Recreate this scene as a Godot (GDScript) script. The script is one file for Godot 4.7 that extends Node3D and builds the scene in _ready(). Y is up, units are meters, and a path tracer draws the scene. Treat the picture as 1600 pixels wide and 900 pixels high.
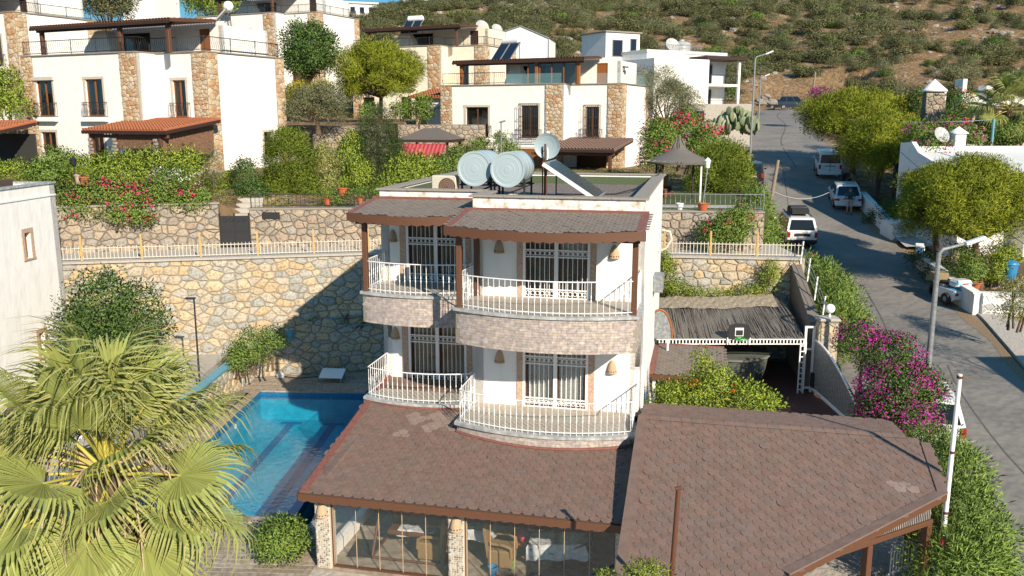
extends Node3D

const SUN_TO := Vector3(0.86, 1.0, 1.66)
var counts := {}
var M := {}
var rng := RandomNumberGenerator.new()


class MB:
	var v := PackedVector3Array()
	var n := PackedVector3Array()
	var c := PackedColorArray()
	var uv := PackedVector2Array()
	var col := Color.WHITE
	var has_uv := false

	func tri(a: Vector3, b: Vector3, d: Vector3) -> void:
		var nn := (b - a).cross(d - a).normalized()
		v.append_array([a, d, b])
		n.append_array([nn, nn, nn])
		c.append_array([col, col, col])

	func trin(a: Vector3, b: Vector3, d: Vector3, na: Vector3, nb: Vector3, nd: Vector3) -> void:
		v.append_array([a, d, b])
		n.append_array([na, nd, nb])
		c.append_array([col, col, col])

	func quad(a: Vector3, b: Vector3, d: Vector3, e: Vector3) -> void:
		tri(a, b, d)
		tri(a, d, e)

	func box(p: Vector3, s: Vector3, b := Basis()) -> void:
		var x := b.x * s.x * 0.5
		var y := b.y * s.y * 0.5
		var z := b.z * s.z * 0.5
		quad(p - x - y + z, p + x - y + z, p + x + y + z, p - x + y + z)
		quad(p + x - y - z, p - x - y - z, p - x + y - z, p + x + y - z)
		quad(p + x - y + z, p + x - y - z, p + x + y - z, p + x + y + z)
		quad(p - x - y - z, p - x - y + z, p - x + y + z, p - x + y - z)
		quad(p - x + y + z, p + x + y + z, p + x + y - z, p - x + y - z)
		quad(p - x - y - z, p + x - y - z, p + x - y + z, p - x - y + z)

	func mm(a: Vector3, b: Vector3) -> void:
		box((a + b) * 0.5, (b - a).abs())

	func bbox(p: Vector3, s: Vector3, e: float, b := Basis()) -> void:
		# box with chamfered edges
		var h := s * 0.5
		var k := h - Vector3(e, e, e)
		for ax in 3:
			for sg in [-1.0, 1.0]:
				var i := (ax + 1) % 3
				var j := (ax + 2) % 3
				var o := Vector3()
				o[ax] = sg * h[ax]
				var q := []
				for w in [[-1, -1], [1, -1], [1, 1], [-1, 1]]:
					var r := o
					r[i] = w[0] * k[i]
					r[j] = w[1] * k[j]
					q.append(p + b * r)
				if sg < 0:
					q.reverse()
				quad(q[0], q[1], q[2], q[3])
		for ax in 3:
			var i := (ax + 1) % 3
			var j := (ax + 2) % 3
			for si in [-1.0, 1.0]:
				for sj in [-1.0, 1.0]:
					var a0 := Vector3()
					a0[i] = si * h[i]
					a0[j] = sj * k[j]
					var b0 := Vector3()
					b0[i] = si * k[i]
					b0[j] = sj * h[j]
					var l := Vector3()
					l[ax] = k[ax]
					if si * sj > 0:
						quad(p + b * (a0 - l), p + b * (b0 - l), p + b * (b0 + l), p + b * (a0 + l))
					else:
						quad(p + b * (a0 + l), p + b * (b0 + l), p + b * (b0 - l), p + b * (a0 - l))

	func tube(pts: Array, rad: Array, sides := 6, caps := true) -> void:
		var rings := []
		var m := pts.size()
		var up := Vector3.UP
		var d0: Vector3 = (pts[1] - pts[0]).normalized()
		if absf(d0.y) > 0.9:
			up = Vector3.RIGHT
		var side := d0.cross(up).normalized()
		for k in m:
			var d: Vector3 = (pts[mini(k + 1, m - 1)] - pts[maxi(k - 1, 0)]).normalized()
			side = (side - d * side.dot(d)).normalized()
			var w := d.cross(side)
			var ring := []
			for s in sides:
				var a := TAU * s / sides
				ring.append(side * cos(a) + w * sin(a))
			rings.append(ring)
		for k in m - 1:
			for s in sides:
				var t := (s + 1) % sides
				var r0: float = rad[mini(k, rad.size() - 1)]
				var r1: float = rad[mini(k + 1, rad.size() - 1)]
				var a: Vector3 = pts[k] + rings[k][s] * r0
				var b: Vector3 = pts[k] + rings[k][t] * r0
				var e: Vector3 = pts[k + 1] + rings[k + 1][t] * r1
				var f: Vector3 = pts[k + 1] + rings[k + 1][s] * r1
				trin(a, b, e, rings[k][s], rings[k][t], rings[k + 1][t])
				trin(a, e, f, rings[k][s], rings[k + 1][t], rings[k + 1][s])
		if caps:
			for s in sides:
				var t := (s + 1) % sides
				var r0: float = rad[0]
				var r1: float = rad[mini(m - 1, rad.size() - 1)]
				tri(pts[0], pts[0] + rings[0][t] * r0, pts[0] + rings[0][s] * r0)
				tri(pts[m - 1], pts[m - 1] + rings[m - 1][s] * r1, pts[m - 1] + rings[m - 1][t] * r1)

	func bar(a: Vector3, b: Vector3, r: float, sides := 5) -> void:
		tube([a, b], [r], sides)

	func lathe(prof: Array, sides := 16, o := Vector3.ZERO, b := Basis()) -> void:
		# profile of Vector2(radius, height), bottom to top
		for k in prof.size() - 1:
			var p: Vector2 = prof[k]
			var q: Vector2 = prof[k + 1]
			var t := (q - p).normalized()
			for s in sides:
				var a0 := TAU * s / sides
				var a1 := TAU * (s + 1) / sides
				var c0 := Vector3(cos(a0), 0, -sin(a0))
				var c1 := Vector3(cos(a1), 0, -sin(a1))
				var n0 := b * (c0 * t.y - Vector3.UP * t.x)
				var n1 := b * (c1 * t.y - Vector3.UP * t.x)
				var A := o + b * (c0 * p.x + Vector3.UP * p.y)
				var B := o + b * (c1 * p.x + Vector3.UP * p.y)
				var C := o + b * (c1 * q.x + Vector3.UP * q.y)
				var D := o + b * (c0 * q.x + Vector3.UP * q.y)
				if p.x > 1e-5:
					trin(A, B, C, n0, n1, n1)
				if q.x > 1e-5:
					trin(A, C, D, n0, n1, n0)

	func prism(poly: PackedVector2Array, h0: float, h1: float, xf := Transform3D()) -> void:
		# polygon in local xy, from local z = h0 to h1
		var P := poly
		if Geometry2D.is_polygon_clockwise(P):
			P = PackedVector2Array(P)
			P.reverse()
		var idx := Geometry2D.triangulate_polygon(P)
		for k in range(0, idx.size(), 3):
			var a := P[idx[k]]
			var b := P[idx[k + 1]]
			var d := P[idx[k + 2]]
			if (b - a).cross(d - a) < 0:
				var t := b
				b = d
				d = t
			tri(xf * Vector3(a.x, a.y, h1), xf * Vector3(b.x, b.y, h1), xf * Vector3(d.x, d.y, h1))
			tri(xf * Vector3(a.x, a.y, h0), xf * Vector3(d.x, d.y, h0), xf * Vector3(b.x, b.y, h0))
		for k in P.size():
			var a := P[k]
			var b := P[(k + 1) % P.size()]
			quad(xf * Vector3(a.x, a.y, h0), xf * Vector3(b.x, b.y, h0), xf * Vector3(b.x, b.y, h1), xf * Vector3(a.x, a.y, h1))

	func ground(poly: PackedVector2Array, y0: float, y1: float) -> void:
		# polygon in the ground plane (x, z) from y0 up to y1
		var q := PackedVector2Array()
		for p in poly:
			q.append(Vector2(p.x, -p.y))
		prism(q, y0, y1, Transform3D(Basis(Vector3.RIGHT, Vector3(0, 0, -1), Vector3.UP), Vector3.ZERO))

	func torus(o: Vector3, b: Basis, R: float, r: float, seg := 12, sides := 4) -> void:
		for s in seg:
			for k in sides:
				var q := []
				var qn := []
				for w in [[0, 0], [1, 0], [1, 1], [0, 1]]:
					var a: float = TAU * (s + w[0]) / seg
					var e: float = TAU * (k + w[1]) / sides
					var d := Vector3(cos(a), sin(a), 0)
					var nn := d * cos(e) + Vector3(0, 0, 1) * sin(e)
					q.append(o + b * (d * R + nn * r))
					qn.append(b * nn)
				trin(q[0], q[1], q[2], qn[0], qn[1], qn[2])
				trin(q[0], q[2], q[3], qn[0], qn[2], qn[3])

	func facade(o: Vector3, r: Vector3, w: float, h: float, th: float, holes: Array) -> void:
		# outer bottom-left corner, unit vector to the right seen from outside, holes as Rect2 (x from the left, y up)
		var up := Vector3.UP
		var nn := r.cross(up)
		var xs := [0.0, w]
		var ys := [0.0, h]
		for q in holes:
			xs.append_array([q.position.x, q.end.x])
			ys.append_array([q.position.y, q.end.y])
		xs.sort()
		ys.sort()
		for i in xs.size() - 1:
			if xs[i + 1] - xs[i] < 1e-4:
				continue
			for j in ys.size() - 1:
				if ys[j + 1] - ys[j] < 1e-4:
					continue
				var cc := Vector2((xs[i] + xs[i + 1]) * 0.5, (ys[j] + ys[j + 1]) * 0.5)
				var inside := false
				for q in holes:
					if q.has_point(cc):
						inside = true
				if inside:
					continue
				var a: Vector3 = o + r * xs[i] + up * ys[j]
				var b: Vector3 = o + r * xs[i + 1] + up * ys[j]
				var d: Vector3 = o + r * xs[i + 1] + up * ys[j + 1]
				var e: Vector3 = o + r * xs[i] + up * ys[j + 1]
				quad(a, b, d, e)
				quad(b - nn * th, a - nn * th, e - nn * th, d - nn * th)
		for q in holes:
			var a: Vector3 = o + r * q.position.x + up * q.position.y
			var b: Vector3 = o + r * q.end.x + up * q.position.y
			var d: Vector3 = o + r * q.end.x + up * q.end.y
			var e: Vector3 = o + r * q.position.x + up * q.end.y
			var t := nn * th
			quad(a, b, b - t, a - t)
			quad(e, e - t, d - t, d)
			quad(b, d, d - t, b - t)
			quad(a, a - t, e - t, e)
		var A := o
		var B := o + r * w
		quad(A + up * h, B + up * h, B + up * h - nn * th, A + up * h - nn * th)
		quad(B, B - nn * th, B - nn * th + up * h, B + up * h)
		quad(A - nn * th, A, A + up * h, A - nn * th + up * h)

	func mesh() -> ArrayMesh:
		var arr := []
		arr.resize(Mesh.ARRAY_MAX)
		arr[Mesh.ARRAY_VERTEX] = v
		arr[Mesh.ARRAY_NORMAL] = n
		arr[Mesh.ARRAY_COLOR] = c
		if has_uv:
			arr[Mesh.ARRAY_TEX_UV] = uv
		var m := ArrayMesh.new()
		m.add_surface_from_arrays(Mesh.PRIMITIVE_TRIANGLES, arr)
		return m


# ---------- naming and tagging
func numbered(parent: Node, called: String) -> String:
	var key := str(parent.get_instance_id()) + called
	var k: int = counts.get(key, 0)
	counts[key] = k + 1
	return called if k == 0 else "%s_%03d" % [called, k]


func tag(o: Node, label: String, category: String, group := "") -> Node:
	o.set_meta("label", label)
	o.set_meta("category", category)
	if group:
		o.set_meta("group", group)
	return o


func thing(called: String, label: String, category: String, at := Vector3.ZERO, yaw := 0.0, group := "") -> Node3D:
	var o := Node3D.new()
	o.name = numbered(self, called)
	add_child(o, true)
	o.position = at
	o.rotation_degrees.y = -yaw
	tag(o, label, category, group)
	return o


func part(called: String, m, mat_: Material, parent: Node, xf := Transform3D()) -> MeshInstance3D:
	var o := MeshInstance3D.new()
	o.name = numbered(parent, called)
	o.mesh = m.mesh() if m is MB else m
	o.material_override = mat_
	o.transform = xf
	parent.add_child(o, true)
	return o


func struct(called: String, m, mat_: Material, kind := "structure") -> MeshInstance3D:
	var o := part(called, m, mat_, self)
	o.set_meta("kind", kind)
	return o


func single(called: String, m, mat_: Material, label: String, category: String, group := "", xf := Transform3D()) -> MeshInstance3D:
	var o := part(called, m, mat_, self, xf)
	tag(o, label, category, group)
	return o


func copy(src: Node3D, called: String, label: String, at: Vector3, yaw := 0.0, scl := Vector3.ONE, group := "") -> Node3D:
	var o: Node3D = src.duplicate()
	o.name = numbered(self, called)
	add_child(o, true)
	o.transform = Transform3D(Basis(Vector3.UP, deg_to_rad(-yaw)).scaled_local(scl), at)
	o.set_meta("label", label)
	if group:
		o.set_meta("group", group)
	return o


# ---------- materials
func noise_image(size: int, freq: float, oct: int, seed_: int, type := FastNoiseLite.TYPE_SIMPLEX_SMOOTH) -> Image:
	var f := FastNoiseLite.new()
	f.noise_type = type
	f.seed = seed_
	f.frequency = freq
	f.fractal_octaves = oct
	if type == FastNoiseLite.TYPE_CELLULAR:
		f.cellular_return_type = FastNoiseLite.RETURN_CELL_VALUE
	return f.get_seamless_image(size, size)


func ramp_tex(img: Image, stops: Array) -> ImageTexture:
	# stops: [position, Color] sRGB
	var g := Gradient.new()
	var offs := PackedFloat32Array()
	var cols := PackedColorArray()
	for s in stops:
		offs.append(s[0])
		cols.append(s[1])
	g.offsets = offs
	g.colors = cols
	var lut := []
	for i in 256:
		lut.append(g.sample(i / 255.0))
	var w := img.get_width()
	var h := img.get_height()
	var out := PackedByteArray()
	out.resize(w * h * 3)
	var src := img.get_data()
	var bpp := src.size() / (w * h)
	for i in w * h:
		var q: Color = lut[src[i * bpp]]
		out[i * 3] = int(q.r * 255.0)
		out[i * 3 + 1] = int(q.g * 255.0)
		out[i * 3 + 2] = int(q.b * 255.0)
	return ImageTexture.create_from_image(Image.create_from_data(w, h, false, Image.FORMAT_RGB8, out))


func grey_tex(img: Image, lo: float, hi: float) -> ImageTexture:
	return ramp_tex(img, [[0.0, Color(lo, lo, lo)], [1.0, Color(hi, hi, hi)]])


func bump_tex(img: Image, strength: float) -> ImageTexture:
	var i: Image = img.duplicate()
	i.convert(Image.FORMAT_RGBA8)
	i.bump_map_to_normal_map(strength)
	return ImageTexture.create_from_image(i)


func mat(called: String, lin: Color, rough := 0.85, tex: Texture2D = null, scl := 1.0, nrm: Texture2D = null, nstr := 0.5, metal := 0.0) -> StandardMaterial3D:
	# lin: real-world base colour, linear
	var m := StandardMaterial3D.new()
	m.resource_name = called
	m.albedo_color = lin.linear_to_srgb()
	m.roughness = rough
	m.metallic = metal
	if tex or nrm:
		m.uv1_triplanar = true
		m.uv1_world_triplanar = true
		m.uv1_scale = Vector3(scl, scl, scl)
		m.albedo_texture = tex
	if nrm:
		m.normal_enabled = true
		m.normal_texture = nrm
		m.normal_scale = nstr
	M[called] = m
	return m


func leafy(called: String, back := 0.35, rough := 0.6) -> StandardMaterial3D:
	var m := StandardMaterial3D.new()
	m.resource_name = called
	m.vertex_color_use_as_albedo = true
	m.roughness = rough
	m.metallic_specular = 0.3
	m.backlight_enabled = true
	m.backlight = Color(back, back, back * 0.55)
	M[called] = m
	return m


func vcol(called: String, rough := 0.8, tex: Texture2D = null, scl := 1.0, nrm: Texture2D = null, nstr := 0.5) -> StandardMaterial3D:
	var m := mat(called, Color.WHITE, rough, tex, scl, nrm, nstr)
	m.albedo_color = Color.WHITE
	m.vertex_color_use_as_albedo = true
	return m


func pane(called: String, col: Color, alpha: float, rough := 0.03) -> StandardMaterial3D:
	var m := StandardMaterial3D.new()
	m.resource_name = called
	m.transparency = BaseMaterial3D.TRANSPARENCY_ALPHA
	m.albedo_color = Color(col.r, col.g, col.b, alpha)
	m.roughness = rough
	m.metallic_specular = 0.6
	M[called] = m
	return m


func L(r: float, g: float, b: float) -> Color:
	return Color(r, g, b)


func rf(a: float, b: float) -> float:
	return rng.randf_range(a, b)


func vary(c: Color, amt: float) -> Color:
	var k := 1.0 + rf(-amt, amt)
	return Color(c.r * k * (1.0 + rf(-amt, amt) * 0.4), c.g * k, c.b * k * (1.0 + rf(-amt, amt) * 0.4))


# ---------- foliage
func leaf_clump(count: int, len_: float, wid: float, cols: Array, seed_: int, up := 0.2, flat := 1.0) -> ArrayMesh:
	# leaves through a ball of radius one
	rng.seed = seed_
	var mb := MB.new()
	for k in count:
		var d := Vector3(rng.randfn(), rng.randfn() * flat, rng.randfn()).normalized()
		var p := d * pow(rng.randf(), 0.45)
		p.y *= flat
		var dir := (d + Vector3(rf(-0.7, 0.7), rf(-0.7, 0.7) + up, rf(-0.7, 0.7))).normalized()
		var s := dir.cross(Vector3(rng.randfn(), rng.randfn(), rng.randfn())).normalized()
		var l := len_ * rf(0.7, 1.25)
		var w := wid * rf(0.7, 1.25)
		var fl := dir.cross(s)
		var nn := (fl * signf(fl.dot(d + Vector3.UP * 0.8)) * 0.5 + d * 0.3 + Vector3.UP * 0.6).normalized()
		mb.col = vary(cols[rng.randi() % cols.size()], 0.22)
		var tip := p + dir * l
		var m1 := p + dir * l * 0.45 + s * w * 0.5
		var m2 := p + dir * l * 0.45 - s * w * 0.5
		if (m1 - p).cross(tip - p).dot(nn) < 0:
			var q := m1
			m1 = m2
			m2 = q
		mb.trin(p, m1, tip, nn, nn, nn)
		mb.trin(p, tip, m2, nn, nn, nn)
	return mb.mesh()


func crown(lobes: Array, clumps: Array, count: int, s0: float, s1: float, seed_: int, shell := 0.65, low := -0.6) -> ArrayMesh:
	# lobes: [centre, radii]
	rng.seed = seed_
	var st := SurfaceTool.new()
	st.begin(Mesh.PRIMITIVE_TRIANGLES)
	var tot := 0.0
	var acc := []
	for l in lobes:
		var r: Vector3 = l[1]
		tot += pow(r.x * r.y * r.z, 0.667)
		acc.append(tot)
	for k in count:
		var t := rng.randf() * tot
		var i := 0
		while acc[i] < t and i < lobes.size() - 1:
			i += 1
		var d := Vector3(rng.randfn(), rng.randfn(), rng.randfn()).normalized()
		if d.y < low:
			d.y = -d.y
		var q := rf(shell, 1.0)
		var r: Vector3 = lobes[i][1]
		var p: Vector3 = lobes[i][0] + Vector3(d.x * r.x, d.y * r.y, d.z * r.z) * q
		var out := (d + Vector3(rf(-0.35, 0.35), 0.3 + rf(-0.25, 0.35), rf(-0.35, 0.35))).normalized()
		var b := (Basis(Quaternion(Vector3.UP, out)) if out.y > -0.98 else Basis()) * Basis(Vector3.UP, rf(0, TAU))
		var s := rf(s0, s1)
		st.append_from(clumps[rng.randi() % clumps.size()], 0, Transform3D(b.scaled(Vector3(s, s, s)), p))
	return st.commit()


func branchy(base: Vector3, tops: Array, r0: float, seed_: int) -> MB:
	# a tapered trunk that forks towards the given points
	rng.seed = seed_
	var mb := MB.new()
	var mean := Vector3.ZERO
	for t in tops:
		mean += t
	mean /= tops.size()
	var fork := base.lerp(mean, 0.55)
	fork += Vector3(rf(-0.15, 0.15), 0, rf(-0.15, 0.15))
	mb.tube([base + Vector3(0, -0.3, 0), base, base.lerp(fork, 0.5) + Vector3(rf(-0.1, 0.1), 0, rf(-0.1, 0.1)) * r0 * 4.0, fork], [r0 * 1.35, r0 * 1.15, r0 * 0.9, r0 * 0.75], 9)
	for t in tops:
		var mid := fork.lerp(t, 0.5) + Vector3(rf(-0.2, 0.2), rf(0.0, 0.25), rf(-0.2, 0.2))
		mb.tube([fork + Vector3(0, -0.05, 0), mid, t], [r0 * 0.5, r0 * 0.32, r0 * 0.1], 6)
	return mb


# ---------- pieces: stones and shingles
func voronoi(w: float, h: float, g: float, aspect: float, seed_: int) -> Array:
	# irregular cells that fill a w by h rectangle
	rng.seed = seed_
	var gx := g * aspect
	var nx := int(ceil(w / gx)) + 2
	var ny := int(ceil(h / g)) + 2
	var pts := []
	for j in ny:
		for i in nx:
			pts.append(Vector2((i - 0.5 + 0.5 * (j % 2) + rf(-0.42, 0.42)) * gx, (j - 0.5 + rf(-0.36, 0.36)) * g))
	var wt := []
	for k in pts.size():
		wt.append(rf(-0.3, 0.3) * g * g)
	var out := []
	for j in ny:
		for i in nx:
			var p: Vector2 = pts[j * nx + i]
			var poly := PackedVector2Array([Vector2(maxf(0, p.x - gx * 2), maxf(0, p.y - g * 2)), Vector2(minf(w, p.x + gx * 2), maxf(0, p.y - g * 2)), Vector2(minf(w, p.x + gx * 2), minf(h, p.y + g * 2)), Vector2(maxf(0, p.x - gx * 2), minf(h, p.y + g * 2))])
			if p.x < -gx * 0.4 or p.y < -g * 0.4 or p.x > w + gx * 0.4 or p.y > h + g * 0.4:
				continue
			for dj in range(-2, 3):
				for di in range(-2, 3):
					var a := i + di
					var b := j + dj
					if (di == 0 and dj == 0) or a < 0 or b < 0 or a >= nx or b >= ny:
						continue
					var q: Vector2 = pts[b * nx + a]
					var sc := Vector2(1.0 / aspect, 1.0)
					# bisector in the squeezed space, so that cells come out wide
					var ps := p * sc
					var qs := q * sc
					var mid := (ps + qs) * 0.5
					var dn := qs - ps
					# unequal weights make big and small stones
					var off: float = (wt[j * nx + i] - wt[b * nx + a]) * 0.5
					var cut := PackedVector2Array()
					for k in poly.size():
						var u := poly[k]
						var v := poly[(k + 1) % poly.size()]
						var du := (u * sc - mid).dot(dn) - off
						var dv := (v * sc - mid).dot(dn) - off
						if du <= 0:
							cut.append(u)
						if (du < 0 and dv > 0) or (du > 0 and dv < 0):
							cut.append(u.lerp(v, du / (du - dv)))
					poly = cut
					if poly.size() < 3:
						break
				if poly.size() < 3:
					break
			if poly.size() >= 3:
				out.append(poly)
	return out


func stone_mesh(poly: PackedVector2Array, gap: float, depth: float, tint := Color.WHITE) -> Array:
	# [mesh around its own centre, centre]
	var cen := Vector2.ZERO
	for p in poly:
		cen += p
	cen /= poly.size()
	var ins := Geometry2D.offset_polygon(poly, -gap, Geometry2D.JOIN_ROUND if poly.size() < 4 else Geometry2D.JOIN_MITER)
	if ins.is_empty():
		return []
	var ring: PackedVector2Array = ins[0]
	if ring.size() < 3 or ring.size() > 14:
		return []
	if Geometry2D.is_polygon_clockwise(ring):
		ring.reverse()
	var mb := MB.new()
	mb.col = tint
	var top := []
	var z := depth * rf(0.65, 1.3)
	var mid := Vector3(rf(-0.02, 0.02), rf(-0.02, 0.02), z * rf(1.0, 1.25))
	for p in ring:
		var q := p - cen
		var l := maxf(q.length(), 0.001)
		top.append(q * maxf(0.5, (l - rf(0.02, 0.05)) / l))
	for k in ring.size():
		var k2 := (k + 1) % ring.size()
		var a := ring[k] - cen
		var b := ring[k2] - cen
		var c: Vector2 = top[k2]
		var d: Vector2 = top[k]
		var A := Vector3(a.x, a.y, 0)
		var B := Vector3(b.x, b.y, 0)
		var C := Vector3(c.x, c.y, z)
		var D := Vector3(d.x, d.y, z)
		mb.quad(A, B, C, D)
		var n0 := Vector3(d.x, d.y, 0.9).normalized()
		var n1 := Vector3(c.x, c.y, 0.9).normalized()
		mb.trin(D, C, mid, n0, n1, Vector3(0, 0, 1))
	return [mb, cen]


func path_at(path: Array, s: float) -> Transform3D:
	# path runs to the right seen from the face; the face looks along +z of the result
	var left := s
	for k in path.size() - 1:
		var a: Vector3 = path[k]
		var b: Vector3 = path[k + 1]
		var flat := Vector3(b.x - a.x, 0, b.z - a.z)
		var l := flat.length()
		if left <= l or k == path.size() - 2:
			var t := flat / l
			return Transform3D(Basis(t, Vector3.UP, t.cross(Vector3.UP)), a.lerp(b, left / l))
		left -= l
	return Transform3D()


func path_len(path: Array) -> float:
	var s := 0.0
	for k in path.size() - 1:
		s += Vector2(path[k + 1].x - path[k].x, path[k + 1].z - path[k].z).length()
	return s


func stone_face(parent: Node3D, path: Array, h0: float, h1: float, g: float, aspect: float, mats: Array, seed_: int, most := 300, depth := 0.05, gap := 0.018, off := 0.0) -> void:
	# h0, h1: heights above the path at its two ends
	var w := path_len(path)
	var cells := voronoi(w, maxf(h0, h1), g, aspect, seed_)
	var made := 0
	var rest := SurfaceTool.new()
	rest.begin(Mesh.PRIMITIVE_TRIANGLES)
	var any := false
	var order := []
	for c in cells:
		var y := 0.0
		for p in c:
			y += p.y
		order.append([-y / c.size(), c])
	order.sort_custom(func(a, b): return a[0] < b[0])
	for oc in order:
		var c: PackedVector2Array = oc[1]
		var cx := 0.0
		var top := 0.0
		for p in c:
			cx += p.x / c.size()
			top = maxf(top, p.y)
		if top > lerpf(h0, h1, clampf(cx / w, 0, 1)) + g * 0.25:
			continue
		var mt: StandardMaterial3D = mats[rng.randi() % mats.size()]
		var sm := stone_mesh(c, gap, depth, mt.albedo_color.srgb_to_linear())
		if sm.is_empty():
			continue
		var xf := path_at(path, sm[1].x)
		xf.origin += Vector3.UP * sm[1].y + xf.basis.z * off
		xf.basis = xf.basis * Basis(Vector3(rf(-1, 1), rf(-1, 1), 0).normalized(), rf(0, 0.05))
		if made < most:
			part("stone", sm[0], mt, parent, xf)
			made += 1
		else:
			rest.append_from(sm[0].mesh(), 0, xf)
			any = true
	if any:
		var o := part("lower_stones", rest.commit(), M.stone_mix, parent)
		o.set_meta("kind", "stuff")


func backing(path: Array, h0: float, h1: float, th: float, down := 0.0) -> MB:
	# plain wall behind the stones, along the path, th thick
	var mb := MB.new()
	var w := path_len(path)
	var s := 0.0
	for k in path.size() - 1:
		var l := Vector2(path[k + 1].x - path[k].x, path[k + 1].z - path[k].z).length()
		var a: Vector3 = path[k]
		var b: Vector3 = path[k + 1]
		var t := Vector3(b.x - a.x, 0, b.z - a.z).normalized()
		var nn := t.cross(Vector3.UP) * th
		var ha := Vector3.UP * lerpf(h0, h1, s / w)
		var hb := Vector3.UP * lerpf(h0, h1, (s + l) / w)
		var dn := Vector3.UP * down
		mb.quad(a - dn, b - dn, b + hb, a + ha)
		mb.quad(b - nn - dn, a - nn - dn, a - nn + ha, b - nn + hb)
		mb.quad(a + ha, b + hb, b - nn + hb, a - nn + ha)
		mb.quad(b - dn, b - nn - dn, b - nn + hb, b + hb)
		mb.quad(a - nn - dn, a - dn, a + ha, a - nn + ha)
		s += l
	return mb


func shingle_mesh(w: float, p: float) -> ArrayMesh:
	var mb := MB.new()
	var poly := PackedVector2Array([Vector2(-0.485 * w, 1.15 * p), Vector2(-0.485 * w, 0.1 * p), Vector2(-0.26 * w, -0.32 * p), Vector2(0.26 * w, -0.32 * p), Vector2(0.485 * w, 0.1 * p), Vector2(0.485 * w, 1.15 * p)])
	mb.prism(poly, 0.0, 0.011)
	return mb.mesh()


func shingles(parent: Node3D, o: Vector3, ux: Vector3, uy: Vector3, poly: PackedVector2Array, w: float, p: float, mats: Array, mm_mat: Material, most: int, seed_: int, near := Vector3.ZERO, pale := []) -> void:
	# tabs laid course over course on the plane o + x ux + y uy, inside poly
	rng.seed = seed_
	var nn := ux.cross(uy).normalized()
	if nn.y < 0:
		nn = -nn
	var tilt := Basis(ux, 0.05)
	if (tilt * uy).dot(nn) > 0:
		tilt = Basis(ux, -0.05)
	var bas := tilt * Basis(ux, uy, ux.cross(uy).normalized())
	var sm := shingle_mesh(w, p)
	var x0 := 1e9
	var x1 := -1e9
	var y0 := 1e9
	var y1 := -1e9
	for q in poly:
		x0 = minf(x0, q.x)
		x1 = maxf(x1, q.x)
		y0 = minf(y0, q.y)
		y1 = maxf(y1, q.y)
	var spots := []
	for j in int((y1 - y0) / p) + 1:
		for i in int((x1 - x0) / w) + 2:
			var c := Vector2(x0 + (i + 0.5 * (j % 2)) * w, y0 + j * p + 0.25 * p)
			if Geometry2D.is_point_in_polygon(c, poly) and Geometry2D.is_point_in_polygon(c + Vector2(0, p * 0.8), poly):
				var at := o + ux * c.x + uy * c.y + nn * 0.012
				spots.append([at.distance_to(near), at, c, rng.randi()])
	spots.sort_custom(func(a, b): return a[0] < b[0])
	var rest := []
	for k in spots.size():
		var xf := Transform3D(bas * Basis(Vector3(0, 0, 1), rf(-0.02, 0.02)), spots[k][1] + nn * (rf(0, 0.003) + (rf(0.004, 0.012) if rng.randf() < 0.05 else 0.0)))
		var pick: int = int(spots[k][3] % mats.size())
		for e in pale:
			# lime-stained patches: [centre, radii]
			if ((spots[k][2] - e[0]) / e[1]).length() < 1.0 + rf(-0.35, 0.35):
				pick = -1
		if k < most:
			part("shingle", sm, M.shingle_limed if pick < 0 else mats[pick], parent, xf)
		else:
			rest.append([xf, pick])
	if rest.size():
		var mmesh := MultiMesh.new()
		mmesh.transform_format = MultiMesh.TRANSFORM_3D
		mmesh.use_colors = true
		mmesh.mesh = sm
		mmesh.instance_count = rest.size()
		for k in rest.size():
			mmesh.set_instance_transform(k, rest[k][0])
			var lin: Color = (M.shingle_limed if rest[k][1] < 0 else mats[rest[k][1]]).albedo_color.srgb_to_linear()
			mmesh.set_instance_color(k, lin)
		var mi := MultiMeshInstance3D.new()
		mi.name = numbered(parent, "shingle_courses")
		mi.multimesh = mmesh
		mi.material_override = mm_mat
		parent.add_child(mi, true)
		mi.set_meta("kind", "stuff")


func road_y(d: float) -> float:
	var t := [[0.0, -1.2], [10.0, -0.5], [17.7, 0.1], [28.0, 0.8], [40.0, 1.6], [50.0, 2.6], [58.0, 3.9], [66.0, 5.5], [80.0, 7.4], [100.0, 9.4], [125.0, 11.0], [150.0, 11.4], [400.0, 11.5]]
	for k in t.size() - 1:
		if d <= t[k + 1][0]:
			return lerpf(t[k][1], t[k + 1][1], (d - t[k][0]) / (t[k + 1][0] - t[k][0]))
	return 11.5


func road_edges(d: float) -> Vector2:
	# x of the left and right edge at the distance d
	var t := [[-20.0, 4.0, 11.0], [10.0, 9.4, 15.0], [17.7, 11.0, 15.6], [24.0, 11.2, 17.0], [29.0, 11.7, 18.2], [36.7, 13.6, 20.3], [42.0, 15.3, 21.3], [48.7, 15.2, 22.6], [52.0, 15.8, 22.7], [58.0, 16.6, 23.4], [66.0, 17.4, 26.0], [73.0, 19.8, 27.5], [95.0, 26.0, 33.0], [124.0, 34.5, 41.5], [140.0, 41.0, 49.0], [155.0, 52.0, 61.0]]
	for k in t.size() - 1:
		if d <= t[k + 1][0]:
			var q: float = (d - t[k][0]) / (t[k + 1][0] - t[k][0])
			return v2(lerpf(t[k][1], t[k + 1][1], q), lerpf(t[k][2], t[k + 1][2], q))
	return v2(52, 61)


var hill_noise := FastNoiseLite.new()


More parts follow.
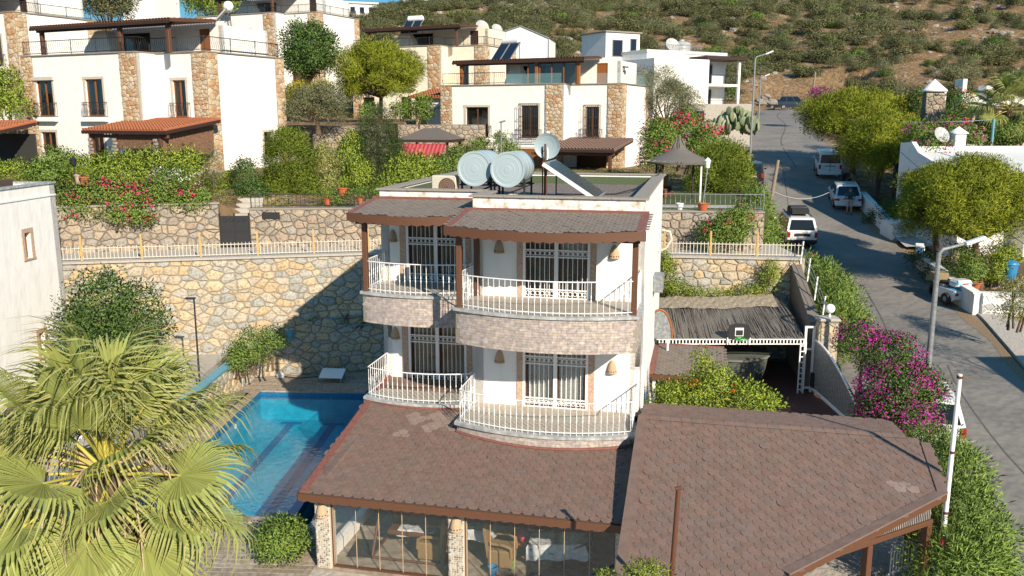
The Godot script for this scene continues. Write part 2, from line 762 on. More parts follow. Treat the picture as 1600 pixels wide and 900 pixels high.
func hill_y(x: float, d: float) -> float:
	var b := 9.4 + maxf(0.0, d - 62.0) * 0.02
	b = lerpf(b, 12.6, smoothstep(-17.0, -22.0, x) * smoothstep(68.0, 82.0, d))
	# the slope starts behind the last houses and eases past a crest that lies farther off towards the right
	var az := x / maxf(d, 1.0)
	var foot := lerpf(92.0, 120.0, smoothstep(-0.02, 0.14, az))
	if d > foot:
		var crest := lerpf(215.0, 470.0, smoothstep(-0.2, 0.12, az))
		var slope := lerpf(0.165, 0.215, smoothstep(-0.2, 0.25, az))
		var u := minf(d, crest) - foot
		b += slope * u - maxf(0.0, d - crest) * 0.12
		b += (hill_noise.get_noise_2d(x, d) * 3.2 + hill_noise.get_noise_2d(x * 4.0, d * 4.0) * 0.8) * smoothstep(95.0, 150.0, d)
	return b


func ground_y(x: float, d: float) -> float:
	var e := road_edges(d)
	var ry := road_y(d)
	var left := -2.7 if x > -24.0 and x < 9.0 and d > -4.0 else -0.35
	if d > 36.0:
		left = 6.1 + 0.45 * smoothstep(-6.0, -14.0, x) + 0.25 * smoothstep(46.0, 52.0, d)
		if d < 39.8 and x > -12.2 and x < -10.8:
			left = lerpf(4.55, 6.5, (d - 36.0) / 3.8)
		if d > 62.35 and (x < -8.6 or d > 77.5):
			left = hill_y(x, d)
	var right := ry + 0.3 + smoothstep(66.0, 100.0, d) * 1.2
	if d > 95.0:
		right = maxf(right, lerpf(right, hill_y(x, d), smoothstep(100.0, 150.0, d)))
		left = lerpf(left, hill_y(x, d), smoothstep(95.0, 110.0, d))
	var y: float
	# the bank between garden terraces and street is wide near the gazebo lawn
	var bank := 2.2 + 1.9 * smoothstep(34.0, 36.5, d) * (1.0 - smoothstep(41.0, 47.0, d))
	if x < e.x - bank:
		y = left
	elif x < e.x:
		var q := smoothstep(e.x - bank, e.x - bank * 0.35, x)
		y = lerpf(left, ry - 0.03, q)
	elif x < e.y:
		y = lerpf(ry - 0.25, hill_y(x, d), smoothstep(128.0, 150.0, d))
	else:
		y = lerpf(ry - 0.05, right, smoothstep(e.y, e.y + 6.0, x))
	if d > 150.0:
		y = hill_y(x, d)
	return y


func _ready() -> void:
	# ---------------- camera, sky, sun, exposure
	var cam := Camera3D.new()
	cam.name = "camera"
	cam.fov = 36.87
	cam.position = v3(0, 10.05, 0)
	cam.rotation_degrees = v3(-11.19, 0, 0)
	cam.near = 0.1
	cam.far = 1500.0
	add_child(cam)
	cam.current = true
	var we := WorldEnvironment.new()
	we.name = "world"
	var env := Environment.new()
	var sky := Sky.new()
	var sm := ProceduralSkyMaterial.new()
	sm.sky_top_color = Color(0.22, 0.47, 0.66)
	sm.sky_horizon_color = Color(0.48, 0.74, 0.84)
	sm.sky_curve = 0.16
	sm.sky_energy_multiplier = 0.95
	sm.ground_bottom_color = Color(0.20, 0.17, 0.13)
	sm.ground_horizon_color = Color(0.38, 0.42, 0.42)
	sm.sun_angle_max = 8.0
	sky.sky_material = sm
	env.background_mode = Environment.BG_SKY
	env.sky = sky
	env.ambient_light_source = Environment.AMBIENT_SOURCE_SKY
	env.tonemap_mode = Environment.TONE_MAPPER_LINEAR
	env.tonemap_exposure = 1.5
	env.sdfgi_enabled = true
	env.ssao_enabled = true
	env.ssil_enabled = true
	we.environment = env
	add_child(we)
	var sun := DirectionalLight3D.new()
	sun.name = "sun"
	sun.light_energy = 1.6
	sun.light_color = Color(1.0, 0.945, 0.86)
	sun.light_angular_distance = 0.5
	sun.shadow_enabled = true
	add_child(sun)
	sun.look_at_from_position(Vector3.ZERO, -SUN_TO, Vector3.UP)
	# ---------------- the place
	hill_noise.seed = 4
	hill_noise.frequency = 0.02
	hill_noise.fractal_octaves = 3
	make_materials()
	make_clumps()
	make_ground()
	make_pool()
	make_main_house()
	make_roof_things()
	make_veranda()
	make_pergola()
	make_walls()
	make_villas()
	make_far_houses()
	make_right_side()
	make_plants()
	make_small_things()
	make_cars()
	make_person()
	make_hill_growth()


func make_materials() -> void:
	var n_fine := noise_image(256, 0.05, 4, 1)
	var n_mid := noise_image(512, 0.012, 5, 2)
	var n_speck := noise_image(256, 0.16, 2, 3)
	var n_soft := noise_image(256, 0.02, 3, 5)
	var t_plaster := ramp_tex(n_mid, [[0.0, Color(0.95, 0.94, 0.925)], [0.35, Color(0.985, 0.98, 0.975)], [0.6, Color(1, 1, 1)], [1.0, Color(1, 0.99, 0.97)]])
	var t_dirty := ramp_tex(n_mid, [[0.0, Color(0.66, 0.58, 0.50)], [0.3, Color(0.90, 0.88, 0.85)], [0.5, Color(1, 1, 1)], [1.0, Color(1, 1, 1)]])
	var t_grain := grey_tex(n_fine, 0.72, 1.0)
	var t_speck := grey_tex(n_speck, 0.6, 1.0)
	var t_soft := grey_tex(n_soft, 0.7, 1.0)
	var b_fine := bump_tex(n_fine, 6.0)
	var b_speck := bump_tex(n_speck, 5.0)
	mat("plaster_white", L(0.80, 0.785, 0.755), 0.9, t_plaster, 0.22, b_fine, 0.07)
	M.plaster_white.uv1_scale = v3(0.35, 0.11, 0.35)
	mat("plaster_cream", L(0.78, 0.70, 0.56), 0.9, t_plaster, 0.25, b_fine, 0.07)
	mat("plaster_grey", L(0.55, 0.56, 0.56), 0.9, t_plaster, 0.3)
	mat("plaster_stained", L(0.78, 0.76, 0.73), 0.9, t_dirty, 0.55, b_fine, 0.3)
	mat("trim_peach", L(0.66, 0.46, 0.34), 0.85, t_grain, 0.8)
	mat("trim_cream", L(0.74, 0.64, 0.52), 0.85, t_grain, 0.8)
	mat("coping_stone", L(0.46, 0.40, 0.33), 0.8, t_speck, 0.9, b_speck, 0.3)
	mat("marble_grey", L(0.52, 0.53, 0.52), 0.45, t_soft, 0.9)
	mat("flashing_red", L(0.28, 0.105, 0.08), 0.8, t_grain, 0.7)
	mat("wood_brown", L(0.15, 0.062, 0.03), 0.6, t_grain, 2.2, b_fine, 0.3)
	mat("wood_dark", L(0.05, 0.024, 0.016), 0.6, t_grain, 2.0)
	mat("wood_orange", L(0.36, 0.125, 0.03), 0.5, t_grain, 2.5)
	mat("metal_white", L(0.80, 0.79, 0.78), 0.4)
	mat("metal_black", L(0.018, 0.018, 0.02), 0.5)
	mat("metal_grey", L(0.34, 0.36, 0.37), 0.45, t_soft, 1.5, null, 0.5, 0.2)
	mat("metal_rust", L(0.17, 0.06, 0.03), 0.8, t_speck, 3.0)
	mat("paint_yellow", L(0.66, 0.44, 0.16), 0.6, t_grain, 3.0)
	mat("paint_ivory", L(0.74, 0.68, 0.56), 0.6, t_grain, 2.0)
	mat("zinc_blue", L(0.33, 0.41, 0.44), 0.5)
	mat("gravel", L(0.36, 0.31, 0.28), 0.95, ramp_tex(noise_image(256, 0.22, 1, 9, FastNoiseLite.TYPE_CELLULAR), [[0.0, Color(0.45, 0.43, 0.42)], [0.5, Color(0.78, 0.74, 0.72)], [1.0, Color(1, 0.98, 0.96)]]), 0.9, b_speck, 0.8)
	mat("moss_green", L(0.10, 0.14, 0.07), 0.95, t_grain, 1.5)
	mat("asphalt", L(0.215, 0.198, 0.178), 0.93, ramp_tex(n_mid, [[0.0, Color(0.84, 0.83, 0.82)], [0.45, Color(0.93, 0.93, 0.93)], [0.7, Color(0.98, 0.975, 0.97)], [1.0, Color(1, 0.98, 0.95)]]), 0.05, b_speck, 0.12)
	mat("asphalt_patch", L(0.15, 0.142, 0.13), 0.93, t_speck, 0.5)
	mat("concrete", L(0.40, 0.37, 0.33), 0.92, t_plaster, 0.4, b_fine, 0.3)
	mat("concrete_dark", L(0.18, 0.165, 0.145), 0.92, t_plaster, 0.5)
	mat("mortar", L(0.44, 0.38, 0.30), 0.95, t_speck, 1.0, b_speck, 0.4)
	mat("mortar_grey", L(0.26, 0.22, 0.185), 0.95, t_speck, 1.0, b_speck, 0.4)
	mat("soil", L(0.17, 0.115, 0.07), 0.97, t_speck, 0.4)
	mat("dust", L(0.36, 0.25, 0.15), 0.97, t_speck, 0.3)
	mat("lawn", L(0.11, 0.145, 0.03), 0.95, t_speck, 1.2, b_speck, 0.8)
	mat("deck_stone", L(0.40, 0.345, 0.28), 0.75, ramp_tex(n_soft, [[0.0, Color(0.75, 0.72, 0.68)], [1.0, Color(1, 1, 1)]]), 0.6)
	mat("paver_red", L(0.125, 0.05, 0.042), 0.85, t_speck, 0.8)
	mat("pool_tile", L(0.012, 0.345, 0.53), 0.3, grey_tex(n_soft, 0.85, 1.0), 0.5)
	mat("pool_band", L(0.015, 0.16, 0.36), 0.3, t_soft, 2.0)
	mat("lane_blue", L(0.012, 0.10, 0.26), 0.35)
	mat("coping_blue", L(0.16, 0.44, 0.55), 0.5, t_grain, 1.5)
	mat("cloth_white", L(0.70, 0.73, 0.76), 0.9, t_soft, 1.5)
	mat("wicker", L(0.40, 0.25, 0.10), 0.8, t_speck, 4.0, b_speck, 0.8)
	mat("terracotta", L(0.50, 0.17, 0.075), 0.85, t_grain, 1.5)
	mat("terracotta_pot", L(0.62, 0.16, 0.06), 0.8, t_grain, 3.0)
	mat("lamp_clay", L(0.62, 0.44, 0.28), 0.85, t_grain, 3.0)
	mat("thatch", L(0.22, 0.20, 0.175), 0.95, t_speck, 2.0, b_speck, 0.8)
	mat("bark", L(0.21, 0.135, 0.09), 0.95, t_speck, 2.5, b_speck, 0.9)
	mat("bark_pale", L(0.34, 0.26, 0.19), 0.95, t_speck, 2.5, b_speck, 0.9)
	mat("wood_pole", L(0.33, 0.27, 0.20), 0.9, t_grain, 2.5)
	mat("curtain", L(0.34, 0.33, 0.29), 0.9, t_soft, 2.0)
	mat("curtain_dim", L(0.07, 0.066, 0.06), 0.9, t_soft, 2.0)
	mat("floor_cream", L(0.58, 0.52, 0.44), 0.6, t_grain, 0.8)
	mat("curtain_white", L(0.62, 0.64, 0.62), 0.9, t_soft, 3.0)
	mat("curtain_tan", L(0.32, 0.24, 0.13), 0.9, t_soft, 3.0)
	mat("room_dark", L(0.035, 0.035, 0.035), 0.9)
	mat("awning_red", L(0.30, 0.025, 0.032), 0.85)
	mat("awning_pink", L(0.42, 0.085, 0.09), 0.85)
	mat("canvas_brown", L(0.24, 0.13, 0.075), 0.85, t_soft, 1.0)
	mat("canvas_grey", L(0.40, 0.36, 0.33), 0.85, t_soft, 1.0)
	mat("canvas_tan", L(0.42, 0.345, 0.25), 0.9, t_soft, 1.2)
	mat("tub_grey", L(0.10, 0.115, 0.10), 0.6)
	mat("solar_glass", L(0.012, 0.016, 0.03), 0.12)
	mat("rubber", L(0.02, 0.02, 0.02), 0.8)
	mat("rock", L(0.42, 0.36, 0.30), 0.95, t_speck, 0.8, b_speck, 0.8)
	mat("plastic_green", L(0.05, 0.42, 0.06), 0.4)
	mat("plastic_pink", L(0.70, 0.06, 0.13), 0.5)
	mat("plastic_blue", L(0.03, 0.20, 0.42), 0.4)
	mat("lamp_glass", L(0.85, 0.85, 0.82), 0.2)
	# stones, warm and grey
	var t_stone := ramp_tex(noise_image(256, 0.03, 5, 11), [[0.0, Color(0.62, 0.58, 0.52)], [0.4, Color(0.9, 0.88, 0.85)], [0.7, Color(1, 1, 1)], [1.0, Color(0.92, 0.84, 0.72)]])
	var warm := [L(0.60, 0.46, 0.26), L(0.64, 0.52, 0.33), L(0.52, 0.40, 0.25), L(0.56, 0.48, 0.36), L(0.34, 0.38, 0.40), L(0.42, 0.44, 0.44), L(0.29, 0.33, 0.35), L(0.47, 0.43, 0.35), L(0.60, 0.42, 0.20), L(0.48, 0.47, 0.43), L(0.55, 0.47, 0.38)]
	for k in warm.size():
		mat("stone_warm_%d" % k, warm[k].lerp(L(0.50, 0.45, 0.37), 0.42), 0.88, t_stone, 0.9, b_speck, 0.5)
	var grey := [L(0.37, 0.32, 0.265), L(0.41, 0.35, 0.285), L(0.32, 0.285, 0.24), L(0.45, 0.375, 0.285), L(0.36, 0.335, 0.305), L(0.39, 0.31, 0.245)]
	for k in grey.size():
		mat("stone_grey_%d" % k, grey[k], 0.9, t_stone, 1.0, b_speck, 0.5)
	var pil := [L(0.62, 0.49, 0.34), L(0.56, 0.43, 0.28), L(0.66, 0.55, 0.41), L(0.50, 0.34, 0.20), L(0.57, 0.49, 0.39), L(0.52, 0.30, 0.16)]
	for k in pil.size():
		mat("stone_pilaster_%d" % k, pil[k], 0.88, t_stone, 1.2, b_speck, 0.5)
	# shingles, faded in wide bands
	var t_roof := ramp_tex(noise_image(512, 0.02, 6, 41), [[0.0, Color(0.88, 0.87, 0.86)], [0.4, Color(0.95, 0.945, 0.94)], [0.7, Color(1, 1, 1)], [1.0, Color(1, 0.98, 0.96)]])
	var sh := [L(0.198, 0.128, 0.102), L(0.184, 0.123, 0.099), L(0.206, 0.131, 0.102), L(0.194, 0.12, 0.094), L(0.186, 0.13, 0.106)]
	for k in sh.size():
		mat("shingle_%d" % k, sh[k], 0.92, t_roof, 0.3, b_speck, 0.08)
	var shg := [L(0.20, 0.165, 0.14), L(0.19, 0.16, 0.136), L(0.21, 0.168, 0.14)]
	for k in shg.size():
		mat("shingle_grey_%d" % k, shg[k], 0.92, t_speck, 1.6, b_speck, 0.4)
	mat("shingle_limed", L(0.27, 0.20, 0.17), 0.92, t_speck, 1.6, b_speck, 0.4)
	mat("shingle_base", L(0.13, 0.085, 0.068), 0.92, t_speck, 1.6)
	vcol("shingle_copies", 0.92, t_roof, 0.3, b_speck, 0.08)
	vcol("tile_mix", 0.7, t_soft, 1.5)
	vcol("painted", 0.6)
	vcol("stone_mix", 0.9, t_stone, 1.0, b_speck, 0.5)
	vcol("rock_mix", 0.95, t_speck, 0.6, b_speck, 0.8)
	mat("leaf_core", L(0.02, 0.03, 0.01), 0.9)
	# hillside: dry grass, red earth and stones in two scales
	var t_hill := ramp_tex(noise_image(512, 0.012, 6, 21), [[0.0, Color(0.36, 0.31, 0.21)], [0.3, Color(0.54, 0.43, 0.29)], [0.5, Color(0.66, 0.55, 0.40)], [0.62, Color(0.60, 0.44, 0.29)], [0.75, Color(0.70, 0.61, 0.48)], [1.0, Color(0.82, 0.76, 0.66)]])
	var hm := mat("hill_ground", L(0.92, 0.92, 0.90), 0.97, t_hill, 0.035, b_speck, 0.6)
	hm.detail_enabled = true
	hm.detail_blend_mode = BaseMaterial3D.BLEND_MODE_MUL
	hm.detail_albedo = t_speck
	leafy("leaves", 0.4)
	leafy("needles", 0.3, 0.7)
	leafy("palm_leaf", 0.45, 0.45)
	leafy("petals", 0.5, 0.6)
	leafy("dry_leaf", 0.25, 0.9)
	pane("glass_clear", Color(0.3, 0.42, 0.42), 0.05)
	pane("glass_dark", Color(0.03, 0.05, 0.06), 0.55)
	pane("glass_balustrade", Color(0.7, 0.9, 0.88), 0.15)
	pane("water", Color(0.05, 0.35, 0.45), 0.06, 0.02)
	M.water.normal_enabled = true
	M.water.normal_texture = bump_tex(noise_image(512, 0.03, 3, 31), 3.0)
	M.water.normal_scale = 0.22
	M.water.uv1_triplanar = true
	M.water.uv1_world_triplanar = true
	M.water.uv1_scale = v3(0.25, 0.25, 0.25)


func family(prefix: String, count: int) -> Array:
	var out := []
	for k in count:
		out.append(M["%s_%d" % [prefix, k]])
	return out


# ---------------------------------------------------------------- the ground
func make_ground() -> void:
	var xs := []
	var x := -420.0
	while x <= 620.0:
		xs.append(x)
		var a := absf(x - 8.0)
		x += 1.0 if a < 32.0 else (4.0 if a < 90.0 else 14.0)
	var ds := []
	var d := -60.0
	while d <= 640.0:
		ds.append(d)
		d += 8.0 if d < 4.0 else (1.5 if d < 110.0 else (4.0 if d < 330.0 else 14.0))
	ds.append_array([35.9, 36.05, 62.3, 62.4, 77.45, 77.6])
	ds.sort()
	var st := SurfaceTool.new()
	st.begin(Mesh.PRIMITIVE_TRIANGLES)
	st.set_smooth_group(0)
	for j in ds.size():
		for i in xs.size():
			st.add_vertex(v3(xs[i], ground_y(xs[i], ds[j]), -ds[j]))
	var w := xs.size()
	for j in ds.size() - 1:
		for i in w - 1:
			var a := j * w + i
			st.add_index(a)
			st.add_index(a + w)
			st.add_index(a + w + 1)
			st.add_index(a)
			st.add_index(a + w + 1)
			st.add_index(a + 1)
	st.generate_normals()
	struct("terrain", st.commit(), M.hill_ground)
	# the street, as one sloping sheet with a thickness
	var mb := MB.new()
	var dd := -20.0
	while dd < 150.0:
		var e0 := road_edges(dd)
		var e1 := road_edges(dd + 2.0)
		var y0 := road_y(dd)
		var y1 := road_y(dd + 2.0)
		mb.quad(v3(e0.x, y0, -dd), v3(e0.y, y0, -dd), v3(e1.y, y1, -dd - 2.0), v3(e1.x, y1, -dd - 2.0))
		mb.quad(v3(e0.x, y0 - 0.3, -dd), v3(e0.x, y0, -dd), v3(e1.x, y1, -dd - 2.0), v3(e1.x, y1 - 0.3, -dd - 2.0))
		mb.quad(v3(e0.y, y0, -dd), v3(e0.y, y0 - 0.3, -dd), v3(e1.y, y1 - 0.3, -dd - 2.0), v3(e1.y, y1, -dd - 2.0))
		dd += 2.0
	struct("road", mb, M.asphalt)
	# dusty verge along the right edge, a few millimetres proud
	mb = MB.new()
	rng.seed = 77
	dd = 14.0
	var wp := 0.4
	while dd < 120.0:
		var e0 := road_edges(dd)
		var e1 := road_edges(dd + 1.0)
		var wn := 0.4 + 0.18 * sin(dd * 0.37) + 0.1 * sin(dd * 1.1)
		mb.quad(v3(e0.y - wp, road_y(dd) + 0.006, -dd), v3(e0.y + 0.1, road_y(dd) + 0.03, -dd), v3(e1.y + 0.1, road_y(dd + 1.0) + 0.03, -dd - 1.0), v3(e1.y - wn, road_y(dd + 1.0) + 0.006, -dd - 1.0))
		wp = wn
		dd += 1.0
	struct("road_verge", mb, M.dust)
	# thin dark repair seams on the asphalt
	mb = MB.new()
	for sl in [[30.0, 74.0, 0.32, 0.06], [16.0, 30.0, 0.6, 0.05], [70.0, 122.0, 0.45, 0.12]]:
		var a: float = sl[0]
		while a < sl[1]:
			var b := a + 1.5
			var e0 := road_edges(a)
			var e1 := road_edges(b)
			var f0: float = sl[2] + 0.06 * sin(a * 0.21)
			var f1: float = sl[2] + 0.06 * sin(b * 0.21)
			var w2: float = sl[3] * 0.5
			mb.quad(v3(lerpf(e0.x, e0.y, f0) - w2, road_y(a) + 0.005, -a), v3(lerpf(e0.x, e0.y, f0) + w2, road_y(a) + 0.005, -a), v3(lerpf(e1.x, e1.y, f1) + w2, road_y(b) + 0.005, -b), v3(lerpf(e1.x, e1.y, f1) - w2, road_y(b) + 0.005, -b))
			a = b
	struct("road_seam", mb, M.asphalt_patch)
	# the plot: paved yard round the house, and the sunk pool's surround
	mb = MB.new()
	mb.mm(v3(-6.1, -0.6, -20.2), v3(9.6, -0.02, 6.0))
	mb.mm(v3(-19.0, -0.6, -20.2), v3(-6.1, -0.02, 6.0))
	struct("yard", mb, M.concrete)
	mb = MB.new()
	mb.mm(v3(-5.1, -0.6, -34.5), v3(3.0, -0.03, -20.2))
	struct("yard_rear", mb, M.concrete)
	mb = MB.new()
	mb.mm(v3(-20.0, -0.6, -36.5), v3(-10.4, -0.03, -20.2))
	struct("side_path", mb, M.concrete)
	mb = MB.new()
	mb.mm(v3(3.0, -0.6, -32.0), v3(10.9, 0.88, -22.4))
	struct("driveway", mb, M.paver_red)


# ---------------------------------------------------------------- the pool
func make_pool() -> void:
	# long axis turned 2.9 degrees like the left neighbour
	var o := thing("swimming_pool", "long turquoise swimming pool with two dark blue lane lines", "swimming pool", v3(-9.95, 0, -20.8), 2.9)
	var W := 4.1
	var D := 10.2
	var mb := MB.new()
	# basin: floor and sides as a box open at the top
	mb.mm(v3(-0.2, -1.5, -D - 0.2), v3(W + 0.2, -1.12, 0.2))
	mb.mm(v3(-0.25, -1.12, -D - 0.2), v3(0.0, -0.32, 0.2))
	mb.mm(v3(W, -1.12, -D - 0.2), v3(W + 0.25, -0.32, 0.2))
	mb.mm(v3(0, -1.12, -D - 0.25), v3(W, -0.32, -D))
	mb.mm(v3(0, -1.12, 0), v3(W, -0.32, 0.25))
	part("basin", mb, M.pool_tile, o)
	mb = MB.new()
	mb.mm(v3(-0.25, -0.32, -D - 0.25), v3(-0.003, -0.06, 0.25))
	mb.mm(v3(W + 0.003, -0.32, -D - 0.25), v3(W + 0.25, -0.06, 0.25))
	mb.mm(v3(-0.003, -0.32, -D - 0.25), v3(W + 0.003, -0.06, -D - 0.003))
	mb.mm(v3(-0.003, -0.32, 0.003), v3(W + 0.003, -0.06, 0.25))
	part("tile_band", mb, M.pool_band, o)
	for x in [1.25, 2.85]:
		mb = MB.new()
		mb.mm(v3(x - 0.14, -1.12, -D + 0.5), v3(x + 0.14, -1.114, -0.4))
		mb.mm(v3(x - 0.4, -1.12, -D + 0.25), v3(x + 0.4, -1.113, -D + 0.5))
		part("lane_line", mb, M.lane_blue, o)
	# coping slabs, one by one
	rng.seed = 5
	var cop := []
	var z := 0.0
	while z > -D:
		cop.append([v3(-0.17, -0.03, z - 0.25), v3(0.33, 0.06, 0.49)])
		z -= 0.5
	var xx := 0.25
	while xx < W:
		cop.append([v3(xx, -0.03, 0.17), v3(0.49, 0.06, 0.33)])
		cop.append([v3(xx, -0.03, -D - 0.17), v3(0.49, 0.06, 0.33)])
		xx += 0.5
	for c in cop:
		mb = MB.new()
		mb.bbox(c[0], c[1], 0.012)
		part("coping_slab", mb, M.deck_stone, o)
	var wtr := MB.new()
	wtr.quad(v3(0, -0.16, 0), v3(W, -0.16, 0), v3(W, -0.16, -D), v3(0, -0.16, -D))
	var ws := part("pool_water", wtr, M.water, self, o.transform)
	ws.set_meta("kind", "structure")
	# round white wall fittings
	for q in [-2.2, -5.0, -7.6]:
		mb = MB.new()
		mb.lathe([v2(0.0, 0.02), v2(0.07, 0.02), v2(0.09, 0.0)], 10, v3(0.004, -0.45, q), Basis(v3(0, 0, 1), -PI / 2))
		part("inlet", mb, M.metal_white, o)
	# deck of long narrow boards of stone in front of the pool and behind it
	deck("pool_deck", v3(-10.8, 0, -20.35), 2.9, 6.4, 3.6, 1.2, 0.19, 40)
	deck("pool_terrace", v3(-10.9, 0, -31.4), 2.9, 7.2, 2.6, 1.2, 0.19, 41, true)


func deck(called: String, at: Vector3, yaw: float, w: float, dep: float, pl: float, pw: float, seed_: int, back := false) -> void:
	# boards that run along x from at, dep metres towards the camera (or away from it)
	var base := MB.new()
	var sg := -1.0 if back else 1.0
	base.mm(v3(0, -0.2, 0), v3(w, -0.035, dep * sg))
	var b := struct(called, base, M.concrete_dark)
	b.position = at
	b.rotation_degrees.y = -yaw
	rng.seed = seed_
	var boards := [L(0.40, 0.345, 0.28), L(0.45, 0.39, 0.32), L(0.35, 0.30, 0.24), L(0.42, 0.35, 0.27)]
	for k in boards.size():
		if not M.has("board_%d" % k):
			mat("board_%d" % k, boards[k], 0.75, M.deck_stone.albedo_texture, 1.2)
	var row := 0
	var z := pw * 0.5
	while z < dep:
		var x := -rf(0, pl)
		while x < w:
			var x0 := maxf(x, 0.0)
			var x1 := minf(x + pl, w)
			if x1 - x0 > 0.08:
				var mb := MB.new()
				mb.bbox(v3((x0 + x1) * 0.5, -0.018 + rf(-0.002, 0.002), z * sg), v3(x1 - x0 - 0.012, 0.034, pw - 0.012), 0.006)
				part("plank", mb, M["board_%d" % (rng.randi() % 4)], b)
			x += pl
		z += pw
		row += 1


# ---------------------------------------------------------------- the white house in the middle
func bow(x: float, x0: float, x1: float, z0: float, z1: float) -> float:
	var t := (x - (x0 + x1) * 0.5) / ((x1 - x0) * 0.5)
	return z0 + (z1 - z0) * (1.0 - t * t)


func bow_line(x0: float, x1: float, z0: float, z1: float, k: int) -> Array:
	var out := []
	for i in k + 1:
		var x := lerpf(x0, x1, float(i) / k)
		out.append(v2(x, bow(x, x0, x1, z0, z1)))
	return out


func grille_door(o: Node3D, x0: float, x1: float, y0: float, y1: float, z: float, cur: Material) -> void:
	# brown double door with a white iron grille in front of it
	var xm := (x0 + x1) * 0.5
	var mb := MB.new()
	for q in [[x0, x0 + 0.09], [x1 - 0.09, x1], [xm - 0.08, xm + 0.08]]:
		mb.mm(v3(q[0], y0, z - 0.13), v3(q[1], y1, z - 0.07))
	mb.mm(v3(x0 + 0.09, y1 - 0.1, z - 0.128), v3(xm - 0.08, y1, z - 0.072))
	mb.mm(v3(xm + 0.08, y1 - 0.1, z - 0.128), v3(x1 - 0.09, y1, z - 0.072))
	mb.mm(v3(x0 + 0.09, y0, z - 0.128), v3(xm - 0.08, y0 + 0.12, z - 0.072))
	mb.mm(v3(xm + 0.08, y0, z - 0.128), v3(x1 - 0.09, y0 + 0.12, z - 0.072))
	var door := part("door", mb, M.wood_brown, o)
	for s in 2:
		var a := x0 + 0.09 if s == 0 else xm + 0.08
		var b := xm - 0.08 if s == 0 else x1 - 0.09
		var g := MB.new()
		g.mm(v3(a, y0 + 0.12, z - 0.105), v3(b, y1 - 0.1, z - 0.1))
		part("pane", g, M.glass_clear, door)
		var c := MB.new()
		var k := 0
		var n := 18
		while k < n:
			var xa := lerpf(a - 0.03, b + 0.03, float(k) / n)
			var xb := lerpf(a - 0.03, b + 0.03, float(k + 1) / n)
			var za := z - 0.24 + 0.03 * sin(k * 2.1)
			var zb := z - 0.24 + 0.03 * sin((k + 1) * 2.1)
			c.quad(v3(xa, y0 + 0.02, za), v3(xb, y0 + 0.02, zb), v3(xb, y1 - 0.02, zb), v3(xa, y1 - 0.02, za))
			k += 1
		part("curtain", c, cur, door)
	# the grille: white frame, two leaves of bars, three bands of rings
	mb = MB.new()
	var zg := z + 0.02
	for q in [[x0 - 0.02, x0 + 0.045], [xm - 0.05, xm + 0.05], [x1 - 0.045, x1 + 0.02]]:
		mb.mm(v3(q[0], y0, zg - 0.025), v3(q[1], y1, zg + 0.025))
	var h := y1 - y0
	for f in [[0.0, 0.03], [0.10, 0.03], [0.5, 0.03], [0.585, 0.03], [0.97, 0.03]]:
		for q in [[x0 + 0.045, xm - 0.05], [xm + 0.05, x1 - 0.045]]:
			mb.mm(v3(q[0], y0 + h * f[0], zg - 0.018), v3(q[1], y0 + h * f[0] + f[1], zg + 0.018))
	var gr := part("grille", mb, M.metal_white, o)
	for s in 2:
		var a := x0 + 0.045 if s == 0 else xm + 0.05
		var b := xm - 0.05 if s == 0 else x1 - 0.045
		var bar := MB.new()
		bar.mm(v3(-0.007, y0 + 0.03, -0.007), v3(0.007, y1 - 0.03, 0.007))
		var bm := bar.mesh()
		var rings := MB.new()
		for k in 5:
			var xk := lerpf(a, b, (k + 1) / 6.0)
			part("bar", bm, M.metal_white, gr, Transform3D(Basis(), v3(xk, 0, zg)))
		for k in 6:
			var xk := lerpf(a, b, (k + 0.5) / 6.0)
			for f in [0.055, 0.548, 0.925]:
				rings.torus(v3(xk, y0 + h * f + 0.01, zg), Basis(), 0.052, 0.011, 10)
			rings.torus(v3(xk, y0 + h * 0.885, zg), Basis(), 0.05, 0.009, 10)
			rings.bar(v3(xk, y0 + h * 0.87, zg), v3(xk, y0 + h * 0.8, zg), 0.012, 4)
		part("rings", rings, M.metal_white, gr)


func railing(o: Node3D, line: Array, y: float, h: float, gap: float, mt: Material, called := "railing", bulge := 0.5) -> void:
	# line: Vector2 (x, z) points; rails follow it, balusters are pieces of their own
	var top := []
	var bot := []
	for p in line:
		top.append(v3(p.x, y + h, p.y))
		bot.append(v3(p.x, y + 0.07, p.y))
	var mb := MB.new()
	mb.tube(top, [0.016], 6)
	mb.tube(bot, [0.011], 6)
	for p in [line[0], line[line.size() - 1]]:
		mb.bar(v3(p.x, y, p.y), v3(p.x, y + h + 0.02, p.y), 0.022, 6)
	var rail := part(called, mb, mt, o)
	var b := MB.new()
	b.lathe([v2(0.0075, 0.0), v2(0.0075, h * 0.38), v2(0.016, h * 0.45), v2(0.009, h * bulge), v2(0.016, h * 0.56), v2(0.0075, h * 0.64), v2(0.0075, h)], 6)
	var bm := b.mesh()
	var d := gap
	for k in line.size() - 1:
		var l: float = line[k].distance_to(line[k + 1])
		while d < l:
			var p: Vector2 = line[k].lerp(line[k + 1], d / l)
			part("baluster", bm, mt, rail, Transform3D(Basis(), v3(p.x, y, p.y)))
			d += gap
		d -= l


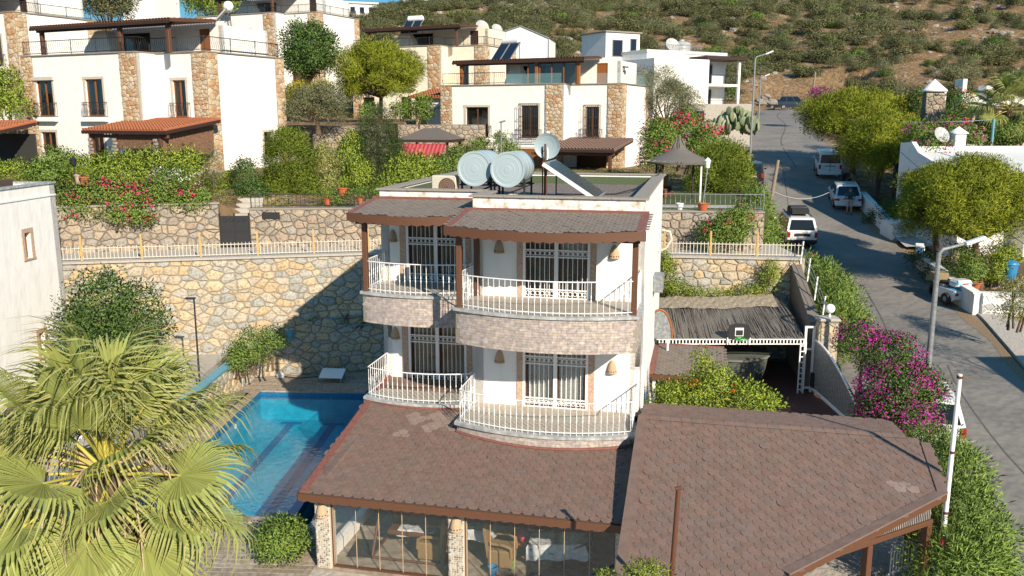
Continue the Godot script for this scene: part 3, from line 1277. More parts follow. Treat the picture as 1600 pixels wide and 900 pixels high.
func tile_band(o: Node3D, line: Array, y0: float, y1: float, seed_: int) -> void:
	# small beige and grey tiles glued to the balcony front, course over course
	rng.seed = seed_
	var base := MB.new()
	for k in line.size() - 1:
		var a: Vector2 = line[k]
		var b: Vector2 = line[k + 1]
		var t := v3(b.x - a.x, 0, b.y - a.y).normalized()
		var nn := t.cross(Vector3.UP) * 0.18
		var A := v3(a.x, y0, a.y)
		var B := v3(b.x, y0, b.y)
		var up := v3(0, y1 - y0, 0)
		base.quad(A, B, B + up, A + up)
		base.quad(A, A - nn, B - nn, B)
		base.quad(B - nn, A - nn, A - nn + up, B - nn + up)
	part("balcony_front", base, M.mortar, o)
	var tl := MB.new()
	var cols := [L(0.56, 0.475, 0.43), L(0.53, 0.455, 0.42), L(0.58, 0.49, 0.44), L(0.52, 0.455, 0.43), L(0.62, 0.53, 0.45), L(0.55, 0.465, 0.425)]
	var path := []
	for p in line:
		path.append(v3(p.x, 0, p.y))
	var w := path_len(path)
	var th := 0.062
	var j := 0
	while y0 + (j + 1) * th <= y1 + 0.001:
		var s := -rf(0, 0.2)
		while s < w:
			var s1 := s + rf(0.16, 0.22)
			var a := maxf(s, 0.0)
			var b := minf(s1, w) - 0.004
			if b - a > 0.02:
				var pa := path_at(path, a)
				var pb := path_at(path, b)
				tl.col = vary(cols[rng.randi() % 6], 0.06)
				var e: Vector3 = pa.basis.z * rf(0.006, 0.014)
				var A: Vector3 = pa.origin + v3(0, y0 + j * th + 0.002, 0)
				var B: Vector3 = pb.origin + v3(0, y0 + j * th + 0.002, 0)
				var u := v3(0, th - 0.004, 0)
				tl.quad(A + e, B + e, B + e + u, A + e + u)
				tl.quad(A + e + u, B + e + u, B + u, A + u)
				tl.quad(A, B, B + e, A + e)
				tl.quad(B + e, B, B + u, B + e + u)
				tl.quad(A, A + e, A + e + u, A + u)
			s = s1
		j += 1
	var o2 := part("tile_courses", tl, M.tile_mix, o)
	o2.set_meta("kind", "stuff")


func balcony(o: Node3D, x0: float, x1: float, zw: float, ze: float, zm: float, y: float, drop: float, seed_: int) -> void:
	var line := bow_line(x0, x1, ze, zm, 16)
	var poly := PackedVector2Array([v2(x0 - 0.06, zw - 0.02)])
	for p in bow_line(x0 - 0.06, x1 + 0.06, ze + 0.06, zm + 0.06, 16):
		poly.append(p)
	poly.append(v2(x1 + 0.06, zw - 0.02))
	poly.reverse()
	var mb := MB.new()
	mb.ground(poly, y - 0.07, y)
	var b := part("balcony", mb, M.marble_grey, o)
	# the tiled front and its short returns
	var l2 := [v2(x0, zw)]
	l2.append_array(line)
	l2.append(v2(x1, zw))
	tile_band(o, l2, y - 0.07 - drop, y - 0.072, seed_)
	var soff := MB.new()
	var sp := PackedVector2Array([v2(x0 + 0.1, zw)])
	for p in line:
		sp.append(v2(clampf(p.x, x0 + 0.1, x1 - 0.1), p.y - 0.1))
	sp.append(v2(x1 - 0.1, zw))
	sp.reverse()
	soff.ground(sp, y - drop - 0.04, y - drop + 0.06)
	part("soffit", soff, M.plaster_white, o)
	# two warm floor tiles wide, laid inside
	var fl := MB.new()
	var fp := PackedVector2Array([v2(x0 + 0.12, zw)])
	for p in line:
		fp.append(v2(clampf(p.x, x0 + 0.12, x1 - 0.12), p.y - 0.22))
	fp.append(v2(x1 - 0.12, zw))
	fp.reverse()
	fl.ground(fp, y - 0.01, y + 0.006)
	part("balcony_floor", fl, M.floor_cream, o)
	var rl := [v2(x0 + 0.05, zw + 0.02)]
	for p in bow_line(x0 + 0.05, x1 - 0.05, ze - 0.05, zm - 0.05, 16):
		rl.append(p)
	rl.append(v2(x1 - 0.05, zw + 0.02))
	railing(o, rl, y, 0.8, 0.145, M.metal_white)


func canopy_roof(o: Node3D, x0: float, x1: float, zw: float, ze: float, zm: float, yw: float, ye: float, seed_: int) -> void:
	# shingled sloping roof with a bowed eave over a balcony
	var line := bow_line(x0, x1, ze, zm, 20)
	var sl := (yw - ye) / (ze - zw)
	var mb := MB.new()
	for k in line.size() - 1:
		var a: Vector2 = line[k]
		var b: Vector2 = line[k + 1]
		var ya := yw - sl * (a.y - zw)
		var yb := yw - sl * (b.y - zw)
		mb.quad(v3(a.x, ya, a.y), v3(b.x, yb, b.y), v3(b.x, yw, zw), v3(a.x, yw, zw))
		mb.quad(v3(b.x, yb - 0.08, b.y), v3(a.x, ya - 0.08, a.y), v3(a.x, yw - 0.08, zw), v3(b.x, yw - 0.08, zw))
	mb.quad(v3(x1, ye - 0.08, ze), v3(x1, yw - 0.08, zw), v3(x1, yw, zw), v3(x1, ye, ze))
	mb.quad(v3(x0, yw - 0.08, zw), v3(x0, ye - 0.08, ze), v3(x0, ye, ze), v3(x0, yw, zw))
	var r := part("canopy_roof", mb, M.shingle_base, o)
	var uy := v3(0, sl, -1).normalized()
	var ln := sqrt(1.0 + sl * sl)
	var poly := PackedVector2Array()
	for p in line:
		poly.append(v2(p.x - x0, -(p.y - zm - 0.02) * ln))
	poly.append(v2(x1 - x0, (zm - zw) * ln))
	poly.append(v2(0, (zm - zw) * ln))
	shingles(r, v3(x0, yw - sl * (zm - zw), zm), Vector3.RIGHT, uy, poly, 0.21, 0.12, family("shingle_grey", 3), M.shingle_copies, 0, seed_)
	# scalloped brown board along the eave
	mb = MB.new()
	var total := 120
	var acc := 0.0
	for k in total:
		var xa := lerpf(x0 - 0.05, x1 + 0.05, float(k) / total)
		var xb := lerpf(x0 - 0.05, x1 + 0.05, float(k + 1) / total)
		var za := bow(xa, x0, x1, ze, zm) + 0.03
		var zb := bow(xb, x0, x1, ze, zm) + 0.03
		var ya := yw - sl * (za - zw) + 0.02
		var yb := yw - sl * (zb - zw) + 0.02
		var ca := 0.2 + 0.035 * absf(sin(xa * PI / 0.26))
		var cb := 0.2 + 0.035 * absf(sin(xb * PI / 0.26))
		mb.quad(v3(xa, ya - ca, za), v3(xb, yb - cb, zb), v3(xb, yb, zb), v3(xa, ya, za))
		mb.quad(v3(xb, yb - cb, zb - 0.03), v3(xa, ya - ca, za - 0.03), v3(xa, ya, za - 0.03), v3(xb, yb, zb - 0.03))
		mb.quad(v3(xa, ya, za), v3(xb, yb, zb), v3(xb, yb, zb - 0.03), v3(xa, ya, za - 0.03))
		mb.quad(v3(xa, ya - ca, za - 0.03), v3(xb, yb - cb, zb - 0.03), v3(xb, yb - cb, zb), v3(xa, ya - ca, za))
	part("fascia", mb, M.wood_brown, o)
	# a dark beam behind it
	mb = MB.new()
	mb.mm(v3(x0 + 0.1, ye - 0.30, ze - 0.32), v3(x1 - 0.1, ye - 0.13, ze - 0.2))
	part("beam", mb, M.wood_dark, o)
	# red flashing at the wall and down the two sides
	mb = MB.new()
	mb.mm(v3(x0, yw + 0.003, zw + 0.003), v3(x1, yw + 0.07, zw + 0.05))
	for x in [x0, x1 - 0.16]:
		var a := v3(x + 0.08, yw + 0.012, zw)
		var b := v3(x + 0.08, ye + 0.012, ze)
		var dir := (b - a).normalized()
		mb.box((a + b) * 0.5, v3(0.17, 0.03, a.distance_to(b)), Basis(Vector3.RIGHT, dir.cross(Vector3.RIGHT) * 1.0, dir))
	part("flashing", mb, M.flashing_red, o)


func wall_lamp(o: Node3D, p: Vector3, called := "wall_lamp") -> void:
	# half-round clay lamp like a beehive, a row of little holes at its foot
	var mb := MB.new()
	var prof := [v2(0.135, 0.0), v2(0.13, 0.06), v2(0.11, 0.16), v2(0.08, 0.25), v2(0.045, 0.31), v2(0.0, 0.335)]
	mb.lathe(prof, 14)
	mb.torus(v3(0, 0.0, 0), Basis(Vector3.RIGHT, PI / 2), 0.13, 0.012, 14)
	var l := part(called, mb, M.lamp_clay, o, Transform3D(Basis(), p))
	mb = MB.new()
	for k in 5:
		var a := PI * (0.18 + 0.16 * k)
		var d := v3(cos(a), 0, sin(a))
		mb.lathe([v2(0.016, 0.0), v2(0.016, 0.006), v2(0.0, 0.007)], 6, d * 0.129 + v3(0, 0.05, 0), Basis(d.cross(Vector3.UP), d, Vector3.UP))
	part("lamp_hole", mb, M.room_dark, l)


func make_main_house() -> void:
	var o := thing("main_house", "white three storey house with bowed tiled balconies and white grilles", "house", v3(3.21, 0, -20.9), 12.5)
	var yl := 2.65
	var yu := 5.55
	var top := 8.08
	var mb := MB.new()
	var X := Vector3.RIGHT
	mb.facade(v3(-4.3, -0.3, 0), X, 4.3, top + 0.3, 0.25, [Rect2(1.3, yl + 0.3, 1.7, 2.32), Rect2(1.3, yu + 0.3, 1.7, 2.1)])
	mb.facade(v3(-7.35, -0.3, -1.45), X, 3.05, top + 0.3, 0.25, [Rect2(0.74, yl + 0.3, 1.7, 2.32), Rect2(0.74, yu + 0.3, 1.7, 2.1)])
	part("wall", mb, M.plaster_white, o)
	mb = MB.new()
	mb.facade(v3(-4.3, -0.3, -1.45), v3(0, 0, 1), 1.45, top + 0.297, 0.25, [])
	mb.facade(v3(-7.35, -0.3, -9.3), v3(0, 0, 1), 7.85, top + 0.297, 0.25, [Rect2(2.5, 6.6, 1.0, 1.1), Rect2(2.5, 3.7, 1.0, 1.1)])
	mb.facade(v3(0, -0.3, 0), v3(0, 0, -1), 9.3, top + 0.297, 0.25, [Rect2(5.2, 6.4, 0.9, 1.2)])
	mb.facade(v3(0, -0.3, -9.3), v3(-1, 0, 0), 7.35, top + 0.297, 0.25, [])
	part("side_wall", mb, M.plaster_white, o)
	# the parapet fronts carry rain stains: a render coat 3 mm proud
	mb = MB.new()
	mb.mm(v3(-4.302, 7.79, -0.02), v3(0.003, top - 0.004, 0.004))
	mb.mm(v3(-7.353, 7.9, -1.47), v3(-4.31, top - 0.004, -1.446))
	part("parapet", mb, M.plaster_stained, o)
	for fl in [2.5, 5.4]:
		mb = MB.new()
		mb.mm(v3(-7.15, fl - 0.12, -9.1), v3(-0.2, fl + 0.12, -1.6))
		mb.mm(v3(-4.1, fl - 0.119, -1.6), v3(-0.2, fl + 0.119, -0.2))
		part("floor_slab", mb, M.concrete_dark, o)
	mb = MB.new()
	mb.mm(v3(-7.15, 7.5, -9.1), v3(-0.2, 7.76, -1.6))
	mb.mm(v3(-4.1, 7.501, -1.6), v3(-0.2, 7.759, -0.2))
	part("roof_gravel", mb, M.gravel, o)
	mb = MB.new()
	mb.mm(v3(-7.0, 2.62, -4.2), v3(-0.25, 7.5, -4.1))
	part("inner_wall", mb, M.curtain_tan, o)
	# mossy inner skirting of the parapet
	mb = MB.new()
	mb.mm(v3(-7.1, 7.76, -9.05), v3(-0.25, top - 0.06, -9.035))
	mb.mm(v3(-7.1, 7.76, -9.03), v3(-7.085, top - 0.06, -1.72))
	mb.mm(v3(-4.04, 7.76, -0.27), v3(-0.27, top - 0.06, -0.256))
	part("skirting", mb, M.moss_green, o)
	# coping stones, one by one
	rng.seed = 12
	for run in [[v3(-4.4, 0, -0.12), X, 4.5, 0.0], [v3(-7.45, 0, -1.57), X, 3.1, 0.0], [v3(-4.18, 0, -1.4), v3(0, 0, 1), 1.1, 0.003], [v3(-7.24, 0, -9.2), v3(0, 0, 1), 7.45, 0.003], [v3(-0.12, 0, -9.2), v3(0, 0, 1), 8.9, 0.003], [v3(-7.45, 0, -9.2), X, 7.55, 0.006]]:
		var s := 0.0
		while s < run[2] - 0.05:
			var l := minf(0.9, run[2] - s)
			var c: Vector3 = run[0] + run[1] * (s + l * 0.5) + v3(0, top + 0.02 + run[3], 0)
			mb = MB.new()
			mb.bbox(c, (v3(l - 0.006, 0.05, 0.38) if run[1].x > 0.5 else v3(0.38, 0.05, l - 0.006)), 0.008)
			part("coping", mb, M.coping_stone, o)
			s += 0.9
	# peach strips and reveals beside the doors
	for y in [[yl, 2.3], [yu, 2.12]]:
		for q in [[-3.16, -3.0, 0.0], [-1.3, -1.14, 0.0], [-6.8, -6.61, -1.45], [-4.91, -4.75, -1.45]]:
			mb = MB.new()
			mb.mm(v3(q[0], y[0], q[2]), v3(q[1], y[0] + y[1] + 0.01, q[2] + 0.025))
			part("door_trim", mb, M.trim_peach, o)
	grille_door(o, -2.98, -1.32, yl, yl + 2.3, -0.02, M.curtain_white)
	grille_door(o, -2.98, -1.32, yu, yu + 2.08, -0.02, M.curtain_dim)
	grille_door(o, -6.59, -4.93, yl, yl + 2.3, -1.47, M.curtain_tan)
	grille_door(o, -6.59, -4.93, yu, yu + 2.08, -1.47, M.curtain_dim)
	# half-drawn blind in the upper right leaf
	mb = MB.new()
	mb.mm(v3(-2.1, yu + 1.05, -0.2), v3(-1.42, yu + 2.05, -0.19))
	part("blind", mb, M.curtain_white, o)
	balcony(o, -4.35, 0.0, 0.0, 1.5, 2.0, yu, 0.82, 21)
	balcony(o, -4.35, 0.0, 0.0, 1.5, 2.0, yl, 0.5, 22)
	balcony(o, -7.3, -4.36, -1.45, 0.12, 0.42, yu, 0.76, 23)
	balcony(o, -7.3, -4.36, -1.45, 0.12, 0.42, yl, 0.42, 24)
	canopy_roof(o, -7.55, -4.31, -1.446, 0.3, 0.6, 7.84, 7.62, 25)
	canopy_roof(o, -4.5, 0.12, 0.004, 1.72, 2.12, 7.74, 7.53, 26)
	# brown posts under the canopies
	for q in [[-4.25, 1.5, 7.3], [-0.08, 1.42, 7.3], [-7.2, 0.1, 7.38], [-4.18, 0.12, 7.55]]:
		mb = MB.new()
		mb.bbox(v3(q[0], (yu + q[2]) * 0.5, q[1]), v3(0.13, q[2] - yu, 0.13), 0.012)
		part("post", mb, M.wood_brown, o)
	for q in [v3(-3.62, 6.68, 0.0), v3(-0.7, 6.64, 0.0), v3(-3.62, 3.8, 0.0), v3(-0.7, 3.7, 0.0), v3(-7.0, 6.66, -1.45), v3(-7.0, 3.88, -1.45)]:
		wall_lamp(o, q)
	# down pipe, split AC box and small dish on the right-hand wall
	mb = MB.new()
	mb.bar(v3(0.06, 0.6, -0.25), v3(0.06, 7.6, -0.25), 0.04, 8)
	mb.torus(v3(0.06, 7.0, -0.25), Basis(X, PI / 2), 0.05, 0.012, 8)
	part("down_pipe", mb, M.metal_white, o)
	mb = MB.new()
	mb.tube([v3(0.1, 6.4, -7.6), v3(0.35, 6.35, -7.6), v3(0.42, 6.1, -7.6), v3(0.25, 5.8, -7.6), v3(0.05, 5.7, -7.6)], [0.04], 8)
	part("overflow_pipe", mb, M.paint_ivory, o)
	mb = MB.new()
	mb.bbox(v3(0.15, 5.1, -5.2), v3(0.3, 0.5, 0.8), 0.02)
	part("meter_box", mb, M.metal_grey, o)


func make_roof_things() -> void:
	var hx := Transform3D(Basis(Vector3.UP, deg_to_rad(-12.5)), v3(3.21, 0, -20.9))
	var roof := 7.765
	# two water drums lying on angle-iron stands
	var drums := []
	for q in [[v3(-4.85, roof, -3.0), "pale blue galvanised water drum lying nearer the air conditioner"], [v3(-3.86, roof, -2.8), "pale blue galvanised water drum lying next to the antenna mast"]]:
		var t := thing("water_drum", q[1], "water tank", hx * q[0], 12.5, "water drums on the flat roof")
		var mb := MB.new()
		var B := Basis(Vector3.RIGHT, PI / 2)
		var c := v3(0, 0.88, 0)
		mb.lathe([v2(0.44, -0.75), v2(0.46, -0.75), v2(0.465, -0.2), v2(0.475, -0.18), v2(0.465, -0.16), v2(0.465, 0.2), v2(0.475, 0.22), v2(0.465, 0.24), v2(0.46, 0.75), v2(0.485, 0.76), v2(0.485, 0.79), v2(0.44, 0.79)], 28, c, B)
		part("shell", mb, M.zinc_blue, t)
		mb = MB.new()
		mb.lathe([v2(0.44, 0.79), v2(0.41, 0.776), v2(0.34, 0.778), v2(0.32, 0.783), v2(0.3, 0.779), v2(0.2, 0.781), v2(0.19, 0.785), v2(0.17, 0.782), v2(0.1, 0.784), v2(0.09, 0.788), v2(0.0, 0.789)], 28, c, B)
		part("end_plate", mb, M.zinc_blue, t)
		mb = MB.new()
		mb.lathe([v2(0.0, -0.75), v2(0.44, -0.75)], 28, c, B)
		part("end_plate", mb, M.zinc_blue, t)
		mb = MB.new()
		for z in [-0.45, 0.55]:
			for x in [-0.42, 0.42]:
				mb.mm(v3(x - 0.025, 0, z - 0.025), v3(x + 0.025, 0.62, z + 0.025))
			mb.mm(v3(-0.5, 0.4, z - 0.02), v3(0.5, 0.44, z + 0.02))
			mb.bar(v3(-0.42, 0.05, z), v3(0.42, 0.4, z), 0.015, 4)
		for x in [-0.36, 0.36]:
			mb.mm(v3(x - 0.02, 0.44, -0.6), v3(x + 0.02, 0.48, 0.7))
		part("stand", mb, M.metal_black, t)
	# air conditioner box
	var ac := thing("air_conditioner", "rust-streaked white air conditioner unit standing on the flat roof", "air conditioner", hx * v3(-5.78, roof, -2.5), 12.5)
	var a := MB.new()
	a.bbox(v3(0, 0.36, 0), v3(0.72, 0.62, 0.34), 0.03)
	part("casing", a, M.paint_ivory, ac)
	a = MB.new()
	a.lathe([v2(0.0, 0.004), v2(0.2, 0.006), v2(0.23, 0.02), v2(0.25, 0.0)], 20, v3(0.1, 0.36, 0.17), Basis(Vector3.RIGHT, PI / 2))
	part("fan_cover", a, M.metal_rust, ac)
	a = MB.new()
	for k in 4:
		a.torus(v3(0.1, 0.36, 0.185), Basis(), 0.05 + k * 0.05, 0.005, 18, 3)
	part("fan_guard", a, M.paint_ivory, ac)
	a = MB.new()
	for k in 8:
		a.mm(v3(-0.365, 0.12 + k * 0.062, -0.12), v3(-0.358, 0.15 + k * 0.062, 0.12))
	part("fin", a, M.metal_rust, ac)
	a = MB.new()
	a.mm(v3(-0.3, 0, -0.14), v3(-0.22, 0.05, 0.14))
	a.mm(v3(0.22, 0, -0.14), v3(0.3, 0.05, 0.14))
	part("foot", a, M.rubber, ac)
	# antenna mast with a dish seen from behind
	var ms := thing("antenna_mast", "rusty mast carrying a pale satellite dish beside the water drums", "antenna", hx * v3(-3.0, roof, -3.0), 12.5)
	a = MB.new()
	a.bar(v3(0, 0, 0), v3(0, 1.55, 0), 0.03, 8)
	a.bar(v3(-0.16, 0, -0.5), v3(-0.1, 1.4, -0.1), 0.018, 6)
	a.bar(v3(-0.6, 0.02, 0.1), v3(0, 0.12, 0), 0.015, 5)
	a.bar(v3(-0.1, 1.35, -0.1), v3(0, 1.35, 0), 0.015, 5)
	part("mast", a, M.metal_rust, ms)
	a = MB.new()
	var db := Basis(Vector3.RIGHT, deg_to_rad(98))
	a.lathe([v2(0.0, 0.0), v2(0.15, 0.012), v2(0.28, 0.045), v2(0.36, 0.085), v2(0.37, 0.09)], 24, v3(0.04, 1.5, -0.14), db)
	part("dish", a, M.zinc_blue, ms)
	a = MB.new()
	a.bbox(v3(0.04, 1.72, -0.2), v3(0.1, 0.36, 0.08), 0.015)
	a.bar(v3(0.04, 1.1, -0.1), v3(0.04, 1.55, -0.18), 0.02, 6)
	part("feed_arm", a, M.metal_white, ms)
	# solar collector seen from the side, leaning down to the right
	var sc := thing("solar_collector", "grey solar water panel leaning down to the right on the flat roof", "solar panel", hx * v3(-2.25, roof, -2.9), 12.5)
	a = MB.new()
	var pa := v3(-0.62, 1.05, 0.0)
	var pb := v3(0.85, 0.1, 0.0)
	var dr := (pb - pa).normalized()
	var nb := Basis(dr, v3(0, 0, 1).cross(dr), v3(0, 0, 1))
	a.box((pa + pb) * 0.5, v3(pa.distance_to(pb), 0.09, 1.9), nb)
	part("case", a, M.metal_grey, sc)
	a = MB.new()
	a.box((pa + pb) * 0.5 + nb.y * 0.049, v3(pa.distance_to(pb) - 0.1, 0.006, 1.8), nb)
	part("collector_glass", a, M.solar_glass, sc)
	a = MB.new()
	a.box((pa + pb) * 0.5 + v3(0, 0, 0.965), v3(pa.distance_to(pb), 0.1, 0.025), nb)
	part("rim", a, M.metal_white, sc)
	a = MB.new()
	for z in [-0.8, 0.8]:
		a.bar(v3(-0.55, 0, z), v3(-0.55, 0.98, z), 0.02, 5)
		a.bar(v3(0.8, 0, z), v3(0.8, 0.14, z), 0.02, 5)
		a.bar(v3(-0.55, 0.1, z), v3(0.8, 0.1, z), 0.015, 5)
	part("stand", a, M.metal_rust, sc)
	# a paint bucket, a loose board and the slack cable across the gravel
	var bk := thing("paint_bucket", "small pale paint bucket standing on the roof gravel", "bucket", hx * v3(-3.55, roof, -1.3), 12.5)
	a = MB.new()
	a.lathe([v2(0.0, 0.0), v2(0.1, 0.0), v2(0.125, 0.27), v2(0.135, 0.275), v2(0.12, 0.28), v2(0.09, 0.04), v2(0, 0.04)], 14)
	part("tub", a, M.paint_ivory, bk)
	a = MB.new()
	a.tube([v3(-0.13, 0.26, 0), v3(-0.08, 0.36, 0), v3(0.08, 0.36, 0), v3(0.13, 0.26, 0)], [0.006], 5)
	part("handle", a, M.metal_black, bk)
	a = MB.new()
	a.tube([v3(-2.0, roof + 0.03, -4.5), v3(-1.2, roof + 0.02, -5.0), v3(-0.7, roof + 0.1, -6.0), v3(-0.3, top_cable(), -7.8), v3(-0.12, top_cable() + 0.05, -8.6)], [0.02], 6)
	single("roof_cable", a, M.rubber, "slack black cable running over the gravel to the parapet corner", "cable", "", hx)


func top_cable() -> float:
	return 8.1


func fascia_strip(line: Array, h: float, sc: float, th := 0.03) -> MB:
	# scalloped board under a roof edge; line of Vector3, outside on its right-hand normal
	var mb := MB.new()
	for k in line.size() - 1:
		var a: Vector3 = line[k]
		var b: Vector3 = line[k + 1]
		var l := a.distance_to(b)
		var n := maxi(1, int(l / 0.06))
		var t := (b - a) / l
		var nn := v3(t.x, 0, t.z).normalized().cross(Vector3.UP) * th
		for i in n:
			var p := a.lerp(b, float(i) / n)
			var q := a.lerp(b, float(i + 1) / n)
			var hp := Vector3.DOWN * (h + sc * absf(sin(l * i / n * PI / 0.24)))
			var hq := Vector3.DOWN * (h + sc * absf(sin(l * (i + 1) / n * PI / 0.24)))
			mb.quad(p + hp + nn, q + hq + nn, q + nn, p + nn)
			mb.quad(q + hq, p + hp, p, q)
			mb.quad(p + nn, q + nn, q, p)
			mb.quad(p + hp, q + hq, q + hq + nn, p + hp + nn)
	return mb


func make_veranda() -> void:
	var o := thing("glazed_veranda", "glass walled veranda with a wide brown shingle roof below the balconies", "veranda", v3(3.21, 0, -20.9), 12.5)
	var sl := 0.13
	var y0 := 1.94
	var ze := 4.75
	# roof deck
	var plan := PackedVector2Array([v2(-7.02, ze), v2(0.05, ze), v2(0.05, 0.02), v2(-4.28, 0.02), v2(-4.28, -1.43), v2(-7.33, -1.43)])
	var mb := MB.new()
	for t in [[0, 1, 2], [0, 2, 3], [0, 3, 4], [0, 4, 5]]:
		var q := []
		for k in t:
			var p: Vector2 = plan[k]
			q.append(v3(p.x, y0 + sl * (ze - p.y), p.y))
		mb.tri(q[0], q[1], q[2])
		var dn := v3(0, -0.1, 0)
		mb.tri(q[0] + dn, q[2] + dn, q[1] + dn)
	for k in 6:
		var p: Vector2 = plan[k]
		var r: Vector2 = plan[(k + 1) % 6]
		var P := v3(p.x, y0 + sl * (ze - p.y), p.y)
		var R := v3(r.x, y0 + sl * (ze - r.y), r.y)
		mb.quad(P + v3(0, -0.1, 0), R + v3(0, -0.1, 0), R, P)
	var roof := part("roof", mb, M.shingle_base, o)
	var uy := v3(0, sl, -1).normalized()
	var ln := sqrt(1.0 + sl * sl)
	var poly := PackedVector2Array()
	for p in plan:
		poly.append(v2(p.x + 7.4, (ze - p.y) * ln))
	var near := o.transform.affine_inverse() * v3(0, 10.05, 0)
	shingles(roof, v3(-7.4, y0, ze), Vector3.RIGHT, uy, poly, 0.235, 0.165, family("shingle", 5), M.shingle_copies, 300, 31, near, [[v2(2.55, 3.7), v2(0.42, 0.5)], [v2(1.85, 3.75), v2(0.25, 0.35)], [v2(1.7, 2.9), v2(0.2, 0.2)]])
	mb = MB.new()
	mb.box(v3(-0.02, y0 + sl * 2.37 + 0.03, 2.38), v3(0.2, 0.035, 4.78), Basis(Vector3.RIGHT, atan(sl)))
	part("border_strip", mb, M.shingle_1, o)
	# red flashing along the left edge and round the balcony feet
	mb = MB.new()
	var a := v3(-6.95, y0 + 0.025, ze)
	var b := v3(-7.26, y0 + sl * 6.18 + 0.025, -1.43)
	var dr := (b - a).normalized()
	var rx := dr.cross(Vector3.UP).normalized()
	mb.box((a + b) * 0.5, v3(0.17, 0.035, a.distance_to(b)), Basis(rx, rx.cross(dr) * -1.0, dr * -1.0))
	part("edge_flashing", mb, M.flashing_red, o)
	for q in [bow_line(-7.3, -4.36, 0.12, 0.42, 14), bow_line(-4.36, 0.03, 1.5, 2.0, 14)]:
		mb = MB.new()
		var pts := []
		for p in q:
			pts.append(v3(p.x, y0 + sl * (ze - p.y) + 0.035, p.y + 0.03))
		mb.tube(pts, [0.04], 6)
		part("foot_flashing", mb, M.flashing_red, o)
	mb = fascia_strip([v3(-7.36, y0 + sl * 6.2 + 0.0, -1.45), v3(-7.05, y0 + 0.0, ze + 0.03), v3(0.05, y0 + 0.0, ze + 0.03)], 0.15, 0.03)
	part("fascia", mb, M.wood_brown, o)
	# floor
	mb = MB.new()
	mb.mm(v3(-6.9, -0.1, 0.1), v3(0.2, 0.03, 4.55))
	part("floor", mb, M.deck_stone, o)
	# three pebble pillars
	for q in [[-6.65, "x"], [-3.54, "x"], [0.07, "x"]]:
		mb = MB.new()
		mb.bbox(v3(q[0], 0.95, 4.3), v3(0.34, 1.9, 0.34), 0.015)
		var pl := part("pillar", mb, M.paint_ivory, o)
		rng.seed = int(q[0] * 10) + 400
		var pb := MB.new()
		var tone := [L(0.62, 0.56, 0.48), L(0.70, 0.64, 0.56), L(0.5, 0.42, 0.34), L(0.28, 0.22, 0.18)]
		for f in 2:
			for r in 34:
				for k in 6:
					pb.col = vary(tone[rng.randi() % 4], 0.1)
					var u := -0.14 + k * 0.056 + rf(-0.008, 0.008)
					var c := v3(q[0] + u, 0.06 + r * 0.05, 4.474) if f == 0 else v3(q[0] - 0.174, 0.06 + r * 0.05, 4.3 + u)
					pb.box(c, v3(0.04, 0.034, 0.012) if f == 0 else v3(0.012, 0.034, 0.04), Basis(v3(0, 0, 1) if f == 0 else Vector3.RIGHT, 0.785 * (r % 2) + rf(-0.2, 0.2)))
		var pt := part("pebbles", pb, M.tile_mix, pl)
		pt.set_meta("kind", "stuff")
		if q[0] < -1.0:
			wall_lamp(o, v3(q[0], 1.3, 4.47))
	# glass leaves with thin brass edges
	for bay in [[-6.46, -3.73, 5], [-3.35, -0.12, 6]]:
		var w: float = (bay[1] - bay[0]) / bay[2]
		for k in bay[2]:
			var x: float = bay[0] + w * k
			mb = MB.new()
			mb.mm(v3(x + 0.012, 0.07, 4.32), v3(x + w - 0.012, 1.8, 4.33))
			var g := part("glass_leaf", mb, M.glass_clear, o)
			mb = MB.new()
			mb.mm(v3(x - 0.003, 0.06, 4.318), v3(x + 0.011, 1.8, 4.334))
			part("edge", mb, M.lamp_clay, g)
		mb = MB.new()
		mb.mm(v3(bay[0], 0.0, 4.28), v3(bay[1], 0.06, 4.38))
		mb.mm(v3(bay[0], 1.8, 4.28), v3(bay[1], 1.9, 4.38))
		mb.mm(v3(bay[0] - 0.03, 0.06, 4.28), v3(bay[0], 1.8, 4.38))
		mb.mm(v3(bay[1], 0.06, 4.28), v3(bay[1] + 0.03, 1.8, 4.38))
		part("rail", mb, M.wood_brown, o)
	for k in 4:
		mb = MB.new()
		var z := 4.05 - k * 0.95
		mb.mm(v3(-6.7, 0.32, z - 0.93), v3(-6.69, 2.3, z))
		part("glass_leaf", mb, M.glass_clear, o)
	mb = MB.new()
	mb.mm(v3(-6.8, 0.0, 0.2), v3(-6.6, 0.3, 4.1))
	part("low_wall", mb, M.plaster_white, o)
	mb = MB.new()
	mb.mm(v3(0.1, 0.03, 0.2), v3(0.2, 2.3, 4.12))
	part("end_wall", mb, M.plaster_grey, o)
	mb = MB.new()
	mb.mm(v3(-4.2, 0.03, 0.03), v3(0.1, 2.4, 0.1))
	part("back_wall", mb, M.wood_dark, o)
	veranda_things(o.transform)


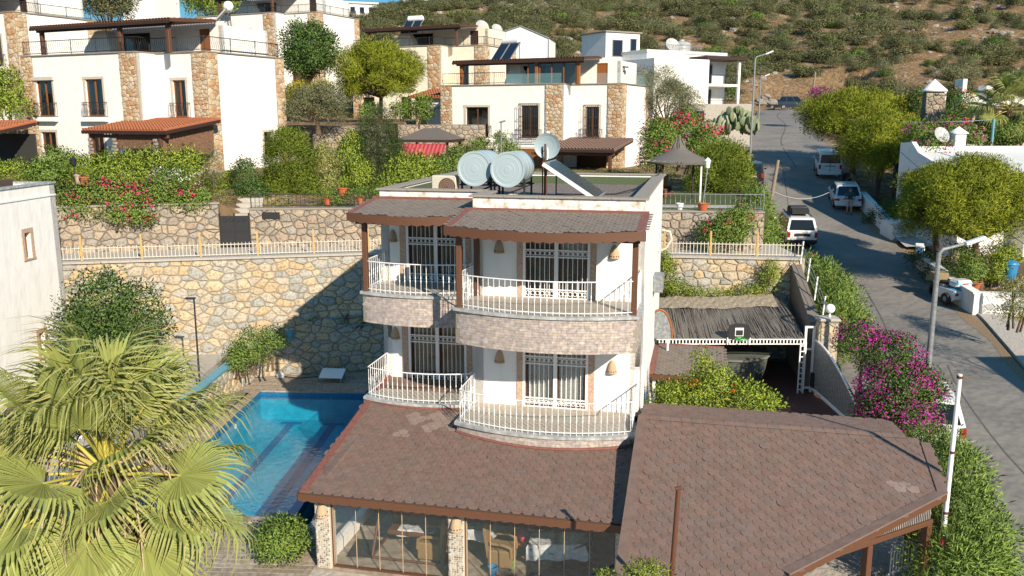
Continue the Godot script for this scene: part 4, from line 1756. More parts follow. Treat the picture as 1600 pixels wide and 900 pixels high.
func wicker_chair(called: String, label: String, at: Vector3, yaw: float) -> void:
	var t := thing(called, label, "wicker chair", at, yaw, "wicker chairs in the veranda")
	var mb := MB.new()
	mb.bbox(v3(0, 0.25, 0), v3(0.56, 0.42, 0.56), 0.03)
	part("seat", mb, M.wicker, t)
	# high back with rounded shoulders
	mb = MB.new()
	var poly := PackedVector2Array()
	for k in 15:
		var a := PI * k / 14.0
		poly.append(v2(cos(a) * 0.28, 0.85 + sin(a) * 0.22))
	poly.append(v2(-0.25, 0.2))
	poly.append(v2(0.25, 0.2))
	mb.prism(poly, -0.035, 0.035, Transform3D(Basis(Vector3.RIGHT, -0.12), v3(0, 0.05, -0.24)))
	part("backrest", mb, M.wicker, t)
	for s in [-1.0, 1.0]:
		mb = MB.new()
		mb.tube([v3(s * 0.26, 0.62, -0.22), v3(s * 0.29, 0.62, 0.1), v3(s * 0.27, 0.55, 0.25), v3(s * 0.26, 0.3, 0.27)], [0.04], 7)
		part("armrest", mb, M.wicker, t)
		for z in [-0.24, 0.24]:
			mb = MB.new()
			mb.bar(v3(s * 0.24, 0, z), v3(s * 0.24, 0.1, z), 0.025, 6)
			part("leg", mb, M.wood_dark, t)


func cloth_over(w: float, d: float, h: float, hang: float, seed_: int) -> MB:
	# a cloth draped over a box: grid that falls at the edges with folds
	rng.seed = seed_
	var mb := MB.new()
	var n := 22
	var P := []
	for j in n + 1:
		for i in n + 1:
			var u := lerpf(-w * 0.5 - hang, w * 0.5 + hang, float(i) / n)
			var v := lerpf(-d * 0.5 - hang, d * 0.5 + hang, float(j) / n)
			var ox := maxf(0.0, absf(u) - w * 0.5)
			var oz := maxf(0.0, absf(v) - d * 0.5)
			var dr := maxf(ox, oz)
			var x := clampf(u, -w * 0.5, w * 0.5) + signf(u) * ox * 0.15
			var z := clampf(v, -d * 0.5, d * 0.5) + signf(v) * oz * 0.15
			var wob := 0.035 * sin(u * 11.0 + v * 7.0 + seed_) * (0.25 + dr * 3.0)
			x += wob * (1.0 if ox > 0 else 0.1)
			z += wob * (1.0 if oz > 0 else 0.1)
			P.append(v3(x, h - dr + 0.012 * sin(u * 9.0 + seed_) * sin(v * 8.0) + rf(-0.004, 0.004), z))
	for j in n:
		for i in n:
			var a := j * (n + 1) + i
			mb.quad(P[a + n + 1], P[a + n + 2], P[a + 1], P[a])
	return mb


func veranda_things(hx: Transform3D) -> void:
	var f := 0.035
	# door mat, swing seat on its frame, covered table, chairs
	var mb := MB.new()
	mb.bbox(v3(0, 0.012, 0), v3(0.62, 0.024, 0.85), 0.008)
	single("floor_mat", mb, M.rubber, "dark grey mat lying on the tiles behind the first glass leaf", "mat", "", hx * Transform3D(Basis(Vector3.UP, 0.1), v3(-6.1, f, 3.45)))
	var sw := thing("garden_swing", "brown metal garden swing frame behind the glass by the first pillar", "garden swing", hx * v3(-4.9, f, 3.1), 12.5)
	for s in [-1.0, 1.0]:
		mb = MB.new()
		mb.bar(v3(s * 0.85, 0.02, 0.75), v3(s * 0.75, 1.75, 0), 0.035, 7)
		mb.bar(v3(s * 0.85, 0.02, -0.75), v3(s * 0.75, 1.75, 0), 0.035, 7)
		mb.bar(v3(s * 0.85, 0.04, -0.75), v3(s * 0.85, 0.04, 0.75), 0.03, 7)
		part("side_frame", mb, M.wood_brown, sw)
	mb = MB.new()
	mb.bar(v3(-0.8, 1.75, 0), v3(0.8, 1.75, 0), 0.04, 7)
	mb.bar(v3(-0.85, 0.04, 0.75), v3(0.85, 0.04, 0.75), 0.03, 7)
	part("crossbar", mb, M.wood_brown, sw)
	mb = MB.new()
	mb.bbox(v3(0, 0.45, 0.05), v3(1.3, 0.12, 0.5), 0.03)
	mb.bbox(v3(0, 0.75, -0.22), v3(1.3, 0.5, 0.1), 0.03, Basis(Vector3.RIGHT, -0.2))
	part("bench", mb, M.wood_brown, sw)
	mb = MB.new()
	for s in [-0.6, 0.6]:
		mb.bar(v3(s, 0.5, 0.05), v3(s, 1.72, 0), 0.01, 4)
	part("hanger", mb, M.metal_black, sw)
	single("seat_throw", cloth_over(0.9, 0.4, 0.54, 0.16, 3), M.cloth_white, "crumpled white throw lying on the swing bench", "throw", "", hx * Transform3D(Basis(), v3(-4.85, f, 3.15)))
	var tb := thing("dining_table", "long wooden dining table standing behind the middle pebble pillar", "table", hx * v3(-3.55, f, 2.4), 12.5)
	mb = MB.new()
	mb.bbox(v3(0, 0.71, 0), v3(1.0, 0.08, 1.9), 0.01)
	part("tabletop", mb, M.wood_orange, tb)
	for sx in [-0.42, 0.42]:
		for sz in [-0.85, 0.85]:
			mb = MB.new()
			mb.bbox(v3(sx, 0.335, sz), v3(0.08, 0.67, 0.08), 0.008)
			part("leg", mb, M.wood_orange, tb)
	single("tablecloth", cloth_over(1.02, 1.92, 0.765, 0.28, 8), M.cloth_white, "white cloth hanging down over the long dining table", "tablecloth", "", hx * Transform3D(Basis(), v3(-3.55, f, 2.4)))
	wicker_chair("wicker_chair", "tan wicker armchair left of the middle pillar facing the table", hx * v3(-4.42, f, 3.45), 12.5 + 90.0)
	wicker_chair("wicker_chair", "tan wicker armchair right of the middle pillar with its back to the fan", hx * v3(-2.75, f, 3.45), 12.5 - 90.0)
	# bench with toys on it
	var bn := thing("low_bench", "low orange wooden bench in the veranda carrying children's toys", "bench", hx * v3(-2.25, f, 2.7), 12.5)
	mb = MB.new()
	mb.bbox(v3(0, 0.36, 0), v3(0.7, 0.06, 0.9), 0.01)
	part("seat", mb, M.wood_orange, bn)
	for sx in [-0.28, 0.28]:
		for sz in [-0.38, 0.38]:
			mb = MB.new()
			mb.bbox(v3(sx, 0.165, sz), v3(0.07, 0.33, 0.07), 0.008)
			part("leg", mb, M.wood_orange, bn)
	var k := 0
	for q in [[v3(-2.42, f + 0.392, 2.9), M.plastic_pink, "pink plastic toy lying on the low wooden bench, front edge"], [v3(-2.3, f + 0.392, 2.5), M.plastic_pink, "pink plastic toy lying on the low wooden bench, rear edge"], [v3(-2.55, f, 3.55), M.plastic_green, "lime green toy bucket standing on the floor behind the glass"], [v3(-2.85, f, 3.95), M.plastic_blue, "blue toy bucket standing on the floor close to the glass"]]:
		mb = MB.new()
		mb.lathe([v2(0, 0), v2(0.08, 0.0), v2(0.12, 0.06), v2(0.11, 0.14), v2(0.05, 0.2), v2(0.0, 0.21)] if k < 2 else [v2(0, 0), v2(0.08, 0.0), v2(0.11, 0.2), v2(0.12, 0.21), v2(0.1, 0.21), v2(0.07, 0.02), v2(0, 0.02)], 12)
		single("toy", mb, q[1], q[2], "toy", "toys in the veranda", hx * Transform3D(Basis(), q[0]))
		k += 1
	# folded rocker under a pale cloth
	var rk := thing("rocking_lounger", "bentwood rocking lounger under a pale sheet", "lounger", hx * v3(-1.5, f, 3.15), 12.5)
	for z in [-0.3, 0.3]:
		mb = MB.new()
		mb.tube([v3(-0.8, 0.25, z), v3(-0.4, 0.06, z), v3(0.1, 0.03, z), v3(0.6, 0.12, z), v3(0.85, 0.3, z)], [0.025], 6)
		part("runner", mb, M.wood_brown, rk)
		mb = MB.new()
		mb.tube([v3(-0.5, 0.1, z), v3(-0.6, 0.45, z), v3(0.0, 0.38, z), v3(0.75, 0.75, z), v3(0.7, 0.4, z), v3(0.3, 0.06, z)], [0.022], 6)
		part("side_frame", mb, M.wood_brown, rk)
	mb = MB.new()
	mb.mm(v3(-0.55, 0.36, -0.28), v3(0.1, 0.4, 0.28))
	part("seat", mb, M.wicker, rk)
	single("dust_sheet", cloth_over(1.35, 0.62, 0.62, 0.34, 15), M.cloth_white, "pale blue-white dust sheet bunched over the rocking lounger", "sheet", "", hx * Transform3D(Basis(v3(0, 0, 1), 0.12), v3(-1.45, f, 3.15)))
	# white kitchen range, curtain and fan at the back
	var st := thing("gas_cooker", "white free-standing gas cooker at the back of the veranda", "cooker", hx * v3(-1.25, f, 1.7), 12.5)
	mb = MB.new()
	mb.bbox(v3(0, 0.44, 0), v3(0.62, 0.88, 0.6), 0.02)
	part("body", mb, M.metal_white, st)
	mb = MB.new()
	mb.bbox(v3(0, 0.42, 0.302), v3(0.5, 0.36, 0.02), 0.005)
	part("oven_door", mb, M.solar_glass, st)
	mb = MB.new()
	mb.bar(v3(-0.22, 0.66, 0.34), v3(0.22, 0.66, 0.34), 0.012, 6)
	part("handle", mb, M.metal_grey, st)
	for x in [-0.2, 0.0, 0.2]:
		mb = MB.new()
		mb.lathe([v2(0.03, 0), v2(0.025, 0.03), v2(0, 0.032)], 10, v3(x, 0.8, 0.3), Basis(Vector3.RIGHT, PI / 2))
		part("knob", mb, M.metal_black, st)
	mb = MB.new()
	var c := 0
	while c < 26:
		var xa := -0.95 + c * 0.035
		var za := 1.25 + 0.05 * sin(c * 1.5)
		var zb := 1.25 + 0.05 * sin((c + 1) * 1.5)
		mb.quad(v3(xa, 0.1, za), v3(xa + 0.035, 0.1, zb), v3(xa + 0.035, 2.1, zb), v3(xa, 2.1, za))
		c += 1
	single("hanging_sheet", mb, M.cloth_white, "pale sheet hanging at the right-hand end of the veranda", "curtain", "", hx)
	var fan := thing("ceiling_fan", "ceiling fan with five pale blades hanging from the veranda roof", "ceiling fan", hx * v3(-2.0, 1.5, 3.5), 12.5)
	mb = MB.new()
	mb.lathe([v2(0, -0.02), v2(0.07, 0.0), v2(0.13, 0.06), v2(0.13, 0.12), v2(0.06, 0.17), v2(0.02, 0.2), v2(0.02, 0.52)], 14)
	part("motor", mb, M.metal_grey, fan)
	mb = MB.new()
	mb.prism(PackedVector2Array([v2(0.12, -0.04), v2(0.62, -0.075), v2(0.66, -0.03), v2(0.66, 0.03), v2(0.62, 0.075), v2(0.12, 0.04)]), 0, 0.012, Transform3D(Basis(Vector3.RIGHT, PI / 2 + 0.15), v3(0, 0.08, 0)))
	var bl := mb.mesh()
	for j in 5:
		part("blade", bl, M.paint_ivory, fan, Transform3D(Basis(Vector3.UP, TAU * j / 5.0 + 0.35), Vector3.ZERO))


func make_pergola() -> void:
	var o := thing("shingled_pergola", "wide brown shingled pergola roof with a slanting front edge", "pergola", v3(3.21, 0, -20.9), 12.5)
	var zr := 0.95
	var yr := 2.93
	var fs := 0.2
	var bs := 0.12
	var front := PackedVector2Array([v2(0.1, zr), v2(6.1, zr), v2(6.52, 1.25), v2(6.46, 3.12), v2(3.16, 6.06), v2(2.5, 6.6), v2(0.12, 6.6)])
	var back := PackedVector2Array([v2(0.1, zr), v2(0.15, -0.6), v2(6.0, -0.58), v2(6.1, zr)])
	for s in 2:
		var pl := front if s == 0 else back
		var mb := MB.new()
		var pts := []
		for p in pl:
			pts.append(v3(p.x, yr - (fs * (p.y - zr) if s == 0 else bs * (zr - p.y)), p.y))
		for k in range(1, pl.size() - 1):
			var dn := v3(0, -0.09, 0)
			if s == 0:
				mb.tri(pts[0], pts[k + 1], pts[k])
				mb.tri(pts[0] + dn, pts[k] + dn, pts[k + 1] + dn)
			else:
				mb.tri(pts[0], pts[k + 1], pts[k])
				mb.tri(pts[0] + dn, pts[k] + dn, pts[k + 1] + dn)
		for k in pl.size():
			var P: Vector3 = pts[k]
			var R: Vector3 = pts[(k + 1) % pl.size()]
			mb.quad(R + v3(0, -0.09, 0), P + v3(0, -0.09, 0), P, R)
		var roof := part("roof" if s == 0 else "rear_roof", mb, M.shingle_base, o)
		var near := o.transform.affine_inverse() * v3(0, 10.05, 0)
		if s == 0:
			var uy := v3(0, fs, -1).normalized()
			var ln := sqrt(1.0 + fs * fs)
			var poly := PackedVector2Array()
			for p in pl:
				poly.append(v2(p.x, (6.62 - p.y) * ln))
			shingles(roof, v3(0, yr - fs * (6.62 - zr), 6.62), Vector3.RIGHT, uy, poly, 0.25, 0.175, family("shingle", 5), M.shingle_copies, 300, 33, near, [[v2(5.6, 3.6), v2(0.3, 0.22)]])
		else:
			var uy := v3(0, bs, 1).normalized()
			var ln := sqrt(1.0 + bs * bs)
			var poly := PackedVector2Array()
			for p in pl:
				poly.append(v2(6.2 - p.x, (p.y + 0.6) * ln))
			shingles(roof, v3(6.2, yr - bs * (zr + 0.6), -0.6), Vector3.LEFT, uy, poly, 0.25, 0.175, family("shingle", 5), M.shingle_copies, 0, 34, near)
	# ridge caps
	var x := 0.2
	rng.seed = 8
	while x < 6.1:
		var mb := MB.new()
		for q in [[-1.0, 0.13], [1.0, -0.2]]:
			var d := v3(0, q[1] * 0.17 * signf(q[0]) * 1.0, 0.17 * q[0])
			d.y = -absf(q[1]) * 0.17
			var A := v3(x - 0.12, yr + 0.035, zr)
			var B := v3(x + 0.14, yr + 0.03, zr)
			if q[0] > 0:
				mb.quad(A + d, B + d, B, A)
			else:
				mb.quad(B + d, A + d, A, B)
		part("ridge_cap", mb, M["shingle_%d" % (rng.randi() % 5)], o)
		x += 0.25
	# red-brown edge boards
	var e := []
	for p in [v2(6.52, 1.25), v2(6.46, 3.12), v2(3.16, 6.06), v2(2.5, 6.6), v2(0.12, 6.6)]:
		e.append(v3(p.x, yr - fs * (p.y - zr) + 0.02, p.y))
	e.reverse()
	part("edge_board", fascia_strip(e, 0.12, 0.02), M.wood_brown, o)
	part("side_board", fascia_strip([v3(0.1, yr + 0.01, zr), v3(0.12, yr - fs * 5.65 + 0.01, 6.6)], 0.14, 0.02), M.wood_dark, o)
	# trimmed border strips that close the tab ends
	for q in [[v2(0.16, zr), v2(0.18, 6.6)], [v2(6.46, 1.25), v2(6.4, 3.1)], [v2(6.42, 3.06), v2(3.12, 6.0)]]:
		var P := v3(q[0].x, yr - fs * (q[0].y - zr) + 0.03, q[0].y)
		var Q := v3(q[1].x, yr - fs * (q[1].y - zr) + 0.03, q[1].y)
		var f2 := (Q - P).normalized()
		var sd := f2.cross(Vector3.UP).normalized()
		var bx := MB.new()
		bx.box((P + Q) * 0.5, v3(0.2, 0.035, P.distance_to(Q)), Basis(sd, sd.cross(f2) * -1.0, f2 * -1.0))
		part("border_strip", bx, M.shingle_1, o)
	# white trim line under the slanting edge
	var mb2 := MB.new()
	mb2.tube([v3(6.42, 2.36, 3.1), v3(3.14, 1.77, 6.02)], [0.02], 5)
	part("trim_line", mb2, M.metal_white, o)
	# level beam, posts and slatted gable under the slanting edge
	var A := v3(6.28, 1.86, 2.92)
	var B := v3(2.3, 1.86, 6.4)
	var t := (B - A).normalized()
	var nb := Basis(t, Vector3.UP, t.cross(Vector3.UP))
	var mb3 := MB.new()
	mb3.bbox((A + B) * 0.5 - v3(0, 0.05, 0), v3(A.distance_to(B), 0.12, 0.12), 0.01, nb)
	part("beam", mb3, M.wood_brown, o)
	for q in [0.02, 0.36, 0.85]:
		var p := A.lerp(B, q)
		mb3 = MB.new()
		mb3.bbox(v3(p.x, 0.86, p.z), v3(0.15, 1.78, 0.15), 0.012, nb)
		part("post", mb3, M.wood_brown, o)
	mb3 = MB.new()
	mb3.bbox(v3(6.3, 1.3, 1.2), v3(0.14, 2.6, 0.14), 0.012)
	part("post", mb3, M.wood_brown, o)
	var sm := MB.new()
	sm.mm(v3(-0.012, 0, -0.01), v3(0.012, 1, 0.01))
	var smm := sm.mesh()
	var n := 46
	for k in n:
		var p := A.lerp(B, 0.01 + 0.5 * k / n)
		var top := yr - fs * (p.z - zr) - 0.12
		var h := top - 1.87
		if h > 0.03:
			part("slat", smm, M.canvas_grey, o, Transform3D(nb * Basis.from_scale(v3(1, h, 1)), v3(p.x, 1.87, p.z)))
	for k in 5:
		mb3 = MB.new()
		var z := 0.2 + k * 1.35
		mb3.mm(v3(0.25, yr - fs * absf(z - zr) - 0.24, z - 0.05), v3(6.2 - maxf(0.0, z - 3.2) * 1.12, yr - fs * absf(z - zr) - 0.12, z + 0.05))
		part("rafter", mb3, M.wood_dark, o)
	# two gutters' ends by the house corner
	mb3 = MB.new()
	mb3.lathe([v2(0.1, 0), v2(0.1, 0.18), v2(0.08, 0.2), v2(0, 0.2)], 14, v3(0.02, 2.72, 0.6), Basis(Vector3.RIGHT, -1.2))
	part("gutter_end", mb3, M.wood_dark, o)


# ---------------------------------------------------------------- stone walls, fences, gates, left neighbour
func picket_fence(o: Node3D, path: Array, y: float, h: float, gap: float, post_gap: float, mt: Material, post_mt: Material, post_h := 0.95) -> void:
	var w := path_len(path)
	var mb := MB.new()
	for f in [0.12, 0.86]:
		var pts := []
		for p in path:
			pts.append(p + v3(0, y + h * f, 0))
		mb.tube(pts, [0.022], 5)
	part("rail", mb, mt, o)
	mb = MB.new()
	mb.mm(v3(-0.013, 0.03, -0.01), v3(0.013, h * 0.96, 0.01))
	mb.quad(v3(-0.013, h * 0.96, 0.0), v3(0.013, h * 0.96, 0.0), v3(0, h * 1.04, 0), v3(0, h * 1.04, 0))
	var pm := mb.mesh()
	var s := gap
	while s < w:
		var xf := path_at(path, s)
		xf.origin.y += y
		part("picket", pm, mt, o, xf)
		s += gap
	mb = MB.new()
	mb.mm(v3(-0.035, 0, -0.035), v3(0.035, post_h, 0.035))
	mb.mm(v3(-0.05, h * 0.35, -0.05), v3(0.05, h * 0.7, 0.05))
	pm = mb.mesh()
	s = post_gap * 0.75
	while s < w:
		var xf := path_at(path, s)
		xf.origin.y += y
		part("post", pm, post_mt, o, xf)
		s += post_gap


func make_walls() -> void:
	var warm := family("stone_warm", 11)
	var grey := family("stone_grey", 6)
	# the tall retaining wall behind the pool
	var o := thing("retaining_wall", "tall retaining wall of yellow and blue-grey stones behind the pool", "stone wall")
	var pa := [v3(-17.6, 0, -31.1), v3(-5.0, 0, -33.75), v3(-1.5, 0, -33.9)]
	part("mortar_bed", backing(pa, 4.74, 4.74, 0.5, 0.4), M.mortar, o)
	stone_face(o, pa, 4.72, 4.72, 0.28, 1.5, warm, 101, 300, 0.045, 0.014)
	var cap := MB.new()
	for k in 2:
		var a: Vector3 = pa[k]
		var b: Vector3 = pa[k + 1]
		var t := (b - a).normalized()
		cap.box((a + b) * 0.5 + v3(0, 4.78, 0) - t.cross(Vector3.UP) * 0.22, v3(a.distance_to(b) + 0.02, 0.08, 0.62), Basis(t, Vector3.UP, t.cross(Vector3.UP)))
	part("cap", cap, M.concrete, o)
	o = thing("retaining_wall", "tan and grey retaining wall behind the reed roof, right of the house", "stone wall")
	var pb := [v3(2.5, 0.85, -33.4), v3(5.6, 0.85, -33.0), v3(11.0, 0.85, -32.25)]
	part("mortar_bed", backing(pb, 3.9, 3.9, 0.5, 0.4), M.mortar, o)
	stone_face(o, [v3(4.9, 0.85, -33.08), v3(5.6, 0.85, -33.0), v3(11.0, 0.85, -32.25)], 3.86, 3.86, 0.28, 1.5, warm, 102, 300, 0.045, 0.014)
	cap = MB.new()
	for k in 2:
		var a: Vector3 = pb[k]
		var b: Vector3 = pb[k + 1]
		var t := (b - a).normalized()
		cap.box((a + b) * 0.5 + v3(0, 3.93, 0) - t.cross(Vector3.UP) * 0.22, v3(a.distance_to(b), 0.08, 0.6), Basis(t, Vector3.UP, t.cross(Vector3.UP)))
	part("cap", cap, M.concrete, o)
	# path on top of it
	var mb := MB.new()
	mb.ground(PackedVector2Array([v2(-19, -31.6), v2(-19, -36.4), v2(11.2, -36.4), v2(11.2, -32.6), v2(5.6, -33.4), v2(-1.5, -34.3), v2(-5.0, -34.15), v2(-17.6, -31.5)]), 4.0, 4.74)
	struct("upper_path", mb, M.concrete)
	# white fences with yellow posts along the top
	o = thing("picket_fence", "low white picket fence with yellow posts above the pool wall", "fence")
	picket_fence(o, [v3(-17.5, 0, -31.35), v3(-5.0, 0, -34.0), v3(-1.5, 0, -34.15)], 4.82, 0.52, 0.135, 2.1, M.paint_ivory, M.paint_yellow)
	o = thing("picket_fence", "low white picket fence above the stone wall behind the reed roof", "fence")
	picket_fence(o, [v3(4.6, 0, -33.3), v3(11.0, 0, -32.5)], 4.82, 0.52, 0.135, 1.75, M.paint_ivory, M.paint_yellow)
	# grey garden walls behind the path
	o = thing("garden_wall", "grey rubble garden wall under the red bougainvillea", "stone wall")
	var pc := [v3(-19.0, 4.7, -33.6), v3(-12.05, 4.7, -35.45)]
	part("mortar_bed", backing(pc, 1.85, 1.85, 0.5, 0.3), M.mortar_grey, o)
	stone_face(o, pc, 1.85, 1.85, 0.27, 1.3, grey, 103, 300, 0.05, 0.014)
	part("wall_cap", backing([v3(-19.0, 6.55, -33.55), v3(-12.0, 6.55, -35.4)], 0.07, 0.07, 0.58), M.coping_stone, o)
	o = thing("garden_wall", "grey rubble garden wall with a dark name plate, right of the black gate", "stone wall")
	var pd := [v3(-10.85, 4.7, -35.6), v3(-3.5, 4.7, -35.9), v3(2.0, 4.7, -35.9)]
	part("mortar_bed", backing(pd, 1.6, 1.6, 0.5, 0.3), M.mortar_grey, o)
	stone_face(o, [v3(-10.85, 4.7, -35.6), v3(-4.4, 4.7, -35.86)], 1.6, 1.6, 0.27, 1.3, grey, 104, 300, 0.05, 0.014)
	part("wall_cap", backing([v3(-10.9, 6.3, -35.55), v3(-3.5, 6.3, -35.85), v3(2.0, 6.3, -35.85)], 0.06, 0.06, 0.58), M.coping_stone, o)
	mb = MB.new()
	mb.bbox(v3(0, 0, 0.03), v3(0.72, 0.28, 0.03), 0.008)
	mb.mm(v3(-0.33, -0.11, 0.044), v3(0.33, -0.1, 0.048))
	mb.mm(v3(-0.33, 0.1, 0.044), v3(0.33, 0.11, 0.048))
	var px := path_at(pd, 0.9)
	px.origin += v3(0, 1.36, 0) + px.basis.z * 0.05
	part("name_plate", mb, M.metal_black, o, px)
	o = thing("garden_wall", "grey rubble garden wall below the gazebo lawn railing", "stone wall")
	var pe := [v3(2.2, 4.7, -35.6), v3(5.6, 4.7, -35.2), v3(10.2, 4.7, -34.8)]
	part("mortar_bed", backing(pe, 1.55, 1.55, 0.5, 0.3), M.mortar_grey, o)
	stone_face(o, [v3(5.2, 4.7, -35.25), v3(5.6, 4.7, -35.2), v3(10.2, 4.7, -34.8)], 1.55, 1.55, 0.3, 1.3, grey, 105, 300, 0.05, 0.015)
	part("wall_cap", backing([v3(2.2, 6.25, -35.55), v3(5.6, 6.25, -35.15), v3(10.2, 6.25, -34.75)], 0.06, 0.06, 0.6), M.coping_stone, o)
	# black gate with stairs going up behind it
	o = thing("garden_gate", "black sheet metal garden gate between two grey rubble walls", "gate", v3(-11.45, 4.74, -35.5), -7.0)
	mb = MB.new()
	mb.mm(v3(-0.56, 0.06, -0.02), v3(0.56, 1.32, 0.02))
	part("sheet", mb, M.metal_black, o)
	for x in [-0.58, 0.0, 0.58]:
		mb = MB.new()
		mb.bbox(v3(x, 0.72, 0.0), v3(0.06, 1.42, 0.07), 0.008)
		part("upright", mb, M.metal_black, o)
	mb = MB.new()
	for k in 4:
		mb.torus(v3(-0.36 + 0.24 * k, 1.15, 0.03), Basis(), 0.08, 0.01, 10, 4)
	mb.mm(v3(-0.56, 0.66, 0.02), v3(0.56, 0.7, 0.04))
	part("scrolls", mb, M.metal_black, o)
	o = thing("garden_steps", "pale concrete steps climbing behind the black gate", "steps", v3(-11.45, 4.72, -35.9), -7.0)
	for k in 9:
		mb = MB.new()
		mb.bbox(v3(0, 0.1 + k * 0.19, -0.2 - k * 0.42), v3(1.15, 0.2, 0.46), 0.01)
		part("step", mb, M.concrete, o)
	# low stone wall beside the pool, blue coping on its far half
	o = thing("pool_wall", "low stone wall with a light blue coping along the pool's left side", "stone wall")
	var pf := [v3(-10.75, 0, -20.0), v3(-10.08, 0, -32.6)]
	part("mortar_bed", backing(pf, 1.0, 1.25, 0.3, 0.3), M.mortar, o)
	stone_face(o, pf, 0.98, 1.23, 0.34, 1.2, warm, 106, 300, 0.04, 0.018)
	part("blue_coping", backing([v3(-10.3, 1.17, -26.5), v3(-10.05, 1.25, -31.3)], 0.07, 0.07, 0.34), M.coping_blue, o)
	# white railing on the neighbour's side of it
	o = thing("white_railing", "short white railing stepping up behind the low pool wall", "railing")
	picket_fence(o, [v3(-12.4, 0, -22.0), v3(-11.4, 0, -29.2)], 1.05, 0.75, 0.14, 3.4, M.metal_white, M.metal_white, 1.3)
	mb = MB.new()
	mb.mm(v3(-13.0, -0.3, -33.0), v3(-11.0, 1.05, -20.0))
	struct("neighbour_path", mb, M.concrete)
	# boundary wall between the drive and the street
	o = thing("boundary_wall", "dark rough stone boundary wall between driveway and street", "stone wall")
	var pg := [v3(10.45, 0.85, -28.6), v3(10.95, 0.85, -32.5)]
	part("mortar_bed", backing([v3(10.95, 0.85, -32.4), v3(10.5, 0.85, -28.6)], 3.8, 2.35, -0.35, 0.6), M.mortar_grey, o)
	stone_face(o, [v3(10.9, 0.85, -32.3), v3(10.45, 0.85, -28.6)], 3.75, 2.3, 0.3, 1.2, grey, 107, 120, 0.05, 0.015)
	# chain link stubs: leaning posts with wires over the boundary wall
	o = thing("wire_fence", "leaning white posts with wires on the boundary wall", "fence")
	for k in 4:
		var p := v3(10.9, 4.62, -32.2).lerp(v3(10.65, 3.2, -28.9), k / 3.0)
		mb = MB.new()
		mb.bar(p, p + v3(0.06, 0.85, 0.0), 0.028, 6)
		part("post", mb, M.metal_white, o)
	mb = MB.new()
	for h in [0.3, 0.6, 0.8]:
		mb.bar(v3(10.9, 4.62 + h, -32.2), v3(10.65, 3.2 + h, -28.9), 0.01, 4)
	part("wire", mb, M.metal_grey, o)
	# gate pillar with its globe lamp
	o = thing("gate_pillar", "square yellowish stone gate pillar at the driveway entrance", "pillar", v3(10.55, 0.85, -28.1), 4.0)
	mb = MB.new()
	mb.bbox(v3(0, 1.28, 0), v3(0.6, 2.56, 0.55), 0.03)
	part("shaft", mb, M.mortar, o)
	rng.seed = 61
	for f in 2:
		var cells := voronoi(0.6 if f == 0 else 0.55, 2.5, 0.3, 1.2, 130 + f)
		for c in cells:
			var sm := stone_mesh(c, 0.01, 0.03)
			if sm.is_empty():
				continue
			var xf := Transform3D(Basis(), v3(-0.3 + sm[1].x, sm[1].y, 0.275)) if f == 0 else Transform3D(Basis(Vector3.UP, -PI / 2), v3(-0.3, sm[1].y, -0.275 + sm[1].x))
			part("stone", sm[0], warm[[0, 1, 3, 7][rng.randi() % 4]], o, xf)
	mb = MB.new()
	mb.bbox(v3(0, 2.6, 0), v3(0.7, 0.1, 0.66), 0.03)
	part("cap", mb, M.concrete, o)
	o = thing("globe_lamp", "white globe lamp standing on the stone gate pillar", "lamp", v3(10.62, 3.5, -28.15))
	mb = MB.new()
	mb.lathe([v2(0.05, 0), v2(0.04, 0.04), v2(0.025, 0.1), v2(0.05, 0.14)], 10)
	part("neck", mb, M.metal_white, o)
	mb = MB.new()
	var prof := []
	for k in 11:
		var a := -PI / 2 + PI * k / 10.0
		prof.append(v2(cos(a) * 0.16, 0.28 + sin(a) * 0.16))
	mb.lathe(prof, 18)
	part("globe", mb, M.lamp_glass, o)
	# sliding gate: grey boards under a sweeping top rail, hung from a white frame
	o = thing("sliding_gate", "grey boarded driveway gate whose top sweeps down in a curve", "gate", v3(10.2, 0.88, -28.2), 0.0)
	rng.seed = 63
	var n := 26
	for k in n:
		var z := 0.16 + k * 0.135
		var q := float(k) / n
		var h := 1.62 - 1.05 * pow(maxf(0.0, q - 0.05) / 0.95, 1.7)
		mb = MB.new()
		mb.bbox(v3(0.03 * q, 0.18 + h * 0.5, z), v3(0.03, h, 0.125), 0.006)
		part("board", mb, M.zinc_blue if k % 5 == 9 else M.metal_grey, o)
	mb = MB.new()
	var pts := []
	for k in 21:
		var q := k / 20.0
		pts.append(v3(0.03 * q, 0.2 + 1.62 - 1.05 * pow(maxf(0.0, q - 0.05) / 0.95, 1.7), 0.1 + q * 3.55))
	mb.tube(pts, [0.035], 7)
	part("top_rail", mb, M.metal_white, o)
	mb = MB.new()
	mb.bbox(v3(0.0, 0.13, 1.9), v3(0.07, 0.1, 3.7), 0.01)
	part("bottom_rail", mb, M.metal_white, o)
	o = thing("gate_frame", "tall narrow white steel frame at the driveway gate", "gate frame", v3(9.98, 0.88, -28.15))
	mb = MB.new()
	for x in [-0.12, 0.16]:
		mb.mm(v3(x - 0.035, 0, -0.035), v3(x + 0.035, 2.3, 0.035))
	for y in [0.15, 1.5, 2.27]:
		mb.mm(v3(-0.085, y - 0.03, -0.03), v3(0.125, y + 0.03, 0.03))
	part("frame", mb, M.metal_white, o)
	mb = MB.new()
	mb.bbox(v3(0.2, 0.45, 0.1), v3(0.16, 0.5, 0.2), 0.02)
	part("motor_box", mb, M.metal_black, o)
	left_neighbour()


